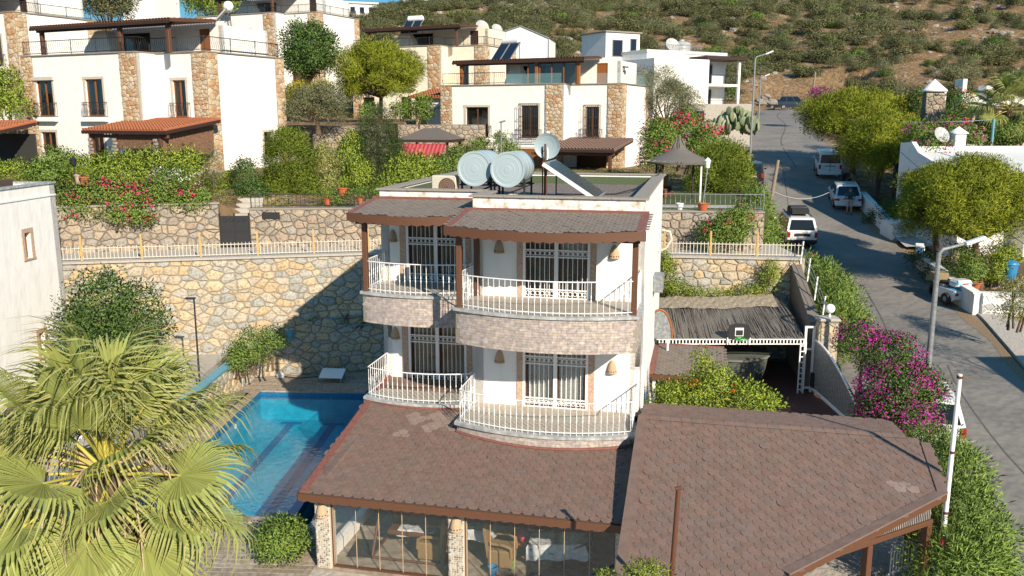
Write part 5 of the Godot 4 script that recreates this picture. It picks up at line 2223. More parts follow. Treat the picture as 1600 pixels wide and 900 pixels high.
func left_neighbour() -> void:
	var o := thing("neighbour_house", "plain white flat-roofed house at the left edge with two slit windows", "house", v3(-16.05, 0, -30.4), 3.3)
	var top := 7.78
	var mb := MB.new()
	mb.facade(v3(0, -2.5, 11.0), v3(0, 0, -1), 11.0, top + 2.5, 0.3, [Rect2(9.0, 2.5 + 5.42, 0.34, 0.86), Rect2(9.2, 2.5 + 1.95, 0.34, 0.86)])
	mb.facade(v3(0, -2.5, 0), v3(-1, 0, 0), 9.0, top + 2.497, 0.3, [])
	mb.facade(v3(-9.0, -2.5, 11.0), Vector3.RIGHT, 9.0, top + 2.497, 0.3, [])
	part("wall", mb, M.plaster_white, o)
	mb = MB.new()
	mb.mm(v3(-9, 7.3, 0.3), v3(-0.3, 7.5, 10.7))
	part("flat_roof", mb, M.concrete, o)
	mb = MB.new()
	mb.mm(v3(-0.3, top + 0.003, 0.3), v3(0.05, top + 0.06, 11.0))
	mb.mm(v3(-9.0, top + 0.001, -0.05), v3(0.05, top + 0.058, 0.3))
	part("coping", mb, M.marble_grey, o)
	mb = MB.new()
	mb.mm(v3(0.003, 7.36, 0.0), v3(0.035, 7.42, 11.0))
	part("string_course", mb, M.plaster_white, o)
	mb = MB.new()
	mb.mm(v3(-7.0, 7.75, 1.5), v3(-0.5, 8.02, 9.0))
	part("roof_felt", mb, M.shingle_base, o)
	for q in [[2.0 - 0.34, 5.42], [1.8 - 0.34, 1.95]]:
		var z: float = q[0]
		var y: float = q[1]
		mb = MB.new()
		mb.mm(v3(0.0, y - 0.06, z - 0.16), v3(0.045, y, z + 0.5))
		mb.mm(v3(0.0, y, z - 0.14), v3(0.03, y + 0.86, z))
		mb.mm(v3(0.0, y, z + 0.34), v3(0.03, y + 0.86, z + 0.48))
		mb.mm(v3(0.0, y + 0.86, z - 0.14), v3(0.03, y + 1.0, z + 0.48))
		var w := part("window_surround", mb, M.trim_peach, o)
		mb = MB.new()
		mb.mm(v3(-0.2, y, z), v3(-0.14, y + 0.86, z + 0.06))
		mb.mm(v3(-0.2, y, z + 0.28), v3(-0.14, y + 0.86, z + 0.34))
		mb.mm(v3(-0.2, y + 0.8, z + 0.06), v3(-0.141, y + 0.86, z + 0.28))
		part("frame", mb, M.wood_orange, w)
		mb = MB.new()
		mb.mm(v3(-0.26, y, z), v3(-0.2, y + 0.86, z + 0.34))
		part("shutter", mb, M.wood_orange, w)
	o = thing("porch_roof", "small brown hipped porch roof half hidden by the palm fronds", "porch roof", v3(-14.2, 0, -25.5), 3.3)
	mb = MB.new()
	var h := [v3(-1.8, 0.6, 1.2), v3(1.2, 0.6, 1.2), v3(1.2, 0.6, -1.8), v3(-1.8, 0.6, -1.8), v3(-1.2, 1.5, -0.3), v3(-0.3, 1.5, -0.3)]
	mb.quad(h[0], h[1], h[5], h[4])
	mb.tri(h[1], h[2], h[5])
	mb.quad(h[2], h[3], h[4], h[5])
	mb.tri(h[3], h[0], h[4])
	part("roof_slope", mb, M.shingle_base, o)
	part("fascia", fascia_strip([h[3], h[0], h[1], h[2], h[3]], 0.22, 0.02), M.wood_orange, o)
	for q in [v2(-1.6, 1.0), v2(1.0, 1.0), v2(1.0, -1.6), v2(-1.6, -1.6)]:
		mb = MB.new()
		mb.bbox(v3(q.x, -1.0, q.y), v3(0.14, 3.0, 0.14), 0.01)
		part("post", mb, M.wood_brown, o)


# ---------------------------------------------------------------- the villas up the slope
func guard(w: float, h: float, belly: float) -> MB:
	# iron window guard whose bars swell outwards, centred on x, foot at 0, wall at z = 0
	var mb := MB.new()
	var n := int(w / 0.13)
	for k in n + 1:
		var x := -w * 0.5 + w * k / n
		mb.tube([v3(x, 0, 0.2), v3(x, h * 0.25, 0.2 + belly), v3(x, h * 0.55, 0.2), v3(x, h, 0.16)], [0.016], 4, false)
	for q in [[0.0, 0.2], [h, 0.16]]:
		mb.tube([v3(-w * 0.5, q[0], 0.0), v3(-w * 0.5, q[0], q[1]), v3(w * 0.5, q[0], q[1]), v3(w * 0.5, q[0], 0.0)], [0.02], 5)
	for x in [-w * 0.5, w * 0.5]:
		mb.bar(v3(x, 0, 0.02), v3(x, h, 0.02), 0.016, 4)
	return mb


func villa_window(o: Node3D, x0: float, x1: float, y0: float, y1: float, z: float, trim: Material, frame: Material, cur: Material, kind: String) -> void:
	var w := x1 - x0
	var mb := MB.new()
	mb.mm(v3(x0 - 0.16, y0, z), v3(x0, y1, z + 0.04))
	mb.mm(v3(x1, y0, z), v3(x1 + 0.16, y1, z + 0.04))
	mb.mm(v3(x0 - 0.18, y1, z), v3(x1 + 0.18, y1 + 0.16, z + 0.05))
	if kind == "hood":
		mb.mm(v3(x0 - 0.22, y1 + 0.003, z + 0.02), v3(x1 + 0.22, y1 + 0.22, z + 0.14))
	var t := part("window_surround", mb, trim, o)
	mb = MB.new()
	var xm := (x0 + x1) * 0.5
	for q in [[x0, x0 + 0.07], [xm - 0.06, xm + 0.06], [x1 - 0.07, x1]]:
		mb.mm(v3(q[0], y0, z - 0.16), v3(q[1], y1, z - 0.1))
	for q in [[x0 + 0.07, xm - 0.06], [xm + 0.06, x1 - 0.07]]:
		mb.mm(v3(q[0], y0, z - 0.16), v3(q[1], y0 + 0.09, z - 0.1))
		mb.mm(v3(q[0], y1 - 0.08, z - 0.16), v3(q[1], y1, z - 0.1))
	part("frame", mb, frame, t)
	for q in [[x0 + 0.07, xm - 0.06], [xm + 0.06, x1 - 0.07]]:
		mb = MB.new()
		mb.mm(v3(q[0], y0 + 0.09, z - 0.135), v3(q[1], y1 - 0.08, z - 0.13))
		part("pane", mb, M.glass_dark, t)
	mb = MB.new()
	for q in [[x0, x0 + w * 0.36], [x1 - w * 0.36, x1]]:
		for k in 8:
			var a := lerpf(q[0], q[1], k / 8.0)
			var b := lerpf(q[0], q[1], (k + 1) / 8.0)
			var za := z - 0.24 + 0.03 * (k % 2)
			var zb := z - 0.24 + 0.03 * ((k + 1) % 2)
			mb.quad(v3(a, y0, za), v3(b, y0, zb), v3(b, y1, zb), v3(a, y1, za))
	part("curtain", mb, cur, t)
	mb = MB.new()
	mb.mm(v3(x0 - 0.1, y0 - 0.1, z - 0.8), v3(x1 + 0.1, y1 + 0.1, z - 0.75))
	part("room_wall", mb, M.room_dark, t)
	if kind == "hood" or kind == "guard":
		part("window_guard", guard(w + 0.5, 0.86, 0.09), M.metal_black, t, Transform3D(Basis(), v3(xm, y0 - 0.02, z)))
		mb = MB.new()
		mb.mm(v3(x0 - 0.3, y0 - 0.32, z + 0.003), v3(x1 + 0.3, y0 - 0.06, z + 0.34))
		part("balcony_slab", mb, M.plaster_white, t)
	if kind == "bars" or kind == "cage":
		mb = MB.new()
		var out := 0.04 if kind == "bars" else 0.42
		var n := int(w / 0.14)
		for k in n + 1:
			mb.bar(v3(x0 + w * k / n, y0, z + out), v3(x0 + w * k / n, y1 + (0.12 if kind == "cage" else 0.0), z + out), 0.014, 4)
		for f in [0.0, 0.35, 0.62, 1.0]:
			var y := lerpf(y0, y1 + (0.12 if kind == "cage" else 0.0), f)
			mb.tube([v3(x0 - 0.02, y, z), v3(x0 - 0.02, y, z + out), v3(x1 + 0.02, y, z + out), v3(x1 + 0.02, y, z)], [0.02], 4)
		part("bars", mb, M.metal_black if kind == "bars" else M.wood_dark, t)
		if kind == "cage":
			part("window_guard", guard(w + 0.7, 0.7, 0.16), M.metal_black, t, Transform3D(Basis(), v3(xm, y0 - 0.12, z + 0.25)))


func tile_roof(o: Node3D, called: String, x0: float, x1: float, z0: float, z1: float, y0: float, y1: float, mt: Material) -> Node3D:
	# rows of round clay tiles running down from (z1, y1) to the eave (z0, y0)
	var mb := MB.new()
	mb.quad(v3(x0, y0, z0), v3(x1, y0, z0), v3(x1, y1, z1), v3(x0, y1, z1))
	mb.quad(v3(x1, y0 - 0.1, z0), v3(x0, y0 - 0.1, z0), v3(x0, y1 - 0.1, z1), v3(x1, y1 - 0.1, z1))
	mb.quad(v3(x0, y0 - 0.1, z0), v3(x1, y0 - 0.1, z0), v3(x1, y0, z0), v3(x0, y0, z0))
	mb.quad(v3(x1, y0 - 0.1, z0), v3(x1, y1 - 0.1, z1), v3(x1, y1, z1), v3(x1, y0, z0))
	mb.quad(v3(x0, y1 - 0.1, z1), v3(x0, y0 - 0.1, z0), v3(x0, y0, z0), v3(x0, y1, z1))
	var r := part(called, mb, mt, o)
	var st := MB.new()
	var n := int((x1 - x0) / 0.24)
	var rows := int(absf(z0 - z1) / 0.38)
	rng.seed = int(x0 * 10.0) + 900
	for k in n:
		var x := x0 + 0.12 + (x1 - x0 - 0.24) * k / maxi(1, n - 1)
		for j in rows:
			var f0 := float(j) / rows
			var f1 := float(j + 1) / rows + 0.01
			st.tube([v3(x, lerpf(y0, y1, f0) + 0.045, lerpf(z0, z1, f0) + 0.03 * (1 if j == 0 else 0)), v3(x, lerpf(y0, y1, f1) + 0.02, lerpf(z0, z1, f1))], [0.085, 0.07], 6, false)
	var t := part("roof_tiles", st, mt, r)
	t.set_meta("kind", "stuff")
	return r


func solar_heater(called: String, label: String, at: Vector3, yaw: float) -> void:
	var t := thing(called, label, "solar water heater", at, yaw, "solar water heaters on the villa roofs")
	var mb := MB.new()
	mb.lathe([v2(0.0, -0.85), v2(0.22, -0.84), v2(0.3, -0.74), v2(0.3, 0.74), v2(0.22, 0.84), v2(0.0, 0.85)], 18, v3(0, 1.55, 0), Basis(v3(0, 0, 1), PI / 2))
	part("tank", mb, M.metal_white, t)
	for k in 2:
		mb = MB.new()
		var x := -0.5 + k * 1.0
		var b := Basis(Vector3.RIGHT, -0.75)
		mb.box(v3(x, 0.75, 0.75), v3(0.92, 1.9, 0.08), b)
		var p := part("collector", mb, M.metal_grey, t)
		mb = MB.new()
		mb.box(v3(x, 0.75, 0.75) + b.z * 0.044, v3(0.84, 1.82, 0.006), b)
		part("collector_glass", mb, M.solar_glass, p)
	mb = MB.new()
	for x in [-0.7, 0.7]:
		mb.bar(v3(x, 0, -0.1), v3(x, 1.3, -0.05), 0.03, 5)
		mb.bar(v3(x, 0, 1.4), v3(x, 1.3, -0.05), 0.025, 5)
	part("stand", mb, M.metal_black, t)


func sat_dish(label: String, at: Vector3, yaw: float, r := 0.45) -> void:
	var t := thing("satellite_dish", label, "satellite dish", at, yaw, "satellite dishes on roofs")
	var mb := MB.new()
	mb.lathe([v2(0.0, 0.0), v2(r * 0.5, r * 0.06), v2(r, r * 0.26), v2(r * 1.03, r * 0.25)], 18, v3(0, 0.75, 0), Basis(Vector3.RIGHT, deg_to_rad(62)))
	part("dish", mb, M.marble_grey, t)
	mb = MB.new()
	mb.bar(v3(0, 0, -0.05), v3(0, 0.75, -0.05), 0.03, 6)
	mb.bar(v3(0, 0.4, 0.1), v3(0, 0.95, 0.55), 0.015, 4)
	part("bracket", mb, M.metal_grey, t)


func villa(called: String, label: String, at: Vector3, wallm: Material, detail: int, opt: Dictionary) -> Node3D:
	var o := thing(called, label, "house", at, 25.0)
	var H := 7.0
	var X := Vector3.RIGHT
	var hw := [[-13.0, -11.5, 3.25, 5.5], [-8.5, -7.0, 3.25, 5.5], [-13.0, -11.6, 0.75, 2.25], [-8.5, -7.3, 0.0, 2.25]]
	if opt.get("h3", false):
		hw = [[-11.95, -10.05, 3.15, 5.4], [-7.3, -5.9, 3.15, 5.5], [-11.0, -9.6, 0.75, 2.25], [-7.6, -5.6, 0.0, 2.3]]
	var hl := []
	for q in hw:
		hl.append(Rect2(q[0] + 14.1, q[2] + 1.5, q[1] - q[0], q[3] - q[2]))
	var mb := MB.new()
	mb.facade(v3(-14.1, -1.5, 1.5), X, 10.1, H + 1.5, 0.3, hl)
	mb.facade(v3(-4.0, -1.5, 0), X, 4.0, H + 1.498, 0.3, [Rect2(1.25, 4.7, 1.05, 2.2), Rect2(0.5, 1.5, 2.6, 2.2)])
	part("wall", mb, wallm, o)
	mb = MB.new()
	mb.facade(v3(-4.0, -1.5, 1.5), v3(0, 0, -1), 1.5, H + 1.499, 0.3, [])
	mb.facade(v3(0, -1.5, 0), v3(0, 0, -1), 7.0, H + 1.497, 0.3, [Rect2(4.75, 2.35, 0.85, 1.4)])
	mb.facade(v3(-14.1, -1.5, -7.0), v3(0, 0, 1), 8.5, H + 1.497, 0.3, [])
	mb.facade(v3(0, -1.5, -7.0), v3(-1, 0, 0), 14.1, H + 1.496, 0.3, [])
	part("side_wall", mb, wallm, o)
	mb = MB.new()
	mb.mm(v3(-13.8, 6.5, -6.7), v3(-4.3, 6.7, 1.2))
	mb.mm(v3(-4.3, 6.501, -6.7), v3(-0.3, 6.699, -0.3))
	mb.mm(v3(-13.8, 2.6, -6.7), v3(-0.3, 2.8, -0.35))
	part("slab", mb, M.concrete, o)
	mb = MB.new()
	mb.mm(v3(-14.2, H + 0.003, 1.15), v3(-3.95, H + 0.07, 1.6))
	mb.mm(v3(-4.35, H + 0.005, -0.35), v3(-3.95, H + 0.072, 1.15))
	mb.mm(v3(-3.95, H + 0.004, -0.35), v3(0.1, H + 0.068, 0.1))
	mb.mm(v3(-0.35, H + 0.001, -7.1), v3(0.1, H + 0.066, -0.35))
	part("coping", mb, M.coping_stone, o)
	# stone pilasters at the corners
	var pil := family("stone_pilaster", 6)
	var k := 0
	for q in [[-14.16, -13.15, 1.56], [-5.35, -4.0, 1.56], [-1.05, 0.06, 0.06]]:
		mb = MB.new()
		mb.mm(v3(q[0], -1.5, q[2] - 0.2), v3(q[1], H - 0.003, q[2]))
		var pm := part("pilaster", mb, M.mortar, o)
		stone_face(pm, [v3(q[0], 0, q[2]), v3(q[1], 0, q[2])], H - 0.02, H - 0.02, 0.23 if detail else 0.34, 1.35, pil, int(at.x * 7.0) + k, 90 if detail else 0, 0.035, 0.012)
		k += 1
	mb = MB.new()
	mb.mm(v3(-0.2, -1.5, -0.95), v3(0.06, H - 0.006, -0.16))
	mb.mm(v3(-0.2, -1.5, -7.05), v3(0.06, H - 0.006, -6.2))
	var ps := part("side_pilaster", mb, M.mortar, o)
	stone_face(ps, [v3(0.06, 0, 0.02), v3(0.06, 0, -0.95)], H - 0.02, H - 0.02, 0.3, 1.2, pil, int(at.x * 7.0) + 8, 60 if detail else 0, 0.03, 0.012)
	stone_face(ps, [v3(0.06, 0, -6.2), v3(0.06, 0, -7.05)], H - 0.02, H - 0.02, 0.3, 1.2, pil, int(at.x * 7.0) + 9, 60 if detail else 0, 0.03, 0.012)
	var trim: Material = M.trim_cream if wallm != M.plaster_cream else M.plaster_cream
	var fr: Material = opt.get("frame", M.wood_brown)
	var kinds: Array = opt.get("kinds", ["hood", "guard", "", "bars", "guard"])
	for j in 4:
		villa_window(o, hw[j][0], hw[j][1], hw[j][2], hw[j][3], 1.5, trim, fr, M.curtain, kinds[j])
	villa_window(o, -2.75, -1.7, 3.2, 5.4, 0.0, trim, fr, M.curtain, kinds[4])
	mb = MB.new()
	mb.mm(v3(-3.5, 0.0, -0.5), v3(-0.9, 2.2, -0.45))
	part("porch_back", mb, M.wood_brown, o)
	# small side window
	mb = MB.new()
	for q in [[-4.75, -4.6, 0.7, 2.4], [-5.75, -5.6, 0.7, 2.4], [-5.6, -4.75, 2.25, 2.4]]:
		mb.mm(v3(0.0, q[2], q[0]), v3(0.04, q[3], q[1]))
	var sw := part("side_window", mb, trim, o)
	mb = MB.new()
	mb.mm(v3(-0.2, 0.85, -5.6), v3(-0.15, 2.25, -4.75))
	part("pane", mb, M.glass_dark, sw)
	mb = MB.new()
	mb.mm(v3(-0.6, 0.7, -5.8), v3(-0.55, 2.4, -4.6))
	part("room_wall", mb, M.curtain, sw)
	# roof terrace: penthouse, hood of the fireplace, pergola, iron railing
	mb = MB.new()
	mb.facade(v3(-10.5, 6.7, -2.6), X, 9.5, 2.35, 0.25, [Rect2(7.6, 0.0, 0.9, 1.95), Rect2(0.8, 0.0, 2.6, 1.9)])
	mb.facade(v3(-1.0, 6.7, -2.6), v3(0, 0, -1), 4.2, 2.1, 0.25, [])
	mb.facade(v3(-10.5, 6.7, -6.8), v3(0, 0, 1), 4.2, 2.1, 0.25, [])
	mb.facade(v3(-1.0, 6.7, -6.8), v3(-1, 0, 0), 9.5, 2.1, 0.25, [])
	mb.mm(v3(-10.3, 8.6, -6.6), v3(-1.2, 8.75, -2.8))
	part("penthouse", mb, wallm, o)
	mb = MB.new()
	mb.mm(v3(-2.95, 6.7, -2.75), v3(-1.98, 8.65, -2.68))
	part("terrace_door", mb, M.wood_orange if detail else M.wood_dark, o)
	mb = MB.new()
	mb.mm(v3(-9.7, 6.7, -2.8), v3(-7.1, 8.6, -2.78))
	part("terrace_glass", mb, M.glass_dark, o)
	if opt.get("hood", true):
		mb = MB.new()
		var b0 := [v3(-10.6, 6.7, -0.2), v3(-7.9, 6.7, -0.2), v3(-7.9, 6.7, -1.4), v3(-10.6, 6.7, -1.4)]
		var b1 := [v3(-10.4, 7.5, -0.25), v3(-8.1, 7.5, -0.25), v3(-8.1, 7.5, -1.35), v3(-10.4, 7.5, -1.35)]
		var b2 := [v3(-9.6, 8.6, -0.5), v3(-8.7, 8.6, -0.5), v3(-8.7, 8.6, -1.1), v3(-9.6, 8.6, -1.1)]
		if opt.get("h3", false):
			for arr in [b0, b1, b2]:
				for i in 4:
					arr[i] = v3((arr[i].x + 9.2) * 0.62 - 8.7, arr[i].y, arr[i].z)
		for i in 4:
			var n := (i + 1) % 4
			mb.quad(b0[i], b0[n], b1[n], b1[i])
			mb.quad(b1[i], b1[n], b2[n], b2[i])
		part("fireplace_hood", mb, wallm, o)
	var px0: float = opt.get("px0", -13.3)
	var px1: float = opt.get("px1", -1.6)
	tile_roof(o, "pergola_roof", px0, px1, 1.35, -2.4, 8.78, 9.05, M.wood_brown)
	part("pergola_fascia", fascia_strip([v3(px0, 8.76, 1.37), v3(px1, 8.76, 1.37)], 0.14, 0.05), M.wood_dark, o)
	for x in [px0 + 0.6, (px0 + px1) * 0.5 + 1.5, px1 - 0.6] if detail else [px0 + 0.6, px1 - 0.6]:
		mb = MB.new()
		mb.bbox(v3(x, 7.85, 0.95), v3(0.24, 1.8, 0.24), 0.02)
		part("pergola_post", mb, M.wood_orange if opt.get("glass", false) else M.wood_brown, o)
	mb = MB.new()
	mb.mm(v3(px0 + 0.2, 8.5, 0.85), v3(px1 - 0.2, 8.68, 1.05))
	part("pergola_beam", mb, M.wood_dark, o)
	if opt.get("glass", false):
		var gx: float = opt.get("gx", -6.6)
		for j in 4:
			mb = MB.new()
			var x := lerpf(gx, px1 - 0.8, j / 4.0)
			mb.mm(v3(x + 0.04, 7.05, 0.92), v3(lerpf(gx, px1 - 0.8, (j + 1) / 4.0) - 0.04, 8.48, 0.94))
			part("glass_screen", mb, M.glass_dark, o)
		mb = MB.new()
		for j in 5:
			var x := lerpf(gx, px1 - 0.8, j / 4.0)
			mb.mm(v3(x - 0.04, 7.0, 0.9), v3(x + 0.04, 8.5, 0.98))
		part("screen_frame", mb, M.wood_orange, o)
	# terrace railing
	var line := [v3(-14.0, 0, 1.4), v3(-4.15, 0, 1.4), v3(-4.15, 0, -0.1), v3(-0.1, 0, -0.1), v3(-0.1, 0, -6.8)]
	if opt.get("balustrade", "iron") == "glass":
		mb = MB.new()
		mb.quad(v3(-8.6, 7.07, 1.4), v3(-4.15, 7.07, 1.4), v3(-4.15, 7.8, 1.4), v3(-8.6, 7.8, 1.4))
		mb.quad(v3(-4.15, 7.07, -0.1), v3(-0.1, 7.07, -0.1), v3(-0.1, 7.8, -0.1), v3(-4.15, 7.8, -0.1))
		mb.quad(v3(-0.1, 7.07, -0.1), v3(-0.1, 7.07, -6.8), v3(-0.1, 7.8, -6.8), v3(-0.1, 7.8, -0.1))
		part("glass_balustrade", mb, M.glass_balustrade, o)
		line = [v3(-14.0, 0, 1.4), v3(-8.7, 0, 1.4)]
	mb = MB.new()
	var hi := 0.85 if detail else 0.75
	for h in [0.1, hi]:
		var pts := []
		for p in line:
			pts.append(p + v3(0, 7.07 + h, 0))
		mb.tube(pts, [0.025], 5)
	var w := path_len(line)
	var s := 0.0
	while s < w:
		var xf := path_at(line, s)
		var p := xf.origin + v3(0, 7.07, 0)
		if opt.get("wavy", true):
			var zz: Vector3 = xf.basis.z
			mb.tube([p + v3(0, 0.1, 0), p + v3(0, 0.3, 0) + zz * 0.09, p + v3(0, 0.6, 0) - zz * 0.02, p + v3(0, hi, 0)], [0.013], 4, false)
		else:
			mb.bar(p + v3(0, 0.1, 0), p + v3(0, hi, 0), 0.012, 4)
		s += 0.17
	s = 0.0
	while s < w:
		var p := path_at(line, s).origin + v3(0, 7.07, 0)
		mb.bar(p, p + v3(0, hi + 0.05, 0), 0.025, 5)
		s += 2.2
	part("terrace_railing", mb, M.metal_black, o)
	# porch in front of the recess
	if opt.has("porch"):
		var pm: Material = opt.porch
		tile_roof(o, "porch_roof", -5.6 if not opt.get("h3", false) else -4.7, 0.9 if not opt.get("h3", false) else 1.0, 4.4, 0.05, 2.45, 3.1, pm)
		part("porch_fascia", fascia_strip([v3(-5.6 if not opt.get("h3", false) else -4.7, 2.44, 4.43), v3(0.95, 2.44, 4.43), v3(0.95, 3.05, 0.1)], 0.16, 0.05), M.wood_dark, o)
		for x in [-5.2 if not opt.get("h3", false) else -4.3, -3.2, 0.3] if not opt.get("h3", false) else [-4.3, 0.6]:
			mb = MB.new()
			mb.bbox(v3(x, 0.9, 4.1), v3(0.22, 3.0, 0.22), 0.02)
			part("porch_post", mb, M.wood_brown, o)
		mb = MB.new()
		mb.bbox(v3(-2.2, 2.12, 4.1), v3(6.2, 0.2, 0.16), 0.02)
		part("porch_beam", mb, M.wood_brown, o)
		mb = MB.new()
		mb.mm(v3(-5.6, -0.5, 0.05), v3(1.0, -0.02, 4.4))
		part("porch_floor", mb, M.concrete, o)
	return o


func make_villas() -> void:
	var o := villa("villa", "white villa with stone pilasters and terracotta porch above the left garden", v3(-18.23, 6.85, -53), M.plaster_white, 1, {"porch": M.terracotta, "px1": -1.2, "frame": M.wood_orange})
	# brown canvas side screen and striped curtains of its porch
	var mb := MB.new()
	mb.quad(v3(0.45, 1.05, 4.1), v3(0.45, 1.05, 0.2), v3(0.45, 2.9, 0.2), v3(0.45, 2.3, 4.1))
	mb.quad(v3(0.42, 1.05, 0.2), v3(0.42, 1.05, 4.1), v3(0.42, 2.3, 4.1), v3(0.42, 2.9, 0.2))
	part("canvas_screen", mb, M.canvas_brown, o)
	mb = MB.new()
	mb.mm(v3(-3.1, 1.45, 4.05), v3(0.2, 2.1, 4.08))
	part("rolled_awning", mb, M.canvas_brown, o)
	for x in [-5.25, -3.25, -0.05]:
		mb = MB.new()
		for k in 5:
			mb.bbox(v3(x + 0.05 * (k % 2), 1.15 + k * 0.19, 4.2), v3(0.36 - 0.03 * k, 0.17, 0.16), 0.03)
		part("tied_curtain", mb, M.canvas_grey, o)
	o = villa("villa", "white villa with glass terrace screens directly behind the flat roof", v3(7.94, 5.4, -64), M.plaster_white, 1, {"h3": true, "porch": M.shingle_0, "kinds": ["guard", "cage", "", "", "cage"], "glass": true, "balustrade": "glass", "px0": -13.2, "px1": -2.4, "gx": -7.0})
	# its orange shutter, left wing with iron stair rail, wall ornament
	mb = MB.new()
	mb.bbox(v3(-6.6, 1.15, 1.5), v3(1.9, 2.2, 0.08), 0.01)
	part("garage_shutter", mb, M.wood_orange, o)
	mb = MB.new()
	mb.facade(v3(-18.0, -1.0, -1.2), Vector3.RIGHT, 3.9, 7.2, 0.3, [Rect2(2.3, 3.4, 0.9, 2.0)])
	mb.facade(v3(-18.0, -1.0, -6.0), v3(0, 0, 1), 4.8, 7.2, 0.3, [])
	part("left_wing", mb, M.plaster_white, o)
	mb = MB.new()
	mb.mm(v3(-16.0, 2.0, -2.0), v3(-14.6, 4.6, -1.95))
	part("wing_door", mb, M.room_dark, o)
	mb = MB.new()
	mb.mm(v3(-18.05, -1.0, -1.35), v3(-17.0, 6.18, -1.15))
	var lp := part("wing_pilaster", mb, M.mortar, o)
	stone_face(lp, [v3(-18.05, 0, -1.15), v3(-17.0, 0, -1.15)], 6.1, 6.1, 0.28, 1.2, family("stone_pilaster", 6), 71, 80, 0.035, 0.012)
	tile_roof(o, "wing_roof", -18.6, -14.2, -0.8, -5.0, 6.25, 7.0, M.terracotta)
	mb = MB.new()
	for k in 7:
		var t := k / 6.0
		mb.bar(v3(-17.0 + 2.2 * t, 4.3 + 0.9 * t, -1.1), v3(-17.0 + 2.2 * t, 5.0 + 0.9 * t, -1.1), 0.02, 4)
	mb.bar(v3(-17.0, 5.0, -1.1), v3(-14.8, 5.9, -1.1), 0.03, 5)
	part("stair_rail", mb, M.metal_grey, o)
	mb = MB.new()
	mb.tube([v3(-0.95, 8.4, -3.0), v3(-0.95, 8.42, -4.5)], [0.03], 5)
	mb.torus(v3(-0.95, 8.2, -3.3), Basis(Vector3.UP, PI / 2), 0.18, 0.03, 12)
	mb.torus(v3(-0.95, 8.0, -3.6), Basis(Vector3.UP, PI / 2), 0.14, 0.03, 12)
	part("wall_ornament", mb, M.metal_black, o)
	o = villa("villa", "cream villa half hidden behind the round pine tree", v3(-2.61, 9.75, -85), M.plaster_cream, 0, {"wavy": false, "px0": -13.0, "px1": -1.9, "frame": M.metal_black, "kinds": ["bars", "guard", "", "bars", ""]})
	villa("villa", "white villa at the top left beyond the dark green tree", v3(-19.07, 13.1, -88), M.plaster_white, 0, {"px0": -12.0, "px1": -4.0, "frame": M.metal_white})
	villa("villa", "white villa cut off by the left edge, highest stone pilaster", v3(-36.5, 10.6, -66), M.plaster_white, 0, {"glass": true, "gx": -9.0, "px1": -1.4})
	# neighbour porch with striped awning at the left edge
	o = thing("tiled_porch", "terracotta tiled porch with a striped awning at the left edge", "porch", v3(-28.6, 6.7, -49.5), 25.0)
	tile_roof(o, "roof", -3.5, 0.6, 2.2, -1.6, 2.35, 3.1, M.terracotta)
	part("fascia", fascia_strip([v3(-3.5, 2.34, 2.22), v3(0.6, 2.34, 2.22), v3(0.6, 3.05, -1.5)], 0.16, 0.05), M.wood_dark, o)
	for x in [-3.2, -1.0, 0.3]:
		mb = MB.new()
		mb.bbox(v3(x, 0.9, 1.9), v3(0.2, 2.9, 0.2), 0.02)
		part("post", mb, M.wood_brown, o)
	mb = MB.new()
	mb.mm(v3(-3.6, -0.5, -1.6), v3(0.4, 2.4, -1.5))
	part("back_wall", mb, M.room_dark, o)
	for k in 12:
		mb = MB.new()
		var a := -3.2 + k * 0.18
		mb.quad(v3(a, 1.15, 2.3), v3(a + 0.18, 1.15, 2.3), v3(a + 0.18, 2.1, 2.0), v3(a, 2.1, 2.0))
		part("awning_stripe", mb, M.canvas_grey if k % 2 else M.terracotta, o)
	mb = MB.new()
	mb.mm(v3(-4.0, -0.6, 2.1), v3(0.5, 0.45, 2.35))
	part("low_wall", mb, M.plaster_white, o)
	solar_heater("solar_heater", "white solar water tank over brown collectors on the left villa's roof", v3(-18.2, 15.4, -57.8), 70.0)
	solar_heater("solar_heater", "solar water tank and collectors on the roof behind the glass terrace", v3(0, 14.23, -69), 40.0)
	solar_heater("solar_heater", "small white solar water tank on the cream villa's roof", v3(-9.53, 18.03, -89), 25.0)
	sat_dish("grey satellite dish on the left villa's upper parapet", v3(-18.38, 15.25, -58), -35.0)
	sat_dish("pale satellite dish on the cream villa's roof corner", v3(-3.02, 18.12, -90), -30.0, 0.7)
	sat_dish("second pale satellite dish behind the cream villa", v3(-1.63, 18.37, -95), -30.0, 0.6)
	# pavilion with a red striped awning left of the glass-terraced villa
	o = thing("garden_pavilion", "brown hip-roofed pavilion with a red striped awning", "pavilion", v3(-5.24, 6.8, -57) - v3(0, 0.4, 0), 12.0)
	mb = MB.new()
	var e := 1.75
	var ap := [v3(-0.5, 2.95, 0), v3(0.5, 2.95, 0)]
	var cc := [v3(-e, 2.25, e), v3(e, 2.25, e), v3(e, 2.25, -e), v3(-e, 2.25, -e)]
	mb.quad(cc[0], cc[1], ap[1], ap[0])
	mb.tri(cc[1], cc[2], ap[1])
	mb.quad(cc[2], cc[3], ap[0], ap[1])
	mb.tri(cc[3], cc[0], ap[0])
	part("roof", mb, M.shingle_grey_0, o)
	part("fascia", fascia_strip([cc[3], cc[0], cc[1], cc[2], cc[3]], 0.16, 0.02), M.wood_dark, o)
	for q in [v2(-1.5, 1.5), v2(1.5, 1.5), v2(1.5, -1.5), v2(-1.5, -1.5)]:
		mb = MB.new()
		mb.bbox(v3(q.x, 0.9, q.y), v3(0.14, 2.7, 0.14), 0.01)
		part("post", mb, M.wood_brown, o)
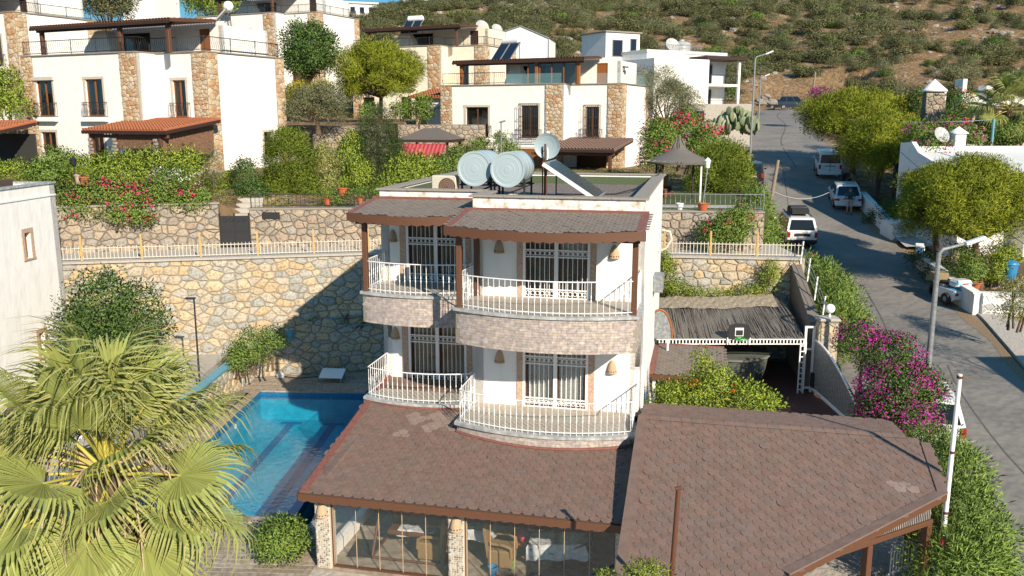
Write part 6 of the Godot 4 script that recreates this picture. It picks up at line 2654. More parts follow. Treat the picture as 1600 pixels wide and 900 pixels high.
	for k in 22:
		mb = MB.new()
		var a := -1.45 + k * 0.132
		mb.quad(v3(a, 1.45, 2.3), v3(a + 0.132, 1.45, 2.3), v3(a + 0.132, 2.0, 1.62), v3(a, 2.0, 1.62))
		mb.quad(v3(a, 1.15, 2.3), v3(a + 0.132, 1.15, 2.3), v3(a + 0.132, 1.45, 2.3), v3(a, 1.45, 2.3))
		part("awning_stripe", mb, M.awning_red if k % 2 else M.awning_pink, o)


func far_window(o: Node3D, c: Vector3, s: Vector2, b: Basis) -> void:
	var mb := MB.new()
	for q in [-0.5, 0.5]:
		mb.box(c + b.x * s.x * q + b.z * 0.02, v3(0.08, s.y + 0.08, 0.08), b)
		mb.box(c + b.y * s.y * q + b.z * 0.02, v3(s.x - 0.08, 0.08, 0.078), b)
	var w := part("window", mb, M.metal_grey, o)
	mb = MB.new()
	mb.box(c + b.z * 0.012, v3(s.x - 0.06, s.y - 0.06, 0.02), b)
	part("pane", mb, M.solar_glass, w)


func block(o: Node3D, called: String, a: Vector3, b: Vector3, m: Material) -> void:
	var mb := MB.new()
	mb.bbox((a + b) * 0.5, (b - a).abs(), 0.03)
	part(called, mb, m, o)


func make_far_houses() -> void:
	# modern white house with grey flat roofs by the bend of the street
	var o := thing("modern_house", "large white cubic house with flat grey roofs beside the street", "house", v3(14.07, 9.92, -88), -30.0)
	block(o, "main_block", v3(0, -2.0, -9), v3(7.2, 5.9, 0), M.plaster_white)
	block(o, "upper_block", v3(1.6, -2, -12), v3(12.5, 6.6, -3.2), M.plaster_white)
	block(o, "roof_slab", v3(1.5, 6.61, -12.1), v3(12.6, 6.95, -3.1), M.plaster_grey)
	block(o, "penthouse", v3(-0.5, 5.9, -12.0), v3(4.0, 8.9, -7.5), M.plaster_white)
	block(o, "penthouse_roof", v3(-0.7, 8.91, -12.2), v3(4.2, 9.05, -7.3), M.coping_stone)
	far_window(o, v3(1.0, 7.3, -7.49), v2(1.3, 1.7), Basis())
	far_window(o, v3(3.1, 7.6, -7.49), v2(0.8, 1.5), Basis())
	for k in 2:
		block(o, "balcony_slab", v3(7.3, 0.7 + k * 2.6, -3.2), v3(12.4, 0.95 + k * 2.6, -0.9), M.plaster_white)
		var mb := MB.new()
		for j in 22:
			mb.bar(v3(7.5 + j * 0.23, 0.95 + k * 2.6, -1.0), v3(7.5 + j * 0.23, 1.85 + k * 2.6, -1.0), 0.02, 4)
		mb.bar(v3(7.4, 1.87 + k * 2.6, -1.0), v3(12.4, 1.87 + k * 2.6, -1.0), 0.03, 4)
		part("balcony_rail", mb, M.metal_black, o)
		far_window(o, v3(9.6, 2.05 + k * 2.6, -3.15), v2(1.7, 2.0), Basis())
	block(o, "balcony_roof", v3(7.2, 6.0, -3.15), v3(13.0, 6.35, -0.4), M.wood_dark)
	block(o, "corner_post", v3(12.1, -1.0, -1.1), v3(12.4, 6.0, -0.8), M.plaster_white)
	var mb := MB.new()
	for j in 28:
		mb.bar(v3(3.5 + j * 0.2, 6.95, -3.2), v3(3.5 + j * 0.2, 7.5, -3.2), 0.02, 4)
	mb.bar(v3(3.5, 7.5, -3.2), v3(9.0, 7.5, -3.2), 0.03, 4)
	part("roof_rail", mb, M.metal_grey, o)
	var t := thing("roof_tank", "round pale water tank on the cubic house's flat roof", "water tank", o.transform * v3(9.0, 6.95, -6.5))
	mb = MB.new()
	mb.lathe([v2(0, 0), v2(0.95, 0), v2(1.0, 0.2), v2(0.95, 0.4), v2(1.0, 0.6), v2(0.95, 0.8), v2(1.0, 1.0), v2(0.9, 1.15), v2(0.3, 1.35), v2(0.25, 1.5), v2(0, 1.5)], 20)
	part("shell", mb, M.marble_grey, t)
	sat_dish("large satellite dish beside the round roof tank", o.transform * v3(7.2, 6.95, -6.0), -20.0, 0.8)
	t = thing("street_wall", "plain pale concrete garden wall beside the upper street", "wall", v3(14.79, 9.67, -77))
	block(t, "wall_run", v3(0, -2.5, -0.3), v3(6.3, 1.5, 0), M.concrete)
	far_window(t, v3(1.2, 0.5, 0.03), v2(1.6, 0.9), Basis())
	# plain white gabled house
	o = thing("gabled_house", "plain white gabled house behind the cream villa", "house", v3(0.48, 17.22, -112), 10.0)
	mb = MB.new()
	var poly := PackedVector2Array([v2(-4.0, -3), v2(4.1, -3), v2(4.1, 2.4), v2(0.6, 3.9), v2(-4.0, 2.5)])
	mb.prism(poly, -7.0, 0.0)
	part("walls", mb, M.plaster_white, o)
	mb = MB.new()
	mb.tube([v3(-4.1, 2.52, 0.05), v3(0.6, 3.95, 0.05), v3(4.2, 2.42, 0.05)], [0.09], 5)
	mb.bar(v3(4.12, -3, 0.05), v3(4.12, 2.4, 0.05), 0.06, 5)
	part("verge", mb, M.metal_grey, o)
	far_window(o, v3(-1.2, 0.9, 0.02), v2(0.8, 1.4), Basis())
	far_window(o, v3(-3.2, 1.2, 0.02), v2(1.2, 1.0), Basis())
	block(o, "side_wing", v3(-7.5, -3, -5), v3(-4.1, 1.8, -0.4), M.plaster_white)
	# houses on the ridge
	for q in [[v3(-39.12, 35.14, -235), 4.0, 3.8, "white cubic house on the ridge right of the top left villa"], [v3(-32.92, 36.88, -245), 5.0, 3.0, "white house with dark roof edge on the ridge, left of the long wall"], [v3(-17.19, 40.83, -250), 8.0, 3.4, "white house at the very top edge above the long ridge wall"]]:
		o = thing("ridge_house", q[3], "house", q[0], -20.0, "small houses on the ridge")
		block(o, "walls", v3(-q[1], -4, -6), v3(q[1], q[2], 0), M.plaster_white)
		block(o, "roof_edge", v3(-q[1] - 0.4, q[2] + 0.01, -6.4), v3(q[1] + 0.4, q[2] + 0.5, 0.4), M.plaster_grey if q[1] != 5.0 else M.wood_dark)
		for k in 3:
			far_window(o, v3(-q[1] * 0.6 + k * q[1] * 0.6, q[2] - 1.6, 0.03), v2(q[1] * 0.3, 1.6), Basis())
		block(o, "lower_wing", v3(-q[1] - 5.0, -4, -5), v3(-q[1], q[2] - 1.6, -0.5), M.zinc_blue if q[1] == 4.0 else M.plaster_white)
	o = thing("ridge_wall", "long grey stone wall on the ridge below the topmost house", "stone wall", v3(-28.73, 36.1, -235), 15.0)
	block(o, "wall_run", v3(0, -5, -0.8), v3(24, 3.0, 0), M.stone_grey_1)
	block(o, "wall_return", v3(-0.5, -5, -12), v3(0.6, 2.9, -0.8), M.stone_grey_0)
	o = thing("white_tower_house", "white house end standing up behind the left villa's roof", "house", v3(-48.81, 23.13, -118), 10.0)
	block(o, "walls", v3(-2.4, -8, -6), v3(2.3, 3.4, 0), M.plaster_white)
	block(o, "roof_edge", v3(-2.6, 3.41, -6.2), v3(2.5, 3.6, 0.2), M.plaster_white)


# ---------------------------------------------------------------- across the street, carport, gazebo
func white_rubble(called: String, label: String, path: Array, h: float, seed_: int, th := 0.35) -> Node3D:
	var o := thing(called, label, "stone wall")
	part("mortar_bed", backing(path, h, h, th, 0.6), M.plaster_white, o)
	stone_face(o, path, h - 0.02, h - 0.02, 0.3, 1.4, [M.plaster_white, M.plaster_stained, M.marble_grey], seed_, 120, 0.045, 0.012)
	part("wall_top", backing([path[0] + v3(0, h, 0), path[path.size() - 1] + v3(0, h, 0)] if path.size() == 2 else [path[0] + v3(0, h, 0), path[1] + v3(0, h, 0), path[path.size() - 1] + v3(0, h, 0)], 0.06, 0.06, th + 0.06), M.plaster_white, o)
	return o


func make_right_side() -> void:
	# reed-roofed carport in the drive
	var o := thing("carport", "carport roofed with brown reed matting on white lattice beams", "carport")
	var A := v3(4.75, 2.77, -28)
	var B := v3(9.8, 2.77, -28)
	var C := v3(10.18, 3.45, -31.9)
	var D := v3(5.53, 3.24, -32.3)
	var mb := MB.new()
	mb.quad(A, B, C, D)
	var dn := v3(0, -0.05, 0)
	mb.quad(D + dn, C + dn, B + dn, A + dn)
	mb.quad(A + dn, B + dn, B, A)
	part("roof_sheet", mb, M.thatch, o)
	# reeds laid side by side along the slope
	rng.seed = 300
	var st := MB.new()
	var cols := [L(0.19, 0.165, 0.14), L(0.15, 0.13, 0.112), L(0.235, 0.205, 0.17), L(0.12, 0.105, 0.092)]
	for k in 420:
		var t := rf(0.0, 1.0)
		var s0 := rf(-0.02, 0.55)
		var s1 := minf(1.02, s0 + rf(0.3, 0.6))
		var t1 := t - (s1 - s0) * 0.05
		st.col = vary(cols[rng.randi() % 4], 0.15)
		var p := A.lerp(B, t).lerp(D.lerp(C, t), s0) + v3(0, rf(0.015, 0.05), 0)
		var q := A.lerp(B, t1).lerp(D.lerp(C, t1), s1) + v3(0, rf(0.015, 0.06), 0)
		st.tube([p, p.lerp(q, 0.5) + v3(rf(-0.02, 0.02), 0.02, 0), q], [0.016], 4, false)
	var rd := part("reed_mat", st, M.painted, o)
	rd.set_meta("kind", "stuff")
	mb = MB.new()
	for h in [0.0, -0.16]:
		mb.bar(A + v3(0, h, 0.05), B + v3(0, h, 0.05), 0.022, 5)
	part("lattice_beam", mb, M.metal_white, o)
	var bm := MB.new()
	bm.mm(v3(-0.02, -0.15, -0.02), v3(0.02, -0.01, 0.02))
	var bmm := bm.mesh()
	for k in 45:
		part("lattice_bar", bmm, M.metal_white, o, Transform3D(Basis(), A.lerp(B, (k + 0.5) / 45.0) + v3(0, 0, 0.05)))
	for t in [0.03, 0.99]:
		var p := A.lerp(B, t)
		mb = MB.new()
		for dx in [-0.09, 0.09]:
			mb.mm(v3(p.x + dx - 0.02, 0.88, p.z - 0.02), v3(p.x + dx + 0.02, p.y - 0.1, p.z + 0.02))
		for k in 9:
			mb.mm(v3(p.x - 0.07, 1.0 + k * 0.19, p.z - 0.015), v3(p.x + 0.07, 1.03 + k * 0.19, p.z + 0.015))
		part("lattice_post", mb, M.metal_white, o)
	# pale cloth along the back of the reeds
	mb = MB.new()
	var n := 30
	for j in 4:
		for i in n:
			var P := []
			for w in [[0, 0], [1, 0], [1, 1], [0, 1]]:
				var u := float(i + w[0]) / n
				var v := float(j + w[1]) / 4.0
				var f := lerpf(0.66, 0.97, v) + 0.02 * sin(u * 9.0)
				var g := lerpf(0.0, 0.92, u)
				P.append(A.lerp(B, g).lerp(D.lerp(C, g), f) + v3(0, 0.09 + 0.014 * sin(u * 31.0 + v * 9.0) + 0.008 * sin(u * 77.0 + v * 13.0), 0))
			mb.quad(P[0], P[1], P[2], P[3])
	single("shade_cloth", mb, M.canvas_tan, "pale tan cloth spread along the back of the reed roof", "cloth")
	# basketball backboard clipped to the beam
	o = thing("basketball_hoop", "black basketball backboard with a green hoop on the carport beam", "basketball hoop", A.lerp(B, 0.555) + v3(0, -0.02, 0.1))
	mb = MB.new()
	mb.prism(PackedVector2Array([v2(-0.36, 0.06), v2(0.36, 0.06), v2(0.37, 0.42), v2(0.3, 0.54), v2(0.12, 0.58), v2(-0.12, 0.58), v2(-0.3, 0.54), v2(-0.37, 0.42)]), 0.0, 0.03)
	part("backboard", mb, M.metal_black, o)
	mb = MB.new()
	for q in [[-0.14, 0.14, 0.155, 0.175], [-0.14, 0.14, 0.36, 0.44], [-0.14, -0.12, 0.175, 0.36], [0.12, 0.14, 0.175, 0.36]]:
		mb.mm(v3(q[0], q[2], 0.031), v3(q[1], q[3], 0.036))
	part("target_square", mb, M.metal_white, o)
	mb = MB.new()
	mb.torus(v3(0, 0.1, 0.27), Basis(Vector3.RIGHT, PI / 2), 0.2, 0.014, 16)
	mb.mm(v3(-0.06, 0.08, 0.03), v3(0.06, 0.13, 0.08))
	part("hoop", mb, M.plastic_green, o)
	mb = MB.new()
	for x in [-0.36, 0.36]:
		mb.mm(v3(x - 0.03, -0.14, -0.03), v3(x + 0.03, 0.1, 0.03))
	part("bracket", mb, M.metal_white, o)
	# round covered tub under the reeds and surf board by the wall
	o = thing("round_tub", "big round grey-green tub standing under the reed roof", "tub", v3(7.82, 0.88, -29.6))
	mb = MB.new()
	mb.lathe([v2(0, 0), v2(1.0, 0.0), v2(1.15, 0.5), v2(1.22, 0.95), v2(1.26, 1.0), v2(1.22, 1.05), v2(0.6, 1.12), v2(0, 1.15)], 28)
	part("shell", mb, M.tub_grey, o)
	mb = MB.new()
	mb.torus(v3(0, 1.0, 0), Basis(Vector3.RIGHT, PI / 2), 1.25, 0.035, 28)
	part("rim", mb, M.concrete_dark, o)
	o = thing("surfboard", "white board with a rust-brown arched edge leaning behind the house corner", "board", v3(4.77, 3.36, -27.2))
	mb = MB.new()
	var arc := PackedVector2Array()
	for k in 17:
		var a := PI * k / 16.0
		arc.append(v2(cos(a) * 0.42, -0.35 + sin(a) * 0.95))
	mb.prism(arc, 0, 0.04)
	part("panel", mb, M.metal_grey, o)
	mb = MB.new()
	var rim := []
	for p in arc:
		rim.append(v3(p.x, p.y, 0.03))
	mb.tube(rim, [0.04], 6)
	part("rim", mb, M.wood_orange, o)
	for x in [-0.3, 0.3]:
		mb = MB.new()
		mb.mm(v3(x - 0.03, -2.0, -0.05), v3(x + 0.03, -0.2, 0.0))
		part("leg", mb, M.metal_white, o)
	# little shingled canopy on the side of the house
	o = thing("side_canopy", "small brown shingled canopy on the right-hand house wall", "canopy", v3(3.21, 0, -20.9), 12.5)
	mb = MB.new()
	mb.quad(v3(0.02, 2.42, -4.4), v3(2.25, 2.42, -4.4), v3(2.25, 2.62, -7.2), v3(0.02, 2.62, -7.2))
	mb.quad(v3(2.25, 2.34, -4.4), v3(0.02, 2.34, -4.4), v3(0.02, 2.54, -7.2), v3(2.25, 2.54, -7.2))
	mb.quad(v3(2.25, 2.34, -4.4), v3(2.25, 2.54, -7.2), v3(2.25, 2.62, -7.2), v3(2.25, 2.42, -4.4))
	var roof := part("roof", mb, M.shingle_base, o)
	var uy := v3(0, 0.0714, -1).normalized()
	shingles(roof, v3(0.02, 2.42, -4.4), Vector3.RIGHT, uy, PackedVector2Array([v2(0, -0.05), v2(2.24, -0.05), v2(2.24, 2.8), v2(0, 2.8)]), 0.22, 0.14, family("shingle_grey", 3), M.shingle_copies, 0, 44)
	part("fascia", fascia_strip([v3(0.02, 2.42, -4.37), v3(2.27, 2.42, -4.37), v3(2.27, 2.6, -7.2)], 0.16, 0.02), M.wood_brown, o)
	mb = MB.new()
	mb.mm(v3(0.01, 2.43, -7.2), v3(0.14, 2.66, -4.42))
	mb.mm(v3(0.14, 2.6, -7.25), v3(2.25, 2.66, -7.12))
	part("flashing", mb, M.flashing_red, o)
	for z in [-4.7, -7.0]:
		mb = MB.new()
		mb.bbox(v3(2.1, 1.2, z), v3(0.1, 2.3, 0.1), 0.01)
		part("post", mb, M.wood_brown, o)
	mb = MB.new()
	mb.mm(v3(0.1, 0.0, -4.6), v3(0.2, 2.3, -4.5))
	part("support", mb, M.metal_white, o)
	gazebo_garden()
	street_right()


func gazebo_garden() -> void:
	var mb := MB.new()
	mb.ground(PackedVector2Array([v2(5.2, -36.2), v2(10.6, -35.6), v2(12.6, -50), v2(5.2, -50)]), 5.6, 6.18)
	struct("lawn", mb, M.lawn)
	mb = MB.new()
	mb.ground(PackedVector2Array([v2(5.6, -37.9), v2(10.4, -37.6), v2(10.4, -38.5), v2(5.6, -38.8)]), 6.0, 6.2)
	struct("garden_path", mb, M.concrete)
	# railing in front of the lawn
	var o := thing("garden_railing", "thin grey railing at the edge of the gazebo lawn", "railing")
	var line := [v2(5.3, -35.55), v2(10.2, -35.0)]
	var pts := [v3(5.3, 6.35, -35.55), v3(10.2, 6.35, -35.0)]
	railing(o, line, 6.35, 0.62, 0.2, M.metal_grey, "rail")
	# thatched gazebo with a pointed roof
	o = thing("gazebo", "round thatched gazebo with a tall pointed finial", "gazebo", v3(7.83, 6.2, -41))
	mb = MB.new()
	mb.lathe([v2(1.48, 1.72), v2(1.5, 1.8), v2(1.15, 1.98), v2(0.75, 2.16), v2(0.4, 2.36), v2(0.2, 2.56), v2(0.1, 2.78), v2(0.05, 3.0), v2(0.0, 3.02)], 22)
	part("thatched_roof", mb, M.thatch, o)
	rng.seed = 310
	var st := MB.new()
	var cols := [L(0.27, 0.235, 0.20), L(0.21, 0.18, 0.155), L(0.33, 0.29, 0.24)]
	for k in 420:
		var a := rf(0, TAU)
		var r0 := rf(0.1, 1.35)
		var r1 := minf(1.56, r0 + rf(0.15, 0.35))
		st.col = vary(cols[rng.randi() % 3], 0.15)
		var y0 := 1.8 + 0.62 * pow(1.0 - r0 / 1.5, 1.2) + (0.5 if r0 < 0.2 else 0.0)
		var y1 := 1.8 + 0.62 * pow(maxf(0.0, 1.0 - r1 / 1.5), 1.2)
		st.tube([v3(cos(a) * r0, y0 + 0.03, sin(a) * r0), v3(cos(a) * r1, y1 + 0.02, sin(a) * r1)], [0.014], 3, false)
	var s2 := part("straw", st, M.painted, o)
	s2.set_meta("kind", "stuff")
	for k in 4:
		var a := PI / 4 + k * PI / 2
		mb = MB.new()
		mb.bar(v3(cos(a) * 1.25, 0, sin(a) * 1.25), v3(cos(a) * 1.25, 1.85, sin(a) * 1.25), 0.05, 7)
		part("post", mb, M.metal_white if k == 0 else M.wood_dark, o)
	mb = MB.new()
	mb.mm(v3(-0.9, 0, -2.6), v3(0.1, 0.3, -1.6))
	mb.mm(v3(-0.9, 0.3, -2.6), v3(0.1, 0.5, -2.1))
	single("brick_step", mb, M.paver_red, "low red brick step behind the gazebo", "step", "", o.transform)
	o = thing("garden_bench", "orange wooden bench under the thatched gazebo", "bench", o.position + v3(-0.75, 0.0, -1.1), 20.0)
	mb = MB.new()
	mb.bbox(v3(0, 0.42, 0), v3(0.9, 0.06, 0.4), 0.01)
	part("seat", mb, M.wood_orange, o)
	mb = MB.new()
	mb.bbox(v3(0, 0.85, -0.2), v3(0.9, 0.6, 0.05), 0.01)
	part("backrest", mb, M.wood_orange, o)
	for x in [-0.4, 0.4]:
		for z in [-0.17, 0.17]:
			mb = MB.new()
			mb.bbox(v3(x, 0.195, z), v3(0.06, 0.39, 0.06), 0.006)
			part("leg", mb, M.wood_orange, o)
	# garden lamp rising from an orange pot
	o = thing("garden_lamp", "white-headed garden lamp rising from an orange pot on the wall", "garden lamp", v3(7.78, 6.32, -35.2))
	mb = MB.new()
	mb.bar(v3(0, 0.2, 0), v3(0.12, 1.7, 0), 0.025, 7)
	part("stem", mb, M.metal_grey, o)
	mb = MB.new()
	mb.lathe([v2(0.04, 1.68), v2(0.09, 1.72), v2(0.12, 1.98), v2(0.15, 2.0), v2(0.05, 2.1), v2(0, 2.14)], 8, v3(0.12, 0, 0))
	part("lantern", mb, M.lamp_glass, o)
	pot("plant_pot", "square orange pot holding the garden lamp", v3(7.78, 6.28, -35.2) * v3(1, 0, 1) + v3(0, 6.32, 0.02), 0.24, 0.3, M.terracotta_pot)
	pot("plant_pot", "white pot on the low wall left of the orange lamp pot", v3(6.9, 6.32, -35.5), 0.16, 0.26, M.metal_white)


func pot(called: String, label: String, at: Vector3, r: float, h: float, m: Material, leaf := "") -> void:
	var o := thing(called, label, "plant pot", at)
	var mb := MB.new()
	mb.lathe([v2(0, 0), v2(r * 0.65, 0), v2(r * 0.95, h * 0.86), v2(r * 1.08, h * 0.88), v2(r * 1.08, h), v2(r * 0.92, h), v2(r * 0.9, h * 0.85), v2(0, h * 0.84)], 16)
	part("vessel", mb, m, o)
	if leaf:
		part("plant", crown([[v3(0, h + r * 0.9, 0), v3(r * 1.3, r * 1.2, r * 1.3)]], CL[leaf], 26, r * 0.6, r * 0.95, int(at.x * 31.0), 0.2), M.leaves, o)


func street_right() -> void:
	# pavement strip along the near right side
	var mb := MB.new()
	var d := 18.0
	while d < 38.5:
		var e0 := road_edges(d)
		var e1 := road_edges(d + 1.0)
		var k0 := 1.9 - clampf((d - 34.0) * 0.25, 0.0, 1.4)
		var k1 := 1.9 - clampf((d - 33.0) * 0.25, 0.0, 1.4)
		var y0 := road_y(d) + 0.12
		var y1 := road_y(d + 1.0) + 0.12
		mb.quad(v3(e0.y + 0.2, y0, -d), v3(e0.y + 0.2 + k0, y0, -d), v3(e1.y + 0.2 + k1, y1, -d - 1.0), v3(e1.y + 0.2, y1, -d - 1.0))
		mb.quad(v3(e0.y + 0.2, y0 - 0.4, -d), v3(e0.y + 0.2, y0, -d), v3(e1.y + 0.2, y1, -d - 1.0), v3(e1.y + 0.2, y1 - 0.4, -d - 1.0))
		d += 1.0
	struct("pavement", mb, M.concrete)
	# concrete apron in front of the black gate
	mb = MB.new()
	mb.quad(v3(22.7, 2.72, -49.3), v3(26.0, 2.95, -48.6), v3(26.0, 3.3, -52.0), v3(22.9, 3.05, -51.6))
	struct("gate_apron", mb, M.concrete)
	white_rubble("whitewashed_wall", "long low whitewashed rubble wall along the street by the parked hatchback", [v3(23.0, 2.85, -51.5), v3(23.9, 4.1, -58.5)], 0.95, 201)
	var o := white_rubble("whitewashed_wall", "whitewashed rubble block at the left of the black gate", [v3(22.7, 2.85, -51.2), v3(24.4, 2.95, -51.4)], 1.0, 202, 1.4)
	o = white_rubble("whitewashed_pillar", "whitewashed gate pillar left of the black gate", [v3(24.3, 2.9, -50.6), v3(24.95, 2.9, -50.6)], 1.75, 203, 0.5)
	o = thing("driveway_gate", "black barred double gate between white pillars across the street", "gate", v3(25.05, 2.95, -50.5), 3.0)
	mb = MB.new()
	for x in [0.0, 1.45, 2.9]:
		mb.mm(v3(x - 0.05, 0, -0.05), v3(x + 0.05, 1.45, 0.05))
	for y in [0.2, 0.75, 1.35]:
		mb.mm(v3(0.05, y - 0.025, -0.02), v3(2.85, y + 0.025, 0.02))
	part("gate_frame", mb, M.metal_black, o)
	var bm := MB.new()
	bm.mm(v3(-0.012, 0.1, -0.012), v3(0.012, 1.42, 0.012))
	var bmm := bm.mesh()
	for k in 22:
		part("bar", bmm, M.metal_black, o, Transform3D(Basis(), v3(0.13 + k * 0.125, 0, 0)))
	o = white_rubble("whitewashed_pillar", "whitewashed gate pillar right of the black gate", [v3(28.1, 3.0, -50.4), v3(28.7, 3.0, -50.4)], 1.7, 204, 0.5)
	# curved planter wall
	o = white_rubble("planter_wall", "curved whitewashed planter wall under the leaning pine", [v3(21.5, 1.75, -41.6), v3(22.0, 2.1, -45.6), v3(22.9, 2.35, -47.6)], 0.75, 205)
	mb = MB.new()
	mb.ground(PackedVector2Array([v2(22.1, -42), v2(22.4, -45.6), v2(23.3, -47.4), v2(27, -47), v2(27, -41)]), 1.4, 2.55)
	struct("planter_soil", mb, M.soil)
	o = white_rubble("corner_wall", "pale stone corner wall beside the blue three-wheeler", [v3(20.75, 1.45, -37.3), v3(20.95, 1.65, -40.2)], 0.95, 206)
	white_rubble("corner_wall", "short pale stone wall facing down the street beside the white gate", [v3(20.7, 1.45, -37.2), v3(22.6, 1.45, -37.0)], 0.95, 207)
	o = thing("garden_gate", "white slatted garden gate with dark posts at the right edge", "gate", v3(22.75, 1.42, -36.9), 62.0)
	for k in 14:
		mb = MB.new()
		mb.mm(v3(k * 0.19, 0.1, -0.01), v3(k * 0.19 + 0.11, 1.25, 0.01))
		part("slat", mb, M.paint_ivory, o)
	for x in [-0.08, 1.35, 2.75]:
		mb = MB.new()
		mb.mm(v3(x - 0.06, 0, -0.08), v3(x + 0.06, 1.6, 0.06))
		part("post", mb, M.metal_black, o)
	# low white sheds and walls further right
	o = thing("garden_house", "white wall of a low house seen beneath the big pine", "house", v3(27.8, 2.6, -46.5), -8.0)
	block(o, "walls", v3(0, -1.5, -7), v3(9.0, 2.7, 0), M.plaster_white)
	block(o, "roof_edge", v3(-0.1, 2.71, -7.1), v3(9.1, 2.9, 0.1), M.plaster_grey)
	far_window(o, v3(3.0, 1.3, 0.03), v2(1.2, 1.2), Basis())
	o = thing("white_house", "white house with a big sloping pale roof at the right edge", "house", v3(24.75, 3.0, -47), -6.0)
	block(o, "walls", v3(0.1, -1.5, -7), v3(11, 3.3, -0.3), M.plaster_white)
	mb = MB.new()
	mb.quad(v3(0, 3.5, 0), v3(11.2, 3.5, 0), v3(11.2, 5.0, -6.0), v3(0, 5.0, -6.0))
	mb.quad(v3(11.2, 3.3, 0), v3(0, 3.3, 0), v3(0, 4.8, -6.0), v3(11.2, 4.8, -6.0))
	mb.quad(v3(0, 3.3, 0), v3(11.2, 3.3, 0), v3(11.2, 3.5, 0), v3(0, 3.5, 0))
	part("sloping_roof", mb, M.plaster_grey, o)
	mb = MB.new()
	mb.prism(PackedVector2Array([v2(-0.1, -1.5), v2(-6.6, -1.5), v2(-6.6, 5.5), v2(-5.4, 5.6), v2(-4.6, 5.0), v2(-0.1, 3.7)]), -0.28, 0.0, Transform3D(Basis(v3(0, 0, 1), Vector3.UP, v3(-1, 0, 0)), v3(-0.3, 0, 0)))
	part("end_wall", mb, M.plaster_white, o)
	block(o, "roof_kerb", v3(0.2, 4.9, -6.6), v3(11.2, 5.3, -6.0), M.plaster_white)
	for k in 2:
		var b := v3(2.6 + k * 3.4, 3.55, -0.9)
		block(o, "dormer_side", b + v3(-0.1, -0.4, -0.4), b + v3(0.05, 0.45, 0.75), M.plaster_white)
		block(o, "dormer_side", b + v3(1.7, -0.4, -0.4), b + v3(1.85, 0.45, 0.75), M.plaster_white)
		block(o, "dormer_top", b + v3(-0.15, 0.46, -0.9), b + v3(1.9, 0.56, 0.8), M.plaster_white)
		far_window(o, b + v3(0.87, 0.05, 0.55), v2(1.6, 0.7), Basis())
	var t := thing("chimney_hood", "small white pointed chimney on the sloping roof's ridge", "chimney", o.transform * v3(3.2, 5.3, -6.3), -6.0)
	block(t, "shaft", v3(-0.35, 0, -0.3), v3(0.35, 0.75, 0.3), M.plaster_white)
	mb = MB.new()
	mb.lathe([v2(0.58, 0.76), v2(0.55, 0.82), v2(0, 1.2)], 4, Vector3.ZERO, Basis(Vector3.UP, PI / 4))
	part("cap", mb, M.plaster_white, t)
	sat_dish("grey satellite dish beside the small white pointed chimney", o.transform * v3(2.0, 5.2, -6.2), -15.0, 0.5)
	# stone chimney tower, pergola and house behind the bougainvillea
	o = thing("stone_tower", "tapering stone chimney tower with a white pointed cap", "chimney tower", v3(29.54, 4.6, -62), 10.0)
	mb = MB.new()
	mb.lathe([v2(1.05, 0), v2(0.78, 7.2)], 4, Vector3.ZERO, Basis(Vector3.UP, PI / 4))
	part("shaft", mb, M.mortar_grey, o)
	stone_face(o, [v3(-0.66, 0, 0.68), v3(0.66, 0, 0.68)], 7.1, 7.1, 0.3, 1.25, family("stone_grey", 6), 211, 150, 0.03, 0.012, -0.02)
	block(o, "cap_band", v3(0.5, 6.3, -0.62), v3(0.66, 7.3, 0.62), M.plaster_white)
	mb = MB.new()
	mb.lathe([v2(0.98, 7.2), v2(0.98, 7.28), v2(0.0, 8.05)], 4, Vector3.ZERO, Basis(Vector3.UP, PI / 4))
	part("cap", mb, M.plaster_white, o)
	block(o, "smoke_hole", v3(-0.14, 6.85, 0.6), v3(0.14, 7.1, 0.69), M.room_dark)
	o = thing("parapet_house", "pink-white stepped parapet house between the tower and the fan palm", "house", v3(35.53, 6.0, -69), 0.0)
	block(o, "walls", v3(0.3, -1, -5), v3(7, 4.6, -1.2), M.plaster_cream)
	block(o, "parapet", v3(0, 4.9, -5), v3(7.2, 5.9, -0.9), M.plaster_white)
	block(o, "merlon", v3(0, 5.9, -2.2), v3(0.35, 7.0, -0.9), M.plaster_white)
	block(o, "merlon", v3(1.9, 5.91, -2.2), v3(2.6, 6.5, -0.95), M.plaster_white)
	block(o, "porch_roof", v3(-0.4, 4.6, -1.2), v3(7.4, 4.88, 1.0), M.wood_dark)
	for x in [0.2, 2.2, 4.2]:
		block(o, "porch_post", v3(x - 0.12, -1, 0.6), v3(x + 0.12, 4.6, 0.85), M.lamp_clay)
	far_window(o, v3(2.0, 2.4, -1.17), v2(1.2, 2.6), Basis())
	o = thing("vine_pergola", "dark wooden pergola under the pink bougainvillea", "pergola", v3(25.7, 4.2, -54), -5.0)
	for z in [0.0, -2.6]:
		block(o, "beam", v3(-0.4, 3.35, z - 0.1), v3(3.6, 3.6, z + 0.1), M.wood_brown)
		for x in [0.0, 3.2]:
			block(o, "post", v3(x - 0.09, -0.8, z - 0.09), v3(x + 0.09, 3.35, z + 0.09), M.wood_brown)
	for k in 8:
		block(o, "rafter", v3(-0.2 + k * 0.5, 3.61, -3.0), v3(-0.12 + k * 0.5, 3.72, 0.4), M.wood_brown)
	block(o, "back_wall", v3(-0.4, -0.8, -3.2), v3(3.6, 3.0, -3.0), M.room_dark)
	o = thing("small_roof", "small brown felt roof above the white sloping roof", "roof", v3(29.38, 8.48, -56), 0.0)
	block(o, "roof_sheet", v3(-0.8, 0, -2.5), v3(0.8, 0.35, 0.3), M.shingle_0)
	block(o, "wall", v3(-0.7, -3, -2.4), v3(0.7, 0, 0.1), M.plaster_cream)
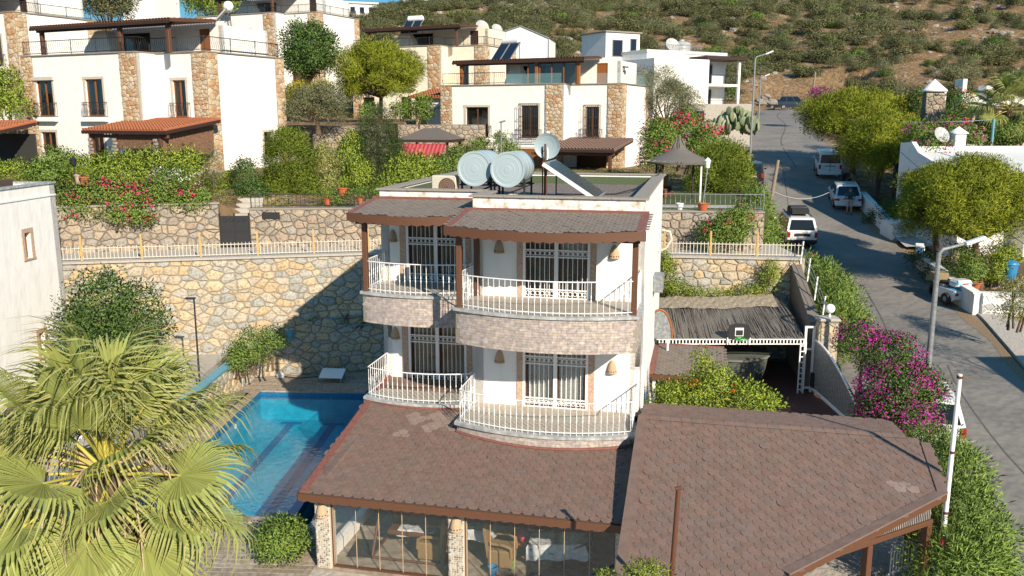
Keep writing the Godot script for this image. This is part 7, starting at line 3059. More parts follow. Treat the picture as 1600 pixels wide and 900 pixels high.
	# house and bare tree on the near right, out of view, whose shade lies on the street
	o = thing("corner_house", "plain white corner house on the near right of the street", "house", v3(22.6, 0.8, -12.5))
	block(o, "walls", v3(0, -1.5, -10.0), v3(8, 5.6, 2), M.plaster_white)
	block(o, "roof_edge", v3(-0.15, 5.61, -10.15), v3(8.1, 5.85, 2.1), M.plaster_grey)
	far_window(o, v3(0.0, 2.5, -5.0), v2(1.4, 1.4), Basis(Vector3.UP, -PI / 2))
	tree("thin_tree", "thin open tree at the right of the street", v3(19.8, 1.0, -26.0), [[v3(19.2, 4.6, -26.4), v3(1.6, 0.5, 1.0)], [v3(20.6, 5.2, -25.6), v3(1.4, 0.6, 1.0)], [v3(19.9, 4.0, -25.0), v3(1.0, 0.5, 1.0)]], "olive", 70, 0.24, 0.4, 797, 0.1)


# ---------------------------------------------------------------- plants
var CL := {}


func make_clumps() -> void:
	var kinds := {
		"broad": [30, 0.34, 0.17, [L(0.123, 0.201, 0.038), L(0.166, 0.245, 0.045), L(0.088, 0.149, 0.035), L(0.21, 0.263, 0.052)], 0.15],
		"bright": [30, 0.34, 0.16, [L(0.232, 0.295, 0.039), L(0.171, 0.24, 0.034), L(0.295, 0.341, 0.046), L(0.116, 0.171, 0.031)], 0.2],
		"deep": [30, 0.32, 0.16, [L(0.06, 0.111, 0.031), L(0.085, 0.145, 0.034), L(0.111, 0.178, 0.037), L(0.043, 0.085, 0.027)], 0.1],
		"lance": [34, 0.5, 0.085, [L(0.17, 0.255, 0.051), L(0.128, 0.196, 0.041), L(0.238, 0.323, 0.068), L(0.093, 0.145, 0.034)], 0.5],
		"needle": [60, 0.46, 0.07, [L(0.235, 0.27, 0.022), L(0.18, 0.215, 0.02), L(0.29, 0.31, 0.03), L(0.12, 0.155, 0.018)], 0.35],
		"olive": [34, 0.34, 0.075, [L(0.189, 0.196, 0.102), L(0.145, 0.16, 0.08), L(0.246, 0.239, 0.131), L(0.109, 0.116, 0.065)], 0.2],
		"cypress": [44, 0.42, 0.08, [L(0.15, 0.20, 0.022), L(0.115, 0.16, 0.02), L(0.19, 0.235, 0.03), L(0.075, 0.11, 0.016)], 0.9],
		"pale": [30, 0.32, 0.13, [L(0.338, 0.325, 0.117), L(0.26, 0.273, 0.078), L(0.195, 0.221, 0.065)], 0.3],
		"scrub": [26, 0.4, 0.16, [L(0.096, 0.116, 0.045), L(0.131, 0.137, 0.061), L(0.074, 0.091, 0.038), L(0.175, 0.158, 0.079)], 0.2],
		"dry": [26, 0.4, 0.12, [L(0.27, 0.176, 0.088), L(0.216, 0.135, 0.068), L(0.324, 0.23, 0.121), L(0.149, 0.115, 0.054)], 0.3],
		"fir": [40, 0.4, 0.08, [L(0.055, 0.085, 0.028), L(0.04, 0.065, 0.024), L(0.075, 0.11, 0.035), L(0.03, 0.05, 0.018)], 0.2],
		"magenta": [16, 0.42, 0.34, [L(0.36, 0.02, 0.24), L(0.46, 0.035, 0.31), L(0.28, 0.014, 0.16)], 0.1],
		"crimson": [16, 0.42, 0.34, [L(0.572, 0.017, 0.11), L(0.462, 0.011, 0.083), L(0.66, 0.033, 0.176)], 0.1],
		"white": [16, 0.42, 0.32, [L(0.75, 0.70, 0.68), L(0.70, 0.58, 0.60)], 0.1],
		"orange": [14, 0.42, 0.34, [L(0.62, 0.10, 0.02), L(0.70, 0.20, 0.03)], 0.1],
		"golden": [30, 0.32, 0.15, [L(0.442, 0.377, 0.039), L(0.338, 0.312, 0.033), L(0.234, 0.247, 0.026)], 0.3],
	}
	var s := 500
	for k in kinds:
		var q: Array = kinds[k]
		var arr := []
		for v in 4:
			arr.append(leaf_clump(q[0], q[1], q[2], q[3], s, q[4]))
			s += 1
		CL[k] = arr


func bush(called: String, label: String, cat: String, lobes: Array, leaf: String, count: int, s0: float, s1: float, seed_: int, flower := "", fcount := 0, fs := 0.12, group := "") -> Node3D:
	# lobes: [world centre, radii]; stems reach from the ground into each lobe
	var base: Vector3 = lobes[0][0]
	base.y = 1e9
	for l in lobes:
		base.y = minf(base.y, l[0].y - l[1].y)
	var o := thing(called, label, cat, base, 0.0, group)
	var loc := []
	for l in lobes:
		loc.append([l[0] - base, l[1]])
	rng.seed = seed_
	var mb := MB.new()
	for l in loc:
		for k in 2:
			var f := v3(l[0].x * 0.8 + rf(-0.2, 0.2), -0.2, l[0].z * 0.8 + rf(-0.2, 0.2))
			mb.tube([f, l[0] + v3(rf(-0.2, 0.2), 0, rf(-0.2, 0.2)) * l[1]], [0.05, 0.02], 5)
	part("stems", mb, M.bark, o)
	part("foliage", crown(loc, CL[leaf], count, s0, s1, seed_, 0.84 if leaf == "cypress" else 0.5, -0.75), M.leaves, o)
	if flower:
		part("blossoms", crown(loc, CL[flower], fcount, fs * 0.8, fs * 1.3, seed_ + 7, 0.95, -0.4), M.petals, o)
	return o


func tree(called: String, label: String, base: Vector3, lobes: Array, leaf: String, count: int, s0: float, s1: float, seed_: int, r0 := 0.16, bark: Material = null, low := -0.5, group := "", shell := 0.55) -> Node3D:
	var o := thing(called, label, "tree", base, 0.0, group)
	var loc := []
	var tops := []
	for l in lobes:
		loc.append([l[0] - base, l[1]])
		tops.append(l[0] - base)
	part("trunk", branchy(Vector3.ZERO, tops, r0, seed_), bark if bark else M.bark, o)
	part("crown", crown(loc, CL[leaf], count, s0, s1, seed_ + 1, shell, low), M.needles if leaf == "needle" else M.leaves, o)
	return o


func dome(c: Vector3, R: Vector3, n: int, seed_: int, lobe := 0.42) -> Array:
	# a crown made of many small puffs spread over a dome
	rng.seed = seed_
	var out := []
	for k in n:
		var y := 1.0 - 1.55 * (k + 0.5) / n
		var a := k * 2.39996 + rf(-0.3, 0.3)
		var r := sqrt(maxf(0.0, 1.0 - y * y))
		var q := rf(0.62, 0.86)
		var s := lobe * rf(0.75, 1.2)
		out.append([c + v3(cos(a) * r * q * R.x, y * q * R.y, sin(a) * r * q * R.z), v3(R.x * s, R.y * s * 0.85, R.z * s)])
	return out


func fan_frond(seed_: int, pl: float, R: float, dry: bool) -> Array:
	# [petiole, blade] of a fan palm leaf that grows along +x, upper side +y
	rng.seed = seed_
	var st := MB.new()
	st.col = L(0.46, 0.40, 0.07) if not dry else L(0.30, 0.20, 0.10)
	st.tube([v3(0, 0, 0), v3(pl * 0.5, 0.05, 0), v3(pl, 0, 0)], [0.034, 0.024, 0.017], 5)
	var mb := MB.new()
	var n := 60
	var sec := [0.0, 0.28, 0.52, 0.68, 0.84, 1.0]
	var span := deg_to_rad(138.0)
	for k in n:
		var a := lerpf(-span, span, (k + 0.5) / n)
		var da := span / n
		var len_ := R * (1.0 - 0.38 * pow(absf(a) / span, 1.6)) * rf(0.92, 1.08)
		var droop := rf(0.25, 0.7) * R + (0.25 * R if absf(a) > 1.8 else 0.0)
		var twist := rf(-0.12, 0.12)
		var c0 := vary(L(0.26, 0.29, 0.085) if not dry else L(0.27, 0.19, 0.09), 0.16)
		var prev := []
		for j in sec.size():
			var f: float = sec[j]
			var ang := a + twist * maxf(0.0, f - 0.5)
			var d := v3(cos(ang), 0, sin(ang))
			var side := v3(-sin(ang), 0, cos(ang))
			var y := 0.16 * R * sin(absf(a)) * f - droop * pow(maxf(0.0, f - 0.44), 2.0) * 3.0
			var shrink := 1.0 - 0.25 * pow(maxf(0.0, f - 0.5) * 2.0, 2.0)
			var p := v3(pl, 0, 0) + d * len_ * f * shrink + v3(0, y, 0)
			var w := da * len_ * f if f <= 0.53 else da * len_ * 0.5 * (1.0 - (f - 0.52) / 0.48)
			var fold := v3(0, w * 0.28, 0)
			prev.append([p - side * w + fold, p - fold * 0.6, p + side * w + fold])
		for j in sec.size() - 1:
			var q0: Array = prev[j]
			var q1: Array = prev[j + 1]
			var tone := c0
			if j >= 3 and not dry:
				tone = c0.lerp(L(0.40, 0.33, 0.15), 0.22 * (j - 2))
			mb.col = tone
			for e in 2:
				var A: Vector3 = q0[e]
				var B: Vector3 = q1[e]
				var C: Vector3 = q1[e + 1]
				var D: Vector3 = q0[e + 1]
				var nn := (C - A).cross(B - D)
				if nn.length() < 1e-9:
					continue
				var up := nn.y >= 0
				nn = nn.normalized() * (1.0 if up else -1.0)
				if up:
					mb.trin(A, D, C, nn, nn, nn)
					mb.trin(A, C, B, nn, nn, nn)
				else:
					mb.trin(A, C, D, nn, nn, nn)
					mb.trin(A, B, C, nn, nn, nn)
	return [st.mesh(), mb.mesh()]


func fan_palm(called: String, label: String, heart: Vector3, ground: float, size: float, fronds: int, seed_: int, stalks: int) -> void:
	var o := thing(called, label, "palm tree", v3(heart.x, ground, heart.z))
	var h := heart.y - ground
	rng.seed = seed_
	var mb := MB.new()
	var pts := []
	var rad := []
	for k in 12:
		pts.append(v3(0, h * k / 11.0, 0))
		rad.append((0.3 if k % 2 == 0 else 0.27) * size * (1.15 if k == 0 else 1.0))
	mb.tube(pts, rad, 12)
	part("trunk", mb, M.bark, o)
	var kinds := []
	for k in 4:
		kinds.append(fan_frond(seed_ + k, 1.05 * size, 1.12 * size, false))
	var dryk := fan_frond(seed_ + 9, 0.8 * size, 0.95 * size, true)
	rng.seed = seed_ + 20
	for k in fronds:
		var q := (k + 0.5) / fronds
		var el := deg_to_rad(lerpf(82.0, -42.0, pow(q, 0.95)) + rf(-7, 7))
		var az := k * 2.39996 + rf(-0.2, 0.2)
		var x := v3(cos(az) * cos(el), sin(el), sin(az) * cos(el))
		var y := (Vector3.UP - x * x.y)
		if y.length() < 0.15:
			y = v3(-cos(az), 0, -sin(az))
		y = y.normalized()
		var b := Basis(x, y, x.cross(y)) * Basis(Vector3.RIGHT, rf(-0.5, 0.5))
		var f: Array = kinds[rng.randi() % 4]
		var s := rf(0.86, 1.1)
		var p := part("frond", f[1], M.palm_leaf, o, Transform3D(b.scaled(v3(s, s, s)), v3(0, h, 0) + x * 0.12))
		part("petiole", f[0], M.painted, p)
	for k in 14:
		var az := k * 2.39996
		var el := deg_to_rad(rf(-62, -80))
		var x := v3(cos(az) * cos(el), sin(el), sin(az) * cos(el))
		var y := v3(cos(az), 0.2, sin(az))
		y = (y - x * x.dot(y)).normalized()
		var p := part("dead_frond", dryk[1], M.dry_leaf, o, Transform3D(Basis(x, y, x.cross(y)), v3(0, h - 0.25 * size, 0) + v3(cos(az), 0, sin(az)) * 0.2))
		part("petiole", dryk[0], M.painted, p)
	for k in stalks:
		var az := rf(0, TAU)
		var d := v3(cos(az), 0, sin(az))
		var l := rf(0.8, 1.25) * size
		mb = MB.new()
		mb.tube([v3(0, h + 0.1, 0), v3(0, h + 0.35, 0) + d * l * 0.5, v3(0, h + 0.2, 0) + d * l * 0.9, v3(0, h - 0.3, 0) + d * l * 1.02, v3(0, h - 1.2 * size, 0) + d * l * 1.0], [0.018, 0.016, 0.014, 0.012, 0.012], 5)
		part("seed_stalk", mb, M.lamp_clay, o)


func make_plants() -> void:
	fan_palm("fan_palm", "large fan palm with hanging seed stalks in the left foreground", v3(-5.75, 5.03, -11.6), 0.0, 1.14, 40, 700, 18)
	var o: Node3D
	bush("clipped_bush", "round clipped bright green bush beside the glazed veranda", "bush", [[v3(-5.35, 0, -18.24) + v3(0, 0.42, -0.3), v3(0.68, 0.48, 0.66)]], "broad", 260, 0.16, 0.24, 710)
	bush("leafy_shrub", "tall dark shrub between the left house and the retaining wall", "shrub", [[v3(-13.85, 3.53, -28.5), v3(1.5, 1.5, 1.0)], [v3(-12.82, 3.24, -28.8), v3(1.2, 1.3, 0.9)], [v3(-13.2, 2.05, -28.2), v3(1.7, 1.6, 1.0)], [v3(-14.46, 2.49, -28.2), v3(1.0, 1.7, 0.9)]], "deep", 620, 0.24, 0.4, 711)
	bush("climbing_shrub", "untidy shrub spilling over the blue-capped pool wall", "shrub", [[v3(-9.56, 1.73, -30.6), v3(0.8, 0.75, 0.6)], [v3(-8.85, 2.01, -30.9), v3(0.55, 0.5, 0.5)], [v3(-9.92, 1.48, -30.2), v3(0.5, 0.5, 0.5)]], "broad", 230, 0.17, 0.28, 712)
	bush("trumpet_shrub", "yellow-green shrub with orange flowers between canopy and pergola", "shrub", [[v3(4.73, 2.54, -22.2), v3(0.85, 0.6, 0.6)], [v3(5.37, 2.83, -22.4), v3(0.75, 0.65, 0.6)], [v3(6.22, 2.56, -22.3), v3(0.75, 0.5, 0.6)], [v3(4.09, 2.6, -22), v3(0.45, 0.5, 0.45)], [v3(6.83, 2.47, -22.3), v3(0.4, 0.3, 0.4)], [v3(5.13, 3.51, -22.4), v3(0.28, 0.35, 0.28)]], "bright", 520, 0.16, 0.28, 713, "orange", 8, 0.12)
	bush("oleander_hedge", "tall oleander hedge along the street below the parked estate car", "hedge", [[v3(13.22, 3.06, -38), v3(1.0, 1.0, 1.4)], [v3(13.19, 2.79, -36), v3(1.2, 1.2, 1.4)], [v3(13.02, 2.54, -34), v3(1.1, 1.2, 1.3)], [v3(12.68, 2.23, -32), v3(0.9, 0.9, 1.2)], [v3(12.32, 1.99, -33), v3(0.9, 1.2, 1.2)], [v3(11.71, 2.01, -30), v3(0.6, 0.8, 0.9)]], "lance", 900, 0.24, 0.4, 714, "crimson", 9, 0.13)
	bush("bougainvillea", "magenta bougainvillea towering beside the grey driveway gate", "bougainvillea", [[v3(10.25, 3.61, -24.6), v3(0.75, 0.5, 0.7)], [v3(10.96, 3.18, -24.2), v3(0.95, 0.75, 0.8)], [v3(10.95, 2.37, -23.6), v3(1.15, 0.9, 0.9)], [v3(11.53, 2.41, -23.6), v3(0.75, 0.7, 0.7)], [v3(10.64, 1.81, -23.4), v3(0.85, 0.6, 0.8)], [v3(11.2, 1.67, -23), v3(0.8, 0.6, 0.8)], [v3(11.97, 2.22, -23.6), v3(0.45, 0.4, 0.5)]], "deep", 1000, 0.17, 0.29, 715, "magenta", 420, 0.13)
	bush("oleander_hedge", "bright oleander hedge behind the white flagpole at the lower right", "hedge", [[v3(10.69, 1.82, -20.5), v3(0.7, 0.6, 0.8)], [v3(10.59, 1.61, -19.4), v3(0.9, 0.8, 0.9)], [v3(10.14, 1.28, -18.2), v3(0.9, 0.9, 0.9)], [v3(9.8, 1.02, -17.2), v3(1.0, 0.9, 0.9)], [v3(9.14, 0.8, -16.4), v3(1.0, 0.8, 0.9)], [v3(9.79, 0.68, -16.6), v3(0.7, 0.8, 0.8)]], "lance", 900, 0.2, 0.34, 716, "crimson", 12, 0.1)
	bush("wall_creeper", "green creeper hanging at the house end of the reed roof", "creeper", [[v3(5.89, 4.05, -32.6), v3(0.45, 1.1, 0.35)], [v3(6.41, 3.59, -32.4), v3(0.6, 0.3, 0.3)], [v3(7.55, 3.46, -32.2), v3(1.1, 0.22, 0.3)], [v3(9.19, 3.55, -32), v3(0.9, 0.3, 0.3)], [v3(9.76, 4.21, -32), v3(0.4, 0.6, 0.3)]], "bright", 300, 0.14, 0.26, 717)
	bush("young_shrub", "yellow-green shoots at the bottom edge in front of the pergola", "shrub", [[v3(2.23, 2.66, -13), v3(0.4, 0.22, 0.3)], [v3(1.55, 2.37, -13.2), v3(0.22, 0.2, 0.22)], [v3(1.89, 2.39, -13.1), v3(0.3, 0.2, 0.25)]], "bright", 120, 0.1, 0.17, 718)
	# left middle garden
	bush("bougainvillea", "red bougainvillea hanging over the left garden wall", "bougainvillea", [[v3(-17.35, 6.5, -34.4), v3(1.0, 0.7, 0.6)], [v3(-16.48, 6.79, -34.8), v3(1.1, 0.8, 0.7)], [v3(-15.43, 6.62, -35), v3(1.1, 0.75, 0.7)], [v3(-14.32, 6.81, -35.2), v3(1.0, 0.7, 0.7)], [v3(-13.14, 6.73, -35.5), v3(0.9, 0.6, 0.6)], [v3(-15.59, 6.16, -34.4), v3(1.4, 0.35, 0.4)]], "broad", 900, 0.22, 0.36, 720, "crimson", 110, 0.17)
	bush("rose_bush", "white flowering bush at the right end of the red bougainvillea", "bush", [[v3(-13.89, 7.18, -36.4), v3(0.75, 0.7, 0.6)], [v3(-14.67, 7.46, -37), v3(0.7, 0.5, 0.6)]], "broad", 180, 0.2, 0.32, 721, "white", 34, 0.15)
	bush("citrus_hedge", "light green hedge in front of the terracotta porch", "hedge", [[v3(-19.91, 7.42, -41), v3(1.4, 0.8, 1.0)], [v3(-18.39, 7.54, -41), v3(1.5, 0.85, 1.0)], [v3(-17.08, 7.69, -41.5), v3(1.4, 0.9, 1.0)], [v3(-15.74, 7.66, -42), v3(1.2, 0.9, 1.0)]], "bright", 560, 0.26, 0.42, 722)
	bush("garden_shrub", "green shrub rising left of the terracotta porch", "shrub", [[v3(-21.84, 7.78, -42), v3(1.0, 0.8, 0.8)], [v3(-21.5, 7.39, -40), v3(1.2, 0.7, 0.8)]], "broad", 280, 0.24, 0.4, 723)
	bush("low_hedge", "flat clipped hedge at the left edge above the neighbour's roof", "hedge", [[v3(-24.1, 7.41, -42), v3(1.6, 0.5, 0.8)], [v3(-25.33, 7.47, -42), v3(1.4, 0.5, 0.8)]], "bright", 200, 0.24, 0.36, 724)
	bush("cypress_block", "broad clipped cypress beside the left villa's blank wall", "cypress", [[v3(-10.95, 6.72, -43), v3(1.45, 1.1, 1.1)], [v3(-10.95, 7.82, -43), v3(1.25, 1.1, 1.0)], [v3(-11.01, 8.66, -43), v3(1.0, 0.75, 0.9)], [v3(-11.65, 6.44, -42.6), v3(0.7, 0.8, 0.8)], [v3(-10.07, 6.44, -42.6), v3(0.75, 0.8, 0.8)]], "cypress", 1500, 0.22, 0.34, 725)
	bush("round_shrub", "dark round shrub left of the broad cypress", "shrub", [[v3(-12.8, 7.26, -42), v3(0.75, 0.9, 0.7)], [v3(-11.98, 6.51, -40), v3(0.9, 0.7, 0.7)]], "deep", 260, 0.2, 0.34, 726)
	bush("low_hedge", "short clipped hedge below the left villa's blank wall", "hedge", [[v3(-14.11, 6.78, -43), v3(0.6, 0.5, 0.5)], [v3(-14.76, 6.66, -43), v3(0.5, 0.5, 0.5)]], "bright", 120, 0.2, 0.32, 727)
	bush("pale_shrub", "pale variegated shrub right of the broad cypress", "shrub", [[v3(-9.53, 7.77, -44), v3(0.75, 1.0, 0.7)], [v3(-9.14, 6.66, -43), v3(0.7, 0.8, 0.7)], [v3(-9.9, 8.04, -45), v3(0.5, 0.5, 0.5)]], "pale", 300, 0.22, 0.36, 728)
	bush("golden_shrub", "yellow-green upright shrub behind the pale variegated one", "shrub", [[v3(-8.79, 7.78, -47), v3(0.95, 1.0, 0.8)], [v3(-8.13, 6.99, -46), v3(0.8, 0.9, 0.8)], [v3(-8.61, 8.72, -47.5), v3(0.5, 0.5, 0.5)]], "bright", 320, 0.26, 0.44, 729)
	bush("laurel_bush", "big light green bush behind the left roof parapet", "bush", [[v3(-5.32, 7.26, -42), v3(0.8, 0.9, 0.8)], [v3(-4.8, 6.92, -42), v3(0.9, 0.75, 0.8)], [v3(-5.88, 6.63, -41), v3(0.7, 0.6, 0.6)], [v3(-4.58, 7.48, -43), v3(0.7, 0.75, 0.7)]], "bright", 560, 0.24, 0.42, 730)
	bush("garden_shrub", "green shrub under the red striped awning", "shrub", [[v3(-4.06, 7.32, -48), v3(0.9, 0.6, 0.7)], [v3(-3.12, 7.46, -50), v3(0.9, 0.8, 0.7)]], "broad", 240, 0.24, 0.38, 731)
	bush("garden_shrub", "small shrub with an upright tip between the water drums and villa", "shrub", [[v3(-2.34, 7.76, -58), v3(1.2, 0.9, 0.8)], [v3(-0.76, 8.01, -58), v3(0.6, 1.1, 0.6)], [v3(0, 7.67, -58), v3(0.6, 0.7, 0.6)]], "broad", 240, 0.26, 0.42, 732)
	bush("potted_row", "row of small leafy plants along the garden wall behind the iron rail", "plants", [[v3(-7.87, 6.55, -38), v3(0.6, 0.4, 0.4)], [v3(-6.88, 6.69, -38), v3(0.5, 0.5, 0.4)], [v3(-5.98, 6.64, -37.6), v3(0.5, 0.45, 0.4)]], "broad", 150, 0.16, 0.28, 733)
	bush("wall_weeds", "strip of weeds with a few red blooms rooted in the shaded pool wall", "weeds", [[v3(-8.2, 2.27, -33.2), v3(0.7, 0.16, 0.2)], [v3(-6.86, 2.15, -33.4), v3(0.8, 0.15, 0.2)], [v3(-5.6, 2.2, -33.5), v3(0.5, 0.14, 0.2)]], "broad", 90, 0.1, 0.2, 798, "crimson", 9, 0.11)
	# monkey-puzzle like conifer in tiers
	o = thing("tiered_conifer", "dark conifer with tiered drooping branches left of the striped awning", "tree", v3(-7.36, 6.2, -48))
	var mb := MB.new()
	mb.tube([v3(0, -0.3, 0), v3(0, 2.5, 0), v3(0.05, 4.6, 0)], [0.14, 0.09, 0.02], 8)
	part("trunk", mb, M.bark, o)
	var lob := []
	rng.seed = 44
	for j in 11:
		var y := 0.7 + j * 0.38
		var rad := 2.15 * (1.0 - pow(j / 11.5, 1.3)) + 0.1
		var n := 8 if j < 8 else 5
		for k in n:
			var a := TAU * k / n + j * 0.5
			lob.append([v3(cos(a) * rad * 0.72, y - 0.12 * rad, sin(a) * rad * 0.72), v3(rad * 0.36, 0.11, rad * 0.36)])
	part("crown", crown(lob, CL.fir, 1900, 0.17, 0.3, 735, 0.15, -2.0), M.leaves, o)
	# trees farther up
	tree("broad_tree", "dark green tree against the top left villa's white wall", v3(-16.32, 10.0, -72), dome(v3(-16.38, 14.66, -72), v3(2.3, 2.7, 2.0), 16, 60), "deep", 760, 0.4, 0.7, 740, 0.18)
	tree("olive_tree", "grey-green olive tree above the rubble terrace wall", v3(-13.24, 9.2, -60), dome(v3(-13.19, 10.61, -60), v3(2.0, 1.5, 1.6), 14, 61), "olive", 620, 0.32, 0.56, 742, 0.15)
	tree("stone_pine", "round stone pine in front of the cream villa", v3(-10.64, 9.3, -71), dome(v3(-10.54, 13.11, -71), v3(3.3, 2.8, 3.0), 26, 62, 0.36), "needle", 1300, 0.36, 0.6, 744, 0.2)
	bush("golden_hedge", "golden yellow hedge beneath the dark green tree", "hedge", [[v3(-16.69, 12.08, -70), v3(1.2, 0.6, 0.8)], [v3(-14.92, 12.18, -70), v3(1.2, 0.5, 0.8)], [v3(-17.47, 11.69, -70), v3(0.7, 0.7, 0.7)]], "golden", 260, 0.3, 0.46, 746)
	bush("garden_shrub", "leafy plants on the terrace wall right of the round pine", "shrub", [[v3(-8.24, 10.57, -66), v3(0.9, 0.8, 0.7)], [v3(-6.7, 10.57, -66), v3(0.8, 1.1, 0.6)], [v3(-10.78, 10.29, -66), v3(0.9, 0.7, 0.7)]], "broad", 260, 0.3, 0.5, 747)
	# middle right
	tree("grey_tree", "loose grey-green tree in front of the cubic white house", v3(11.98, 7.0, -70), dome(v3(12.18, 10.95, -70), v3(2.6, 2.3, 2.0), 14, 63, 0.36), "olive", 520, 0.36, 0.62, 750, 0.14)
	tree("pale_tree", "pale open-crowned tree against the cubic house's white wall", v3(11.3, 7.0, -74), [[v3(10.66, 13.24, -74), v3(1.3, 0.8, 1.0)], [v3(12.53, 13.34, -74), v3(1.3, 0.8, 1.0)], [v3(13.36, 12.3, -74), v3(0.9, 0.7, 0.8)], [v3(14.45, 11.78, -74), v3(0.9, 0.7, 0.8)]], "olive", 190, 0.36, 0.6, 752, 0.1)
	bush("bougainvillea", "crimson flowering shrubs behind the thatched gazebo", "bougainvillea", [[v3(8.73, 8.86, -52), v3(1.3, 1.0, 0.9)], [v3(10.43, 9.22, -53), v3(1.4, 1.1, 1.0)], [v3(11.59, 8.6, -52), v3(1.1, 0.9, 0.9)], [v3(8.43, 7.82, -50), v3(1.2, 0.8, 0.9)], [v3(10.44, 8, -50), v3(1.0, 0.7, 0.9)]], "broad", 900, 0.26, 0.44, 754, "crimson", 60, 0.26)
	bush("yew_hedge", "big clipped hedge with a golden top right of the gazebo", "hedge", [[v3(10.78, 6.96, -46.5), v3(1.1, 1.5, 1.2)], [v3(11.63, 7.13, -46.5), v3(1.1, 1.6, 1.3)], [v3(11.62, 6.57, -45), v3(0.9, 1.2, 1.0)], [v3(10.07, 6.53, -45.5), v3(0.9, 1.0, 1.0)]], "cypress", 760, 0.24, 0.4, 755)
	bush("golden_hedge", "golden yellow shrub on top of the clipped hedge by the street", "hedge", [[v3(11.37, 7.96, -48.5), v3(1.1, 0.6, 1.0)], [v3(12.15, 7.74, -48), v3(1.0, 0.6, 1.0)], [v3(12.43, 7.13, -47.6), v3(0.8, 0.5, 0.8)]], "golden", 260, 0.22, 0.36, 756)
	bush("pink_oleander", "rounded bush with pink flowers below the lawn railing", "shrub", [[v3(8.61, 5.7, -34), v3(0.9, 0.8, 0.7)], [v3(7.99, 5.45, -34), v3(0.7, 0.6, 0.6)], [v3(9.24, 5.97, -34.5), v3(0.6, 0.7, 0.6)]], "broad", 320, 0.18, 0.3, 757, "crimson", 20, 0.13)
	bush("street_shrub", "light green shrubs on the bank left of the leaning wooden pole", "shrub", [[v3(11.44, 5.62, -40), v3(0.7, 1.1, 0.9)], [v3(10.63, 4.99, -38), v3(0.7, 1.0, 0.9)], [v3(11.36, 4.63, -38.5), v3(0.6, 0.7, 0.8)], [v3(12.09, 6.09, -43), v3(0.7, 0.6, 0.8)]], "lance", 460, 0.22, 0.36, 758)
	# bank below the street, weeds that cover it
	bush("bank_growth", "low weeds and brambles on the bank between lawn and street", "weeds", [[v3(12.0, 4.8, -42), v3(1.0, 1.0, 2.2)], [v3(12.6, 5.3, -47), v3(0.9, 1.0, 2.4)], [v3(11.6, 3.6, -38.2), v3(0.9, 1.0, 1.8)], [v3(13.0, 5.6, -53), v3(0.9, 1.0, 2.6)], [v3(14.4, 6.0, -60), v3(1.0, 0.9, 3.0)]], "broad", 620, 0.26, 0.46, 759)
	# prickly pear
	o = thing("prickly_pear", "large prickly pear cactus clump beside the upper street", "cactus", v3(16.71, 8.68, -66))
	rng.seed = 91
	var pm := MB.new()
	var pr := []
	for k in 9:
		var a := -PI / 2 + PI * k / 8.0
		pr.append(v2(cos(a) * 0.3, 0.36 + sin(a) * 0.36))
	pm.lathe(pr, 10)
	var pmm := pm.mesh()
	if not M.has("cactus_0"):
		for k in 3:
			mat("cactus_%d" % k, [L(0.19, 0.22, 0.12), L(0.14, 0.175, 0.09), L(0.26, 0.27, 0.16)][k], 0.6)
	for k in 120:
		var p := v3(rf(-1.7, 1.7), 0, rf(-1.0, 1.0))
		p.y = rf(0.0, 1.5) * (1.0 - pow(absf(p.x) / 1.9, 2.0))
		var b := Basis(Vector3.UP, rf(0, TAU)) * Basis(v3(0, 0, 1), rf(-0.6, 0.6)) * Basis.from_scale(v3(1, rf(0.9, 1.3), 0.3))
		part("pad", pmm, M["cactus_%d" % (rng.randi() % 3)], o, Transform3D(b, p))
	# pines across the street
	tree("stone_pine", "broad stone pine highest up the street, its crown over the kerb", v3(26.6, 5.9, -68), dome(v3(26.61, 9.71, -68), v3(4.2, 2.5, 3.6), 30, 65, 0.34), "needle", 1500, 0.36, 0.6, 770, 0.2, null, -0.5, "stone pines along the street")
	tree("stone_pine", "stone pine with two pale trunks behind the parked hatchback", v3(25.4, 4.6, -60.5), dome(v3(25.83, 7.77, -60), v3(3.3, 2.5, 3.0), 28, 66, 0.36), "needle", 1400, 0.34, 0.56, 772, 0.2, M.bark_pale, -0.5, "stone pines along the street")
	tree("stone_pine", "big stone pine filling the right edge above the white gate", v3(22.2, 1.9, -40.2), dome(v3(21.75, 5.72, -41), v3(3.15, 2.6, 2.6), 34, 67, 0.34), "needle", 2000, 0.27, 0.46, 774, 0.19, null, -0.55, "stone pines along the street")
	tree("stone_pine", "leaning stone pine in the curved planter", v3(23.0, 2.5, -46.0), dome(v3(22.02, 6.19, -45.5), v3(1.6, 1.3, 1.5), 14, 68, 0.38), "needle", 520, 0.28, 0.46, 776, 0.17, null, -0.55, "stone pines along the street")
	mb = MB.new()
	mb.tube([v3(24.9, 4.1, -59.3), v3(24.8, 6.0, -59.2), v3(25.3, 7.6, -59.6)], [0.2, 0.16, 0.12], 8)
	single("bare_trunk", mb, M.bark_pale, "pale leaning trunk at the kerb beside the white hatchback", "tree trunk")
	bush("planter_growth", "dark ground shrubs in the curved planter", "shrub", [[v3(21.77, 2.7, -45), v3(1.0, 0.4, 0.8)], [v3(21.76, 2.28, -43.5), v3(0.9, 0.4, 0.8)], [v3(21.79, 1.97, -42.5), v3(0.8, 0.5, 0.7)]], "deep", 300, 0.2, 0.34, 780)
	bush("garden_shrub", "dark shrubs behind the gate pillar under the twin-trunk pine", "shrub", [[v3(23.61, 4.18, -53), v3(1.2, 0.9, 0.9)], [v3(24.78, 4.38, -53), v3(1.4, 1.0, 0.9)], [v3(23.31, 3.55, -55), v3(0.8, 0.6, 0.7)]], "deep", 360, 0.24, 0.4, 781)
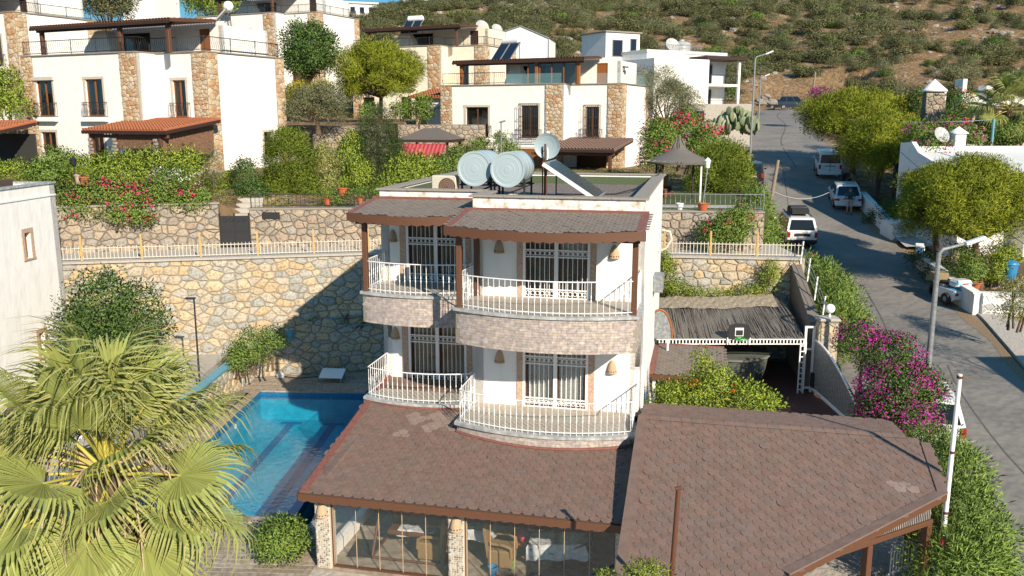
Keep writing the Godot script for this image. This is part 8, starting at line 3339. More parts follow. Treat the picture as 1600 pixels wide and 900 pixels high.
	bush("garden_shrub", "leafy shrub with a white painted stem below the big pine", "shrub", [[v3(21.43, 2.91, -40), v3(0.8, 0.9, 0.7)], [v3(21.51, 3.51, -41), v3(0.7, 0.6, 0.6)]], "broad", 240, 0.2, 0.34, 782)
	bush("garden_tree", "small light green garden tree right of the big pine's trunk", "tree", [[v3(23.93, 3.35, -42), v3(1.1, 0.6, 0.8)], [v3(23.29, 2.73, -41), v3(0.5, 0.7, 0.5)]], "bright", 200, 0.22, 0.36, 783)
	bush("flowering_shrub", "thin pale-flowered shrub leaning over the white slatted gate", "shrub", [[v3(19.57, 3.4, -33), v3(0.7, 0.6, 0.6)], [v3(19.2, 2.62, -32.5), v3(0.6, 0.5, 0.5)], [v3(19.52, 3.1, -32), v3(0.7, 0.8, 0.6)]], "pale", 190, 0.16, 0.28, 784, "white", 26, 0.1)
	bush("bougainvillea", "pink bougainvillea over the dark wooden pergola", "bougainvillea", [[v3(25.68, 8.91, -55), v3(1.3, 0.7, 0.9)], [v3(27.76, 9.17, -56), v3(1.4, 0.8, 0.9)], [v3(28.71, 8.79, -55), v3(0.9, 0.7, 0.8)], [v3(25.82, 8.32, -53.5), v3(1.5, 0.35, 0.7)]], "broad", 460, 0.24, 0.42, 785, "magenta", 60, 0.24)
	bush("trumpet_vine", "dark vine with orange flowers between tower and parapet house", "vine", [[v3(32.11, 10.73, -64), v3(1.5, 1.3, 0.9)], [v3(31.16, 9.74, -63), v3(1.3, 0.9, 0.9)], [v3(29.78, 10.88, -65), v3(0.8, 1.2, 0.8)]], "deep", 420, 0.3, 0.5, 786, "orange", 34, 0.26)
	bush("garden_shrub", "mixed green shrubs below the fan palm at the right edge", "shrub", [[v3(31.46, 8.89, -56), v3(1.6, 0.9, 1.0)], [v3(32.66, 9.17, -56), v3(1.4, 1.0, 1.0)], [v3(30.95, 9.15, -57), v3(1.2, 0.8, 0.9)]], "broad", 420, 0.28, 0.46, 787)
	bush("dry_thicket", "dry brown thicket between the upper pine and the stone tower", "thicket", [[v3(32.07, 11.23, -72), v3(1.6, 1.5, 1.2)], [v3(30.53, 9.95, -70), v3(1.2, 1.2, 1.0)]], "olive", 260, 0.34, 0.56, 788)
	bush("bougainvillea", "pink bougainvillea peeping over the highest stone pine", "bougainvillea", [[v3(32.13, 12.33, -92), v3(1.2, 0.6, 0.8)]], "broad", 60, 0.34, 0.5, 789, "magenta", 36, 0.32)
	bush("garden_hedge", "green hedge below the cut-off villa at the left edge", "hedge", [[v3(-33.1, 11.82, -58), v3(2.0, 1.4, 1.2)], [v3(-32.16, 10.65, -56), v3(1.8, 0.9, 1.0)], [v3(-35.24, 11.41, -58), v3(2.2, 1.5, 1.2)]], "bright", 420, 0.34, 0.56, 796)
	fan_palm("fan_palm", "fan palm with yellowing fronds at the upper right edge", v3(32.17, 10.5, -57), 5.0, 1.35, 30, 790, 4)
	bush("pencil_shrub", "thin upright shrub against the left villa's stone corner", "shrub", [[v3(-14.02, 7.63, -41), v3(0.35, 1.2, 0.35)]], "olive", 90, 0.14, 0.26, 791)
	tree("ridge_tree", "green tree right of the left villa's solar tank", v3(-32.77, 13.0, -100), dome(v3(-32.98, 22.22, -100), v3(3.0, 2.4, 2.2), 12, 69), "bright", 420, 0.5, 0.8, 792, 0.2)
	tree("ridge_tree", "dark olive tree behind the topmost left villa", v3(-44.33, 12.0, -98), dome(v3(-44.13, 21.98, -98), v3(3.0, 2.4, 2.2), 12, 70), "scrub", 420, 0.5, 0.8, 794, 0.2)
	# grey rubble wall of the second terrace
	o = thing("terrace_wall", "grey rubble terrace wall below the olive tree", "stone wall")
	var pw := [v3(-17.5, 6.9, -61.9), v3(-8.7, 6.9, -61.9)]
	part("mortar_bed", backing(pw, 2.55, 2.55, 0.5, 0.6), M.mortar_grey, o)
	stone_face(o, pw, 2.53, 2.53, 0.34, 1.3, family("stone_grey", 6), 221, 200, 0.05, 0.016)
	o = thing("terrace_wall", "grey rubble terrace wall left of the glass-terraced villa", "stone wall")
	pw = [v3(-8.6, 6.4, -66.0), v3(-2.0, 6.4, -66.0)]
	part("mortar_bed", backing(pw, 3.1, 3.1, 0.5, 0.6), M.mortar_grey, o)
	stone_face(o, pw, 3.08, 3.08, 0.34, 1.3, family("stone_grey", 6), 222, 200, 0.05, 0.016)


# ---------------------------------------------------------------- lamps, poles, wires, pool gear
func street_lamp(label: String, base: Vector3, h: float, arm: Vector3, r := 0.075) -> void:
	var o := thing("street_lamp", label, "street lamp", base, 0.0, "street lamps")
	var mb := MB.new()
	mb.tube([v3(0, -0.2, 0), v3(0, h * 0.5, 0), v3(0, h, 0)], [r * 1.25, r, r * 0.75], 10)
	mb.lathe([v2(r * 2.2, 0), v2(r * 2.2, 0.05), v2(r * 1.2, 0.08)], 10)
	part("pole", mb, M.metal_grey, o)
	mb = MB.new()
	mb.tube([v3(0, h - 0.05, 0), v3(0, h, 0) + arm * 0.12 + v3(0, 0.06, 0), v3(0, h, 0) + arm], [r * 0.72, r * 0.66, r * 0.5], 8)
	part("arm", mb, M.metal_grey, o)
	mb = MB.new()
	var d := arm.normalized()
	var s := d.cross(Vector3.UP).normalized()
	mb.bbox(v3(0, h, 0) + arm + d * 0.22, v3(0.6, 0.1, 0.22), 0.03, Basis(d, s.cross(d), s))
	part("lamp_head", mb, M.metal_white, o)


func wire(label: String, a: Vector3, b: Vector3, sag: float, m: Material, r := 0.014) -> void:
	var pts := []
	for k in 13:
		var t := k / 12.0
		pts.append(a.lerp(b, t) - v3(0, sag * 4.0 * t * (1.0 - t), 0))
	var mb := MB.new()
	mb.tube(pts, [r], 4)
	single("overhead_wire", mb, m, label, "wire")


func make_small_things() -> void:
	street_lamp("nearest grey street lamp, rising from behind the magenta bougainvillea", v3(12.2, 0.5, -24.4), 5.75, v3(0.75, 0.28, 0.05), 0.085)
	street_lamp("tall thin street lamp at the far kerb near the black car", v3(17.1, 4.7, -62.7), 9.4, v3(0.75, 0.3, 0.0), 0.075)
	street_lamp("small distant street lamp by the bend of the street", v3(28.0, 9.2, -100.0), 5.2, v3(0.5, 0.2, 0.0), 0.08)
	var mb := MB.new()
	mb.tube([v3(14.07, 2.42, -48.26) + v3(0, -0.3, 0), v3(14.8, 7.71, -48.5)], [0.13, 0.09], 9)
	single("wooden_pole", mb, M.wood_pole, "bare wooden pole leaning to the right beside the street bank", "pole")
	mb = MB.new()
	mb.bar(v3(37.38, 12.86, -110), v3(37.51, 15.56, -110), 0.12, 6)
	single("wooden_pole", mb, M.wood_pole, "short distant wooden pole at the foot of the hill", "pole")
	var o := thing("flagpole", "white rust-spotted flagpole in front of the lower right oleanders", "flagpole", v3(9.17, 0.38, -17))
	mb = MB.new()
	var tip := v3(9.17, 4.89, -17) - o.position
	mb.tube([v3(0, -1.0, 0), tip], [0.055, 0.045], 10)
	part("pole", mb, M.metal_white, o)
	mb = MB.new()
	for q in [0.02, 0.32, 0.62, 0.98]:
		mb.tube([tip * q, tip * (q + 0.012)], [0.062], 10)
	part("collar", mb, M.metal_rust, o)
	mb = MB.new()
	mb.bar(tip * 0.02 + v3(-0.09, 0, 0.03), tip * 0.97 + v3(-0.06, 0, 0.03), 0.006, 4)
	part("halyard", mb, M.metal_grey, o)
	mb = MB.new()
	mb.tube([v3(2.62, 0, -13.4), v3(2.78, 3.96, -13.5)], [0.05, 0.042], 9)
	mb.bar(v3(2.78, 3.96, -13.5) + v3(-0.06, 0.0, 0), v3(2.78, 3.96, -13.5) + v3(0.05, 0.02, 0), 0.035, 7)
	single("rusty_pole", mb, M.metal_rust, "thin rust-brown pole standing before the pergola roof", "pole")
	wire("pale wire strung across the upper street to the green post", v3(23.4, 10.64, -75), v3(27.34, 9.91, -50), 0.5, M.metal_white, 0.018)
	wire("pale slack wire from the leaning wooden pole to the pines", v3(14.72, 5.93, -48.6), v3(24.19, 5.93, -62), 0.9, M.metal_white, 0.012)
	wire("black wire crossing in front of the big pine to the right edge", v3(21.37, 8.15, -48), v3(22.97, 4.03, -36), 0.3, M.rubber, 0.016)
	mb = MB.new()
	mb.bar(v3(27.4, 8.65, -50), v3(27.37, 9.94, -50), 0.07, 7)
	single("wire_post", mb, M.coping_blue, "pale green post holding a wire beside the small white chimney", "post")
	# slim black lamp beyond the pool wall
	o = thing("garden_lamp", "slim black garden lamp against the sunny retaining wall", "garden lamp", v3(-10.62, 1.0, -28.2))
	var lt := v3(-10.61, 4.12, -28.2) - o.position
	mb = MB.new()
	mb.tube([Vector3.ZERO, lt], [0.035, 0.028], 7)
	part("pole", mb, M.metal_black, o)
	mb = MB.new()
	mb.bbox(lt + v3(-0.12, 0.0, 0), v3(0.34, 0.05, 0.16), 0.015)
	part("lamp_head", mb, M.metal_black, o)
	# pool pole on hooks, net, pump box, board
	mb = MB.new()
	mb.bar(v3(-9.1, 2.05, -33.0), v3(-5.0, 2.45, -33.55), 0.025, 6)
	mb.bar(v3(-8.6, 1.75, -33.05), v3(-4.7, 2.05, -33.6), 0.02, 6)
	single("pool_poles", mb, M.coping_blue, "pair of pale blue pool poles hanging along the shaded stone wall", "pool pole")
	o = thing("pool_net", "turquoise pool net hanging from the pole on the wall", "pool net", v3(-8.75, 1.35, -33.0))
	mb = MB.new()
	mb.lathe([v2(0.05, 0), v2(0.16, 0.12), v2(0.2, 0.4), v2(0.16, 0.55)], 12)
	part("bag", mb, M.coping_blue, o)
	mb = MB.new()
	mb.torus(v3(0, 0.55, 0), Basis(Vector3.RIGHT, PI / 2), 0.17, 0.015, 14)
	part("ring", mb, M.metal_white, o)
	mb = MB.new()
	mb.tube([v3(-9.5, 0.05, -32.8), v3(-9.52, 1.0, -32.95), v3(-9.55, 2.0, -33.0)], [0.03], 6)
	single("blue_pipe", mb, M.coping_blue, "thin turquoise pipe rising in the pool's far left corner", "pipe")
	o = thing("socket_box", "small white electric box on the corner of the stone wall", "electric box", v3(-9.62, 1.25, -32.75))
	mb = MB.new()
	mb.bbox(Vector3.ZERO, v3(0.22, 0.28, 0.12), 0.02)
	part("casing", mb, M.metal_white, o)
	mb = MB.new()
	mb.bbox(v3(0.2, 0.03, 0.02), v3(0.18, 0.2, 0.16), 0.02)
	part("valve", mb, M.lamp_clay, o)
	o = thing("pump_head", "white round pump head lying on the paving behind the pool", "pump", v3(-9.11, 0, -32.65))
	mb = MB.new()
	mb.lathe([v2(0, 0), v2(0.15, 0.02), v2(0.16, 0.12), v2(0.08, 0.2), v2(0.06, 0.27), v2(0, 0.28)], 14)
	part("body", mb, M.metal_white, o)
	mb = MB.new()
	mb.tube([v3(0.15, 0.05, 0), v3(0.7, 0.02, 0.12), v3(1.4, 0.02, -0.05), v3(2.1, 0.02, 0.1)], [0.018], 5)
	part("hose", mb, M.rubber, o)
	o = thing("white_board", "white board tilted on short legs behind the pool", "board", v3(-6.99, 0, -31.98), 5.0)
	mb = MB.new()
	mb.box(v3(0, 0.3, -0.25), v3(0.92, 0.03, 0.62), Basis(Vector3.RIGHT, 0.35))
	part("panel", mb, M.metal_white, o)
	for x in [-0.4, 0.4]:
		mb = MB.new()
		mb.mm(v3(x - 0.02, 0, -0.5), v3(x + 0.02, 0.36, -0.46))
		mb.mm(v3(x - 0.02, 0, 0.0), v3(x + 0.02, 0.18, 0.04))
		part("leg", mb, M.metal_grey, o)
	# black iron fence on the garden wall right of the gate
	o = thing("iron_fence", "low black iron fence on the rubble wall right of the garden gate", "fence")
	var line := [v2(-10.8, -35.75), v2(-4.0, -36.05)]
	railing(o, line, 6.37, 0.55, 0.17, M.metal_black, "rail")
	# white picket fence and gate post at the lower right corner
	o = thing("picket_fence", "short white picket fence with a post below the flagpole", "fence")
	picket_fence(o, [v3(8.3, 0, -17.54), v3(9.92, 0, -18.59), v3(10.23, 0, -18.78)], 0.0, 0.75, 0.11, 1.55, M.metal_white, M.metal_white, 1.15)
	# pots and lamp of the left garden
	pot("plant_pot", "orange pot among the red bougainvillea", v3(-17.39, 7.31, -35.4), 0.22, 0.36, M.terracotta_pot, "bright")
	pot("plant_pot", "pale pink pot beside the orange one in the bougainvillea", v3(-17.75, 7.35, -35.6), 0.18, 0.4, M.trim_peach)
	pot("plant_pot", "terracotta pot on the rubble wall close to the pale shrub", v3(-7.79, 6.43, -36.4), 0.17, 0.28, M.terracotta_pot, "bright")
	pot("plant_pot", "terracotta pot on the rubble wall close to the house corner", v3(-6.39, 6.48, -36.4), 0.17, 0.28, M.terracotta_pot, "broad")
	pot("plant_pot", "orange pot behind the iron fence holding a yellow-green plant", v3(-7.42, 6.66, -38), 0.24, 0.36, M.terracotta_pot, "bright")
	o = thing("garden_lamp", "short black lantern post rising out of the left hedge", "garden lamp", v3(-18.61, 7.24, -37))
	mb = MB.new()
	mb.bar(v3(0, -0.6, 0), v3(0, 0.75, 0), 0.03, 7)
	part("post", mb, M.metal_black, o)
	mb = MB.new()
	mb.lathe([v2(0.05, 0.75), v2(0.1, 0.8), v2(0.13, 1.02), v2(0.16, 1.04), v2(0.04, 1.14), v2(0, 1.16)], 8)
	part("lantern", mb, M.metal_black, o)
	# slender lamp in front of the glass-terraced villa
	o = thing("garden_lamp", "slender grey lamp post between the water drums and the villa", "garden lamp", v3(-0.7, 6.2, -56))
	var l2 := v3(-0.69, 9.77, -56) - o.position
	mb = MB.new()
	mb.tube([Vector3.ZERO, l2], [0.05, 0.04], 7)
	part("pole", mb, M.metal_grey, o)
	mb = MB.new()
	mb.bbox(l2 + v3(0.08, 0.0, 0), v3(0.45, 0.12, 0.25), 0.04, Basis(v3(0, 0, 1), 0.25))
	part("lamp_head", mb, M.metal_grey, o)
	# across the street: bin, pots, boulders
	o = thing("blue_bin", "blue barrel bin standing in the garden behind the big pine", "bin", v3(24.01, 2.35, -41))
	mb = MB.new()
	mb.lathe([v2(0, 0), v2(0.28, 0), v2(0.32, 0.75), v2(0.35, 0.77), v2(0.33, 0.85), v2(0.1, 0.95), v2(0, 0.96)], 16)
	part("barrel", mb, M.plastic_blue, o)
	mb = MB.new()
	mb.torus(v3(0, 0.77, 0), Basis(Vector3.RIGHT, PI / 2), 0.35, 0.02, 16)
	part("rim", mb, M.coping_blue, o)
	pot("plant_pot", "wide terracotta bowl behind the pale corner wall", v3(21.54, 2.18, -39.5), 0.3, 0.34, M.terracotta_pot)
	pot("plant_pot", "pale grey-violet pot under the white-stemmed shrub", v3(21, 2.24, -39.5), 0.26, 0.4, M.marble_grey)
	o = thing("clay_amphora", "tall clay amphora hanging from the pine's shade", "amphora", v3(21.1, 2.66, -40.5))
	mb = MB.new()
	mb.lathe([v2(0, 0), v2(0.1, 0.02), v2(0.2, 0.45), v2(0.19, 0.7), v2(0.08, 0.95), v2(0.12, 1.05), v2(0, 1.04)], 14)
	part("body", mb, M.lamp_clay, o)
	mb = MB.new()
	for s in [-1.0, 1.0]:
		mb.tube([v3(s * 0.18, 0.7, 0), v3(s * 0.24, 0.88, 0), v3(s * 0.1, 0.98, 0)], [0.02], 5)
	part("handles", mb, M.lamp_clay, o)
	rng.seed = 95
	var rocks := ["pale boulder by the kerb at the bend of the street", "grey boulder beside the far dark cars", "low boulder on the verge under the prickly pear", "white boulder heap at the street bend"]
	var rp := [v3(31.48, 11.88, -112), v3(33.44, 11.91, -114), v3(14.07, 7.73, -62), v3(33.23, 12.6, -116)]
	for k in 4:
		o = single("boulder", rock_mesh(30 + k), M.rock, rocks[k], "boulder", "", Transform3D(Basis(Vector3.UP, k * 1.3).scaled(v3(1.6, 0.9, 1.2)), rp[k]))


func rock_mesh(seed_: int) -> ArrayMesh:
	# uneven rounded stone of radius about one half
	var f := FastNoiseLite.new()
	f.seed = seed_
	f.frequency = 0.9
	var mb := MB.new()
	var P := []
	for j in 7:
		for i in 10:
			var a := TAU * i / 10.0
			var e := -PI / 2 + PI * j / 6.0
			var d := v3(cos(a) * cos(e), sin(e), sin(a) * cos(e))
			P.append(d * (0.5 + 0.28 * f.get_noise_3dv(d * 1.6)))
	for j in 6:
		for i in 10:
			var a: Vector3 = P[j * 10 + i]
			var b: Vector3 = P[j * 10 + (i + 1) % 10]
			var c: Vector3 = P[(j + 1) * 10 + (i + 1) % 10]
			var d: Vector3 = P[(j + 1) * 10 + i]
			if j > 0:
				mb.tri(a, c, b)
			if j < 5:
				mb.tri(a, d, c)
	return mb.mesh()


# ---------------------------------------------------------------- cars, three-wheeler, person
func hull(mb: MB, secs: Array) -> void:
	# secs: [z, list of Vector2 (half width, y) from low to high]; front first, body symmetric in x
	for k in secs.size() - 1:
		var a: Array = secs[k][1]
		var b: Array = secs[k + 1][1]
		var za: float = secs[k][0]
		var zb: float = secs[k + 1][0]
		for i in a.size() - 1:
			for s in [-1.0, 1.0]:
				var p := v3(a[i].x * s, a[i].y, za)
				var q := v3(b[i].x * s, b[i].y, zb)
				var r := v3(b[i + 1].x * s, b[i + 1].y, zb)
				var t := v3(a[i + 1].x * s, a[i + 1].y, za)
				if s > 0:
					mb.quad(q, p, t, r)
				else:
					mb.quad(p, q, r, t)
		var n := a.size() - 1
		mb.quad(v3(-a[n].x, a[n].y, za), v3(-b[n].x, b[n].y, zb), v3(b[n].x, b[n].y, zb), v3(a[n].x, a[n].y, za))
		mb.quad(v3(a[0].x, a[0].y, za), v3(b[0].x, b[0].y, zb), v3(-b[0].x, b[0].y, zb), v3(-a[0].x, a[0].y, za))
	for e in [0, secs.size() - 1]:
		var a: Array = secs[e][1]
		var z: float = secs[e][0]
		for i in a.size() - 1:
			if e == 0:
				mb.quad(v3(a[i].x, a[i].y, z), v3(-a[i].x, a[i].y, z), v3(-a[i + 1].x, a[i + 1].y, z), v3(a[i + 1].x, a[i + 1].y, z))
			else:
				mb.quad(v3(-a[i].x, a[i].y, z), v3(a[i].x, a[i].y, z), v3(a[i + 1].x, a[i + 1].y, z), v3(-a[i + 1].x, a[i + 1].y, z))


func pane_on(p: Array, m: float, out: float) -> MB:
	# a quad inset by the share m and lifted by out along its normal
	var c: Vector3 = (p[0] + p[1] + p[2] + p[3]) * 0.25
	var n: Vector3 = (p[1] - p[0]).cross(p[3] - p[0]).normalized()
	var q := []
	for v in p:
		q.append(c + (v - c) * (1.0 - m) + n * out)
	var mb := MB.new()
	mb.quad(q[0], q[1], q[2], q[3])
	for k in 4:
		var a: Vector3 = q[k]
		var b: Vector3 = q[(k + 1) % 4]
		mb.quad(a - n * out * 2.0, b - n * out * 2.0, b, a)
	return mb


func car(called: String, label: String, at: Vector3, yaw: float, L_: float, W: float, H_: float, paint: Material, kind: String, roll := 0.0) -> Node3D:
	var o := thing(called, label, "car", at, yaw)
	o.rotation_degrees.x = roll
	var w := W * 0.5
	var f := -L_ * 0.5
	var r := L_ * 0.5
	var belt := H_ * 0.58
	var van := kind == "van"
	var hood := belt * (0.98 if not van else 1.0)
	var mb := MB.new()
	var sec := func_sections(f, r, w, belt, hood)
	hull(mb, sec)
	part("body", mb, paint, o)
	# cabin
	var z0 := f + L_ * (0.24 if not van else 0.14)
	var z1 := r - L_ * (0.03 if kind != "sedan" else 0.06)
	var t0 := f + L_ * (0.40 if not van else 0.25)
	var t1 := r - L_ * (0.13 if kind == "hatch" else (0.04 if van else (0.10 if kind == "suv" else 0.24)))
	var wt := w * (0.78 if not van else 0.88)
	var wb := w * 0.95
	var yb := belt - 0.02
	var B := [v3(-wb, yb, z0), v3(wb, yb, z0), v3(wb, yb, z1), v3(-wb, yb, z1)]
	var T := [v3(-wt, H_ - 0.05, t0), v3(wt, H_ - 0.05, t0), v3(wt, H_ - 0.05, t1), v3(-wt, H_ - 0.05, t1)]
	var U := [v3(-wt * 0.82, H_, t0 + 0.14), v3(wt * 0.82, H_, t0 + 0.14), v3(wt * 0.82, H_, t1 - 0.1), v3(-wt * 0.82, H_, t1 - 0.1)]
	mb = MB.new()
	mb.quad(B[3], B[2], T[2], T[3])
	mb.quad(B[1], B[0], T[0], T[1])
	mb.quad(B[2], B[1], T[1], T[2])
	mb.quad(B[0], B[3], T[3], T[0])
	for k in 4:
		var n := (k + 1) % 4
		mb.quad(T[n], T[k], U[k], U[n])
	mb.quad(U[3], U[2], U[1], U[0])
	part("roof", mb, paint, o)
	part("rear_window", pane_on([B[3], B[2], T[2], T[3]], 0.16, 0.012), M.car_glass, o)
	part("windscreen", pane_on([B[1], B[0], T[0], T[1]], 0.12, 0.012), M.car_glass, o)
	for s in 2:
		var q := [B[2], B[1], T[1], T[2]] if s == 0 else [B[0], B[3], T[3], T[0]]
		var n := 3 if kind in ["suv", "hatch", "sedan"] else 2
		for k in n:
			var a := float(k) / n
			var b := float(k + 1) / n
			part("side_window", pane_on([q[0].lerp(q[1], a), q[0].lerp(q[1], b), q[3].lerp(q[2], b), q[3].lerp(q[2], a)], 0.14, 0.012), M.car_glass, o)
	# bumpers, lights, plate, mirrors, wheels
	mb = MB.new()
	mb.bbox(v3(0, 0.36, r - 0.02), v3(W * 0.94, 0.22, 0.14), 0.04)
	part("rear_bumper", mb, paint if kind != "suv" else M.rubber, o)
	mb = MB.new()
	mb.bbox(v3(0, 0.36, f + 0.02), v3(W * 0.9, 0.24, 0.14), 0.04)
	part("front_bumper", mb, paint, o)
	for s in [-1.0, 1.0]:
		mb = MB.new()
		mb.bbox(v3(s * w * 0.84, belt * 0.8, r + 0.005), v3(0.17 if kind != "sedan" else 0.34, 0.32 if kind != "sedan" else 0.14, 0.06), 0.02)
		part("tail_light", mb, M.tail_red, o)
		mb = MB.new()
		mb.bbox(v3(s * w * 0.74, belt * 0.8, f - 0.0), v3(0.3, 0.14, 0.06), 0.02)
		part("headlight", mb, M.lamp_glass, o)
		mb = MB.new()
		mb.bbox(v3(s * (w + 0.08), belt + 0.06, z0 + 0.45), v3(0.18, 0.13, 0.09), 0.03)
		part("mirror", mb, paint if kind != "suv" else M.rubber, o)
	mb = MB.new()
	mb.bbox(v3(0, belt * 0.72, r + 0.012), v3(0.5, 0.11, 0.012), 0.003)
	part("number_plate", mb, M.metal_white, o)
	mb = MB.new()
	mb.bbox(v3(0, belt * 0.86, r + 0.012), v3(W * 0.4, 0.05, 0.03), 0.008)
	part("tailgate_handle", mb, M.rubber, o)
	var rad := 0.31 if H_ < 1.6 else 0.34
	for s in [-1.0, 1.0]:
		for z in [f + L_ * 0.19, r - L_ * 0.19]:
			mb = MB.new()
			var bb := Basis(v3(0, 0, 1), -PI / 2 * s)
			mb.lathe([v2(rad * 0.6, -0.1), v2(rad * 0.94, -0.1), v2(rad, -0.06), v2(rad, 0.06), v2(rad * 0.94, 0.1), v2(rad * 0.62, 0.1)], 18, v3(s * (w - 0.08), rad, z), bb)
			var wh := part("wheel", mb, M.rubber, o)
			mb = MB.new()
			mb.lathe([v2(rad * 0.64, 0.095), v2(rad * 0.5, 0.07), v2(rad * 0.2, 0.085), v2(0, 0.09)], 14, v3(s * (w - 0.08), rad, z), bb)
			part("rim", mb, M.metal_grey, wh)
	return o


func func_sections(f: float, r: float, w: float, belt: float, hood: float) -> Array:
	var L_ := r - f
	var low := 0.24
	return [
		[f, [v2(w * 0.78, low + 0.1), v2(w * 0.84, belt * 0.55), v2(w * 0.78, belt * 0.78)]],
		[f + L_ * 0.05, [v2(w * 0.9, low), v2(w * 0.96, belt * 0.6), v2(w * 0.86, hood * 0.92)]],
		[f + L_ * 0.22, [v2(w * 0.95, low), v2(w, belt * 0.66), v2(w * 0.92, hood)]],
		[f + L_ * 0.32, [v2(w * 0.95, low), v2(w, belt * 0.66), v2(w * 0.95, belt)]],
		[f + L_ * 0.75, [v2(w * 0.95, low), v2(w, belt * 0.68), v2(w * 0.95, belt)]],
		[r - L_ * 0.06, [v2(w * 0.93, low + 0.02), v2(w * 0.98, belt * 0.7), v2(w * 0.93, belt)]],
		[r, [v2(w * 0.86, low + 0.1), v2(w * 0.92, belt * 0.66), v2(w * 0.88, belt * 0.97)]],
	]


func car_paint(called: String, c: Color) -> StandardMaterial3D:
	var m := mat(called, c, 0.35)
	m.clearcoat_enabled = true
	m.clearcoat = 0.7
	m.clearcoat_roughness = 0.08
	return m


func make_cars() -> void:
	var white := car_paint("paint_white", L(0.66, 0.68, 0.70))
	var black := car_paint("paint_black", L(0.012, 0.013, 0.016))
	var navy := car_paint("paint_navy", L(0.02, 0.03, 0.05))
	var aqua := car_paint("paint_aqua", L(0.10, 0.42, 0.60))
	mat("car_glass", L(0.012, 0.016, 0.02), 0.06)
	mat("tail_red", L(0.36, 0.02, 0.02), 0.25)
	var o := car("estate_car", "white estate car with a black roof box parked on the left kerb", v3(16.95, 2.86, -51.6), 6.0, 4.3, 1.82, 1.66, white, "suv", 6.0)
	var mb := MB.new()
	for s in [-1.0, 1.0]:
		mb.bar(v3(s * 0.62, 1.7, -0.6), v3(s * 0.62, 1.7, 1.5), 0.03, 6)
	part("roof_rail", mb, M.rubber, o)
	mb = MB.new()
	mb.bbox(v3(0, 0.75, 2.16), v3(0.9, 0.16, 0.03), 0.008)
	part("tailgate_trim", mb, M.rubber, o)
	var bx := thing("roof_box", "black cargo bag strapped to the white estate car's roof", "roof box", o.transform * v3(0, 1.72, 0.55), 6.0)
	mb = MB.new()
	var pr := PackedVector2Array([v2(-0.75, 0.0), v2(0.75, 0.0), v2(0.72, 0.3), v2(0.3, 0.42), v2(-0.4, 0.36), v2(-0.78, 0.2)])
	mb.prism(pr, -0.48, 0.48, Transform3D(Basis(v3(0, 0, -1), Vector3.UP, Vector3.RIGHT), Vector3.ZERO))
	part("bag", mb, M.rubber, bx)
	mb = MB.new()
	for x in [-0.35, 0.35]:
		mb.tube([v3(-0.49, 0.0, x), v3(-0.49, 0.36, x), v3(0.49, 0.36, x), v3(0.49, 0.0, x)], [0.015], 4)
	part("strap", mb, M.metal_grey, bx)
	car("hatchback", "white hatchback on the right kerb with a man behind it", v3(22.89, 4.22, -59.6), 13.0, 4.1, 1.78, 1.48, white, "sedan", 7.0)
	o = car("panel_van", "white small van parked under the upper pines", v3(24.45, 5.75, -67.5), 15.0, 4.2, 1.78, 1.84, white, "van", 6.0)
	mb = MB.new()
	mb.mm(v3(-0.015, 0.45, 2.1), v3(0.015, 1.75, 2.13))
	part("door_seam", mb, M.rubber, o)
	car("black_car", "small black car on the left side beside the tall thin lamp", v3(18.05, 5.32, -65), 16.0, 3.3, 1.5, 1.5, black, "hatch", 5.0)
	car("dark_estate_car", "dark off-road car parked sideways at the top of the street", v3(40.2, 11.15, -126), 105.0, 4.5, 1.85, 1.8, navy, "suv")
	car("dark_saloon_car", "dark low car left of the off-road car at the street's top", v3(39.78, 11.2, -130), 110.0, 4.3, 1.75, 1.4, navy, "sedan")
	car("white_car", "white car almost hidden behind the magenta bougainvillea", v3(12.71, 0.62, -25.6), 14.0, 4.0, 1.7, 1.45, white, "hatch", 4.0)
	# blue and white three-wheeler with a top case, pale net over its front
	o = thing("three_wheeler", "light blue and white three-wheeled scooter with a top case", "three-wheeler", v3(20.44, 1.6, -39.3), -12.0)
	o.rotation_degrees.x = 3.0
	mb = MB.new()
	var sec := func_sections(-0.75, 0.75, 0.55, 0.72, 0.66)
	hull(mb, sec)
	part("rear_body", mb, white, o)
	mb = MB.new()
	mb.bbox(v3(0, 0.66, 0.45), v3(0.9, 0.2, 0.5), 0.06)
	part("rear_deck", mb, aqua, o)
	mb = MB.new()
	mb.bbox(v3(0.1, 0.98, 0.3), v3(0.85, 0.36, 0.6), 0.09)
	var tc := part("top_case", mb, white, o)
	mb = MB.new()
	mb.bbox(v3(0.1, 1.02, 0.3), v3(0.87, 0.13, 0.62), 0.05)
	part("case_band", mb, aqua, tc)
	mb = MB.new()
	mb.bbox(v3(0.1, 1.01, 0.62), v3(0.3, 0.07, 0.02), 0.005)
	part("case_reflector", mb, M.tail_red, tc)
	for s in [-1.0, 1.0]:
		mb = MB.new()
		mb.bbox(v3(s * 0.4, 0.56, 0.77), v3(0.16, 0.12, 0.03), 0.01)
		part("tail_light", mb, M.tail_red, o)
		mb = MB.new()
		mb.lathe([v2(0.13, -0.08), v2(0.26, -0.08), v2(0.28, 0), v2(0.26, 0.08), v2(0.13, 0.08)], 16, v3(s * 0.58, 0.28, 0.3), Basis(v3(0, 0, 1), PI / 2))
		var wh := part("wheel", mb, M.rubber, o)
		mb = MB.new()
		mb.lathe([v2(0.14, 0.06), v2(0.05, 0.09), v2(0, 0.09)], 12, v3(s * 0.58, 0.28, 0.3), Basis(v3(0, 0, 1), -PI / 2 * s))
		part("rim", mb, M.metal_grey, wh)
	mb = MB.new()
	mb.bbox(v3(0, 0.85, -0.35), v3(0.45, 0.16, 0.8), 0.06)
	part("saddle", mb, M.rubber, o)
	mb = MB.new()
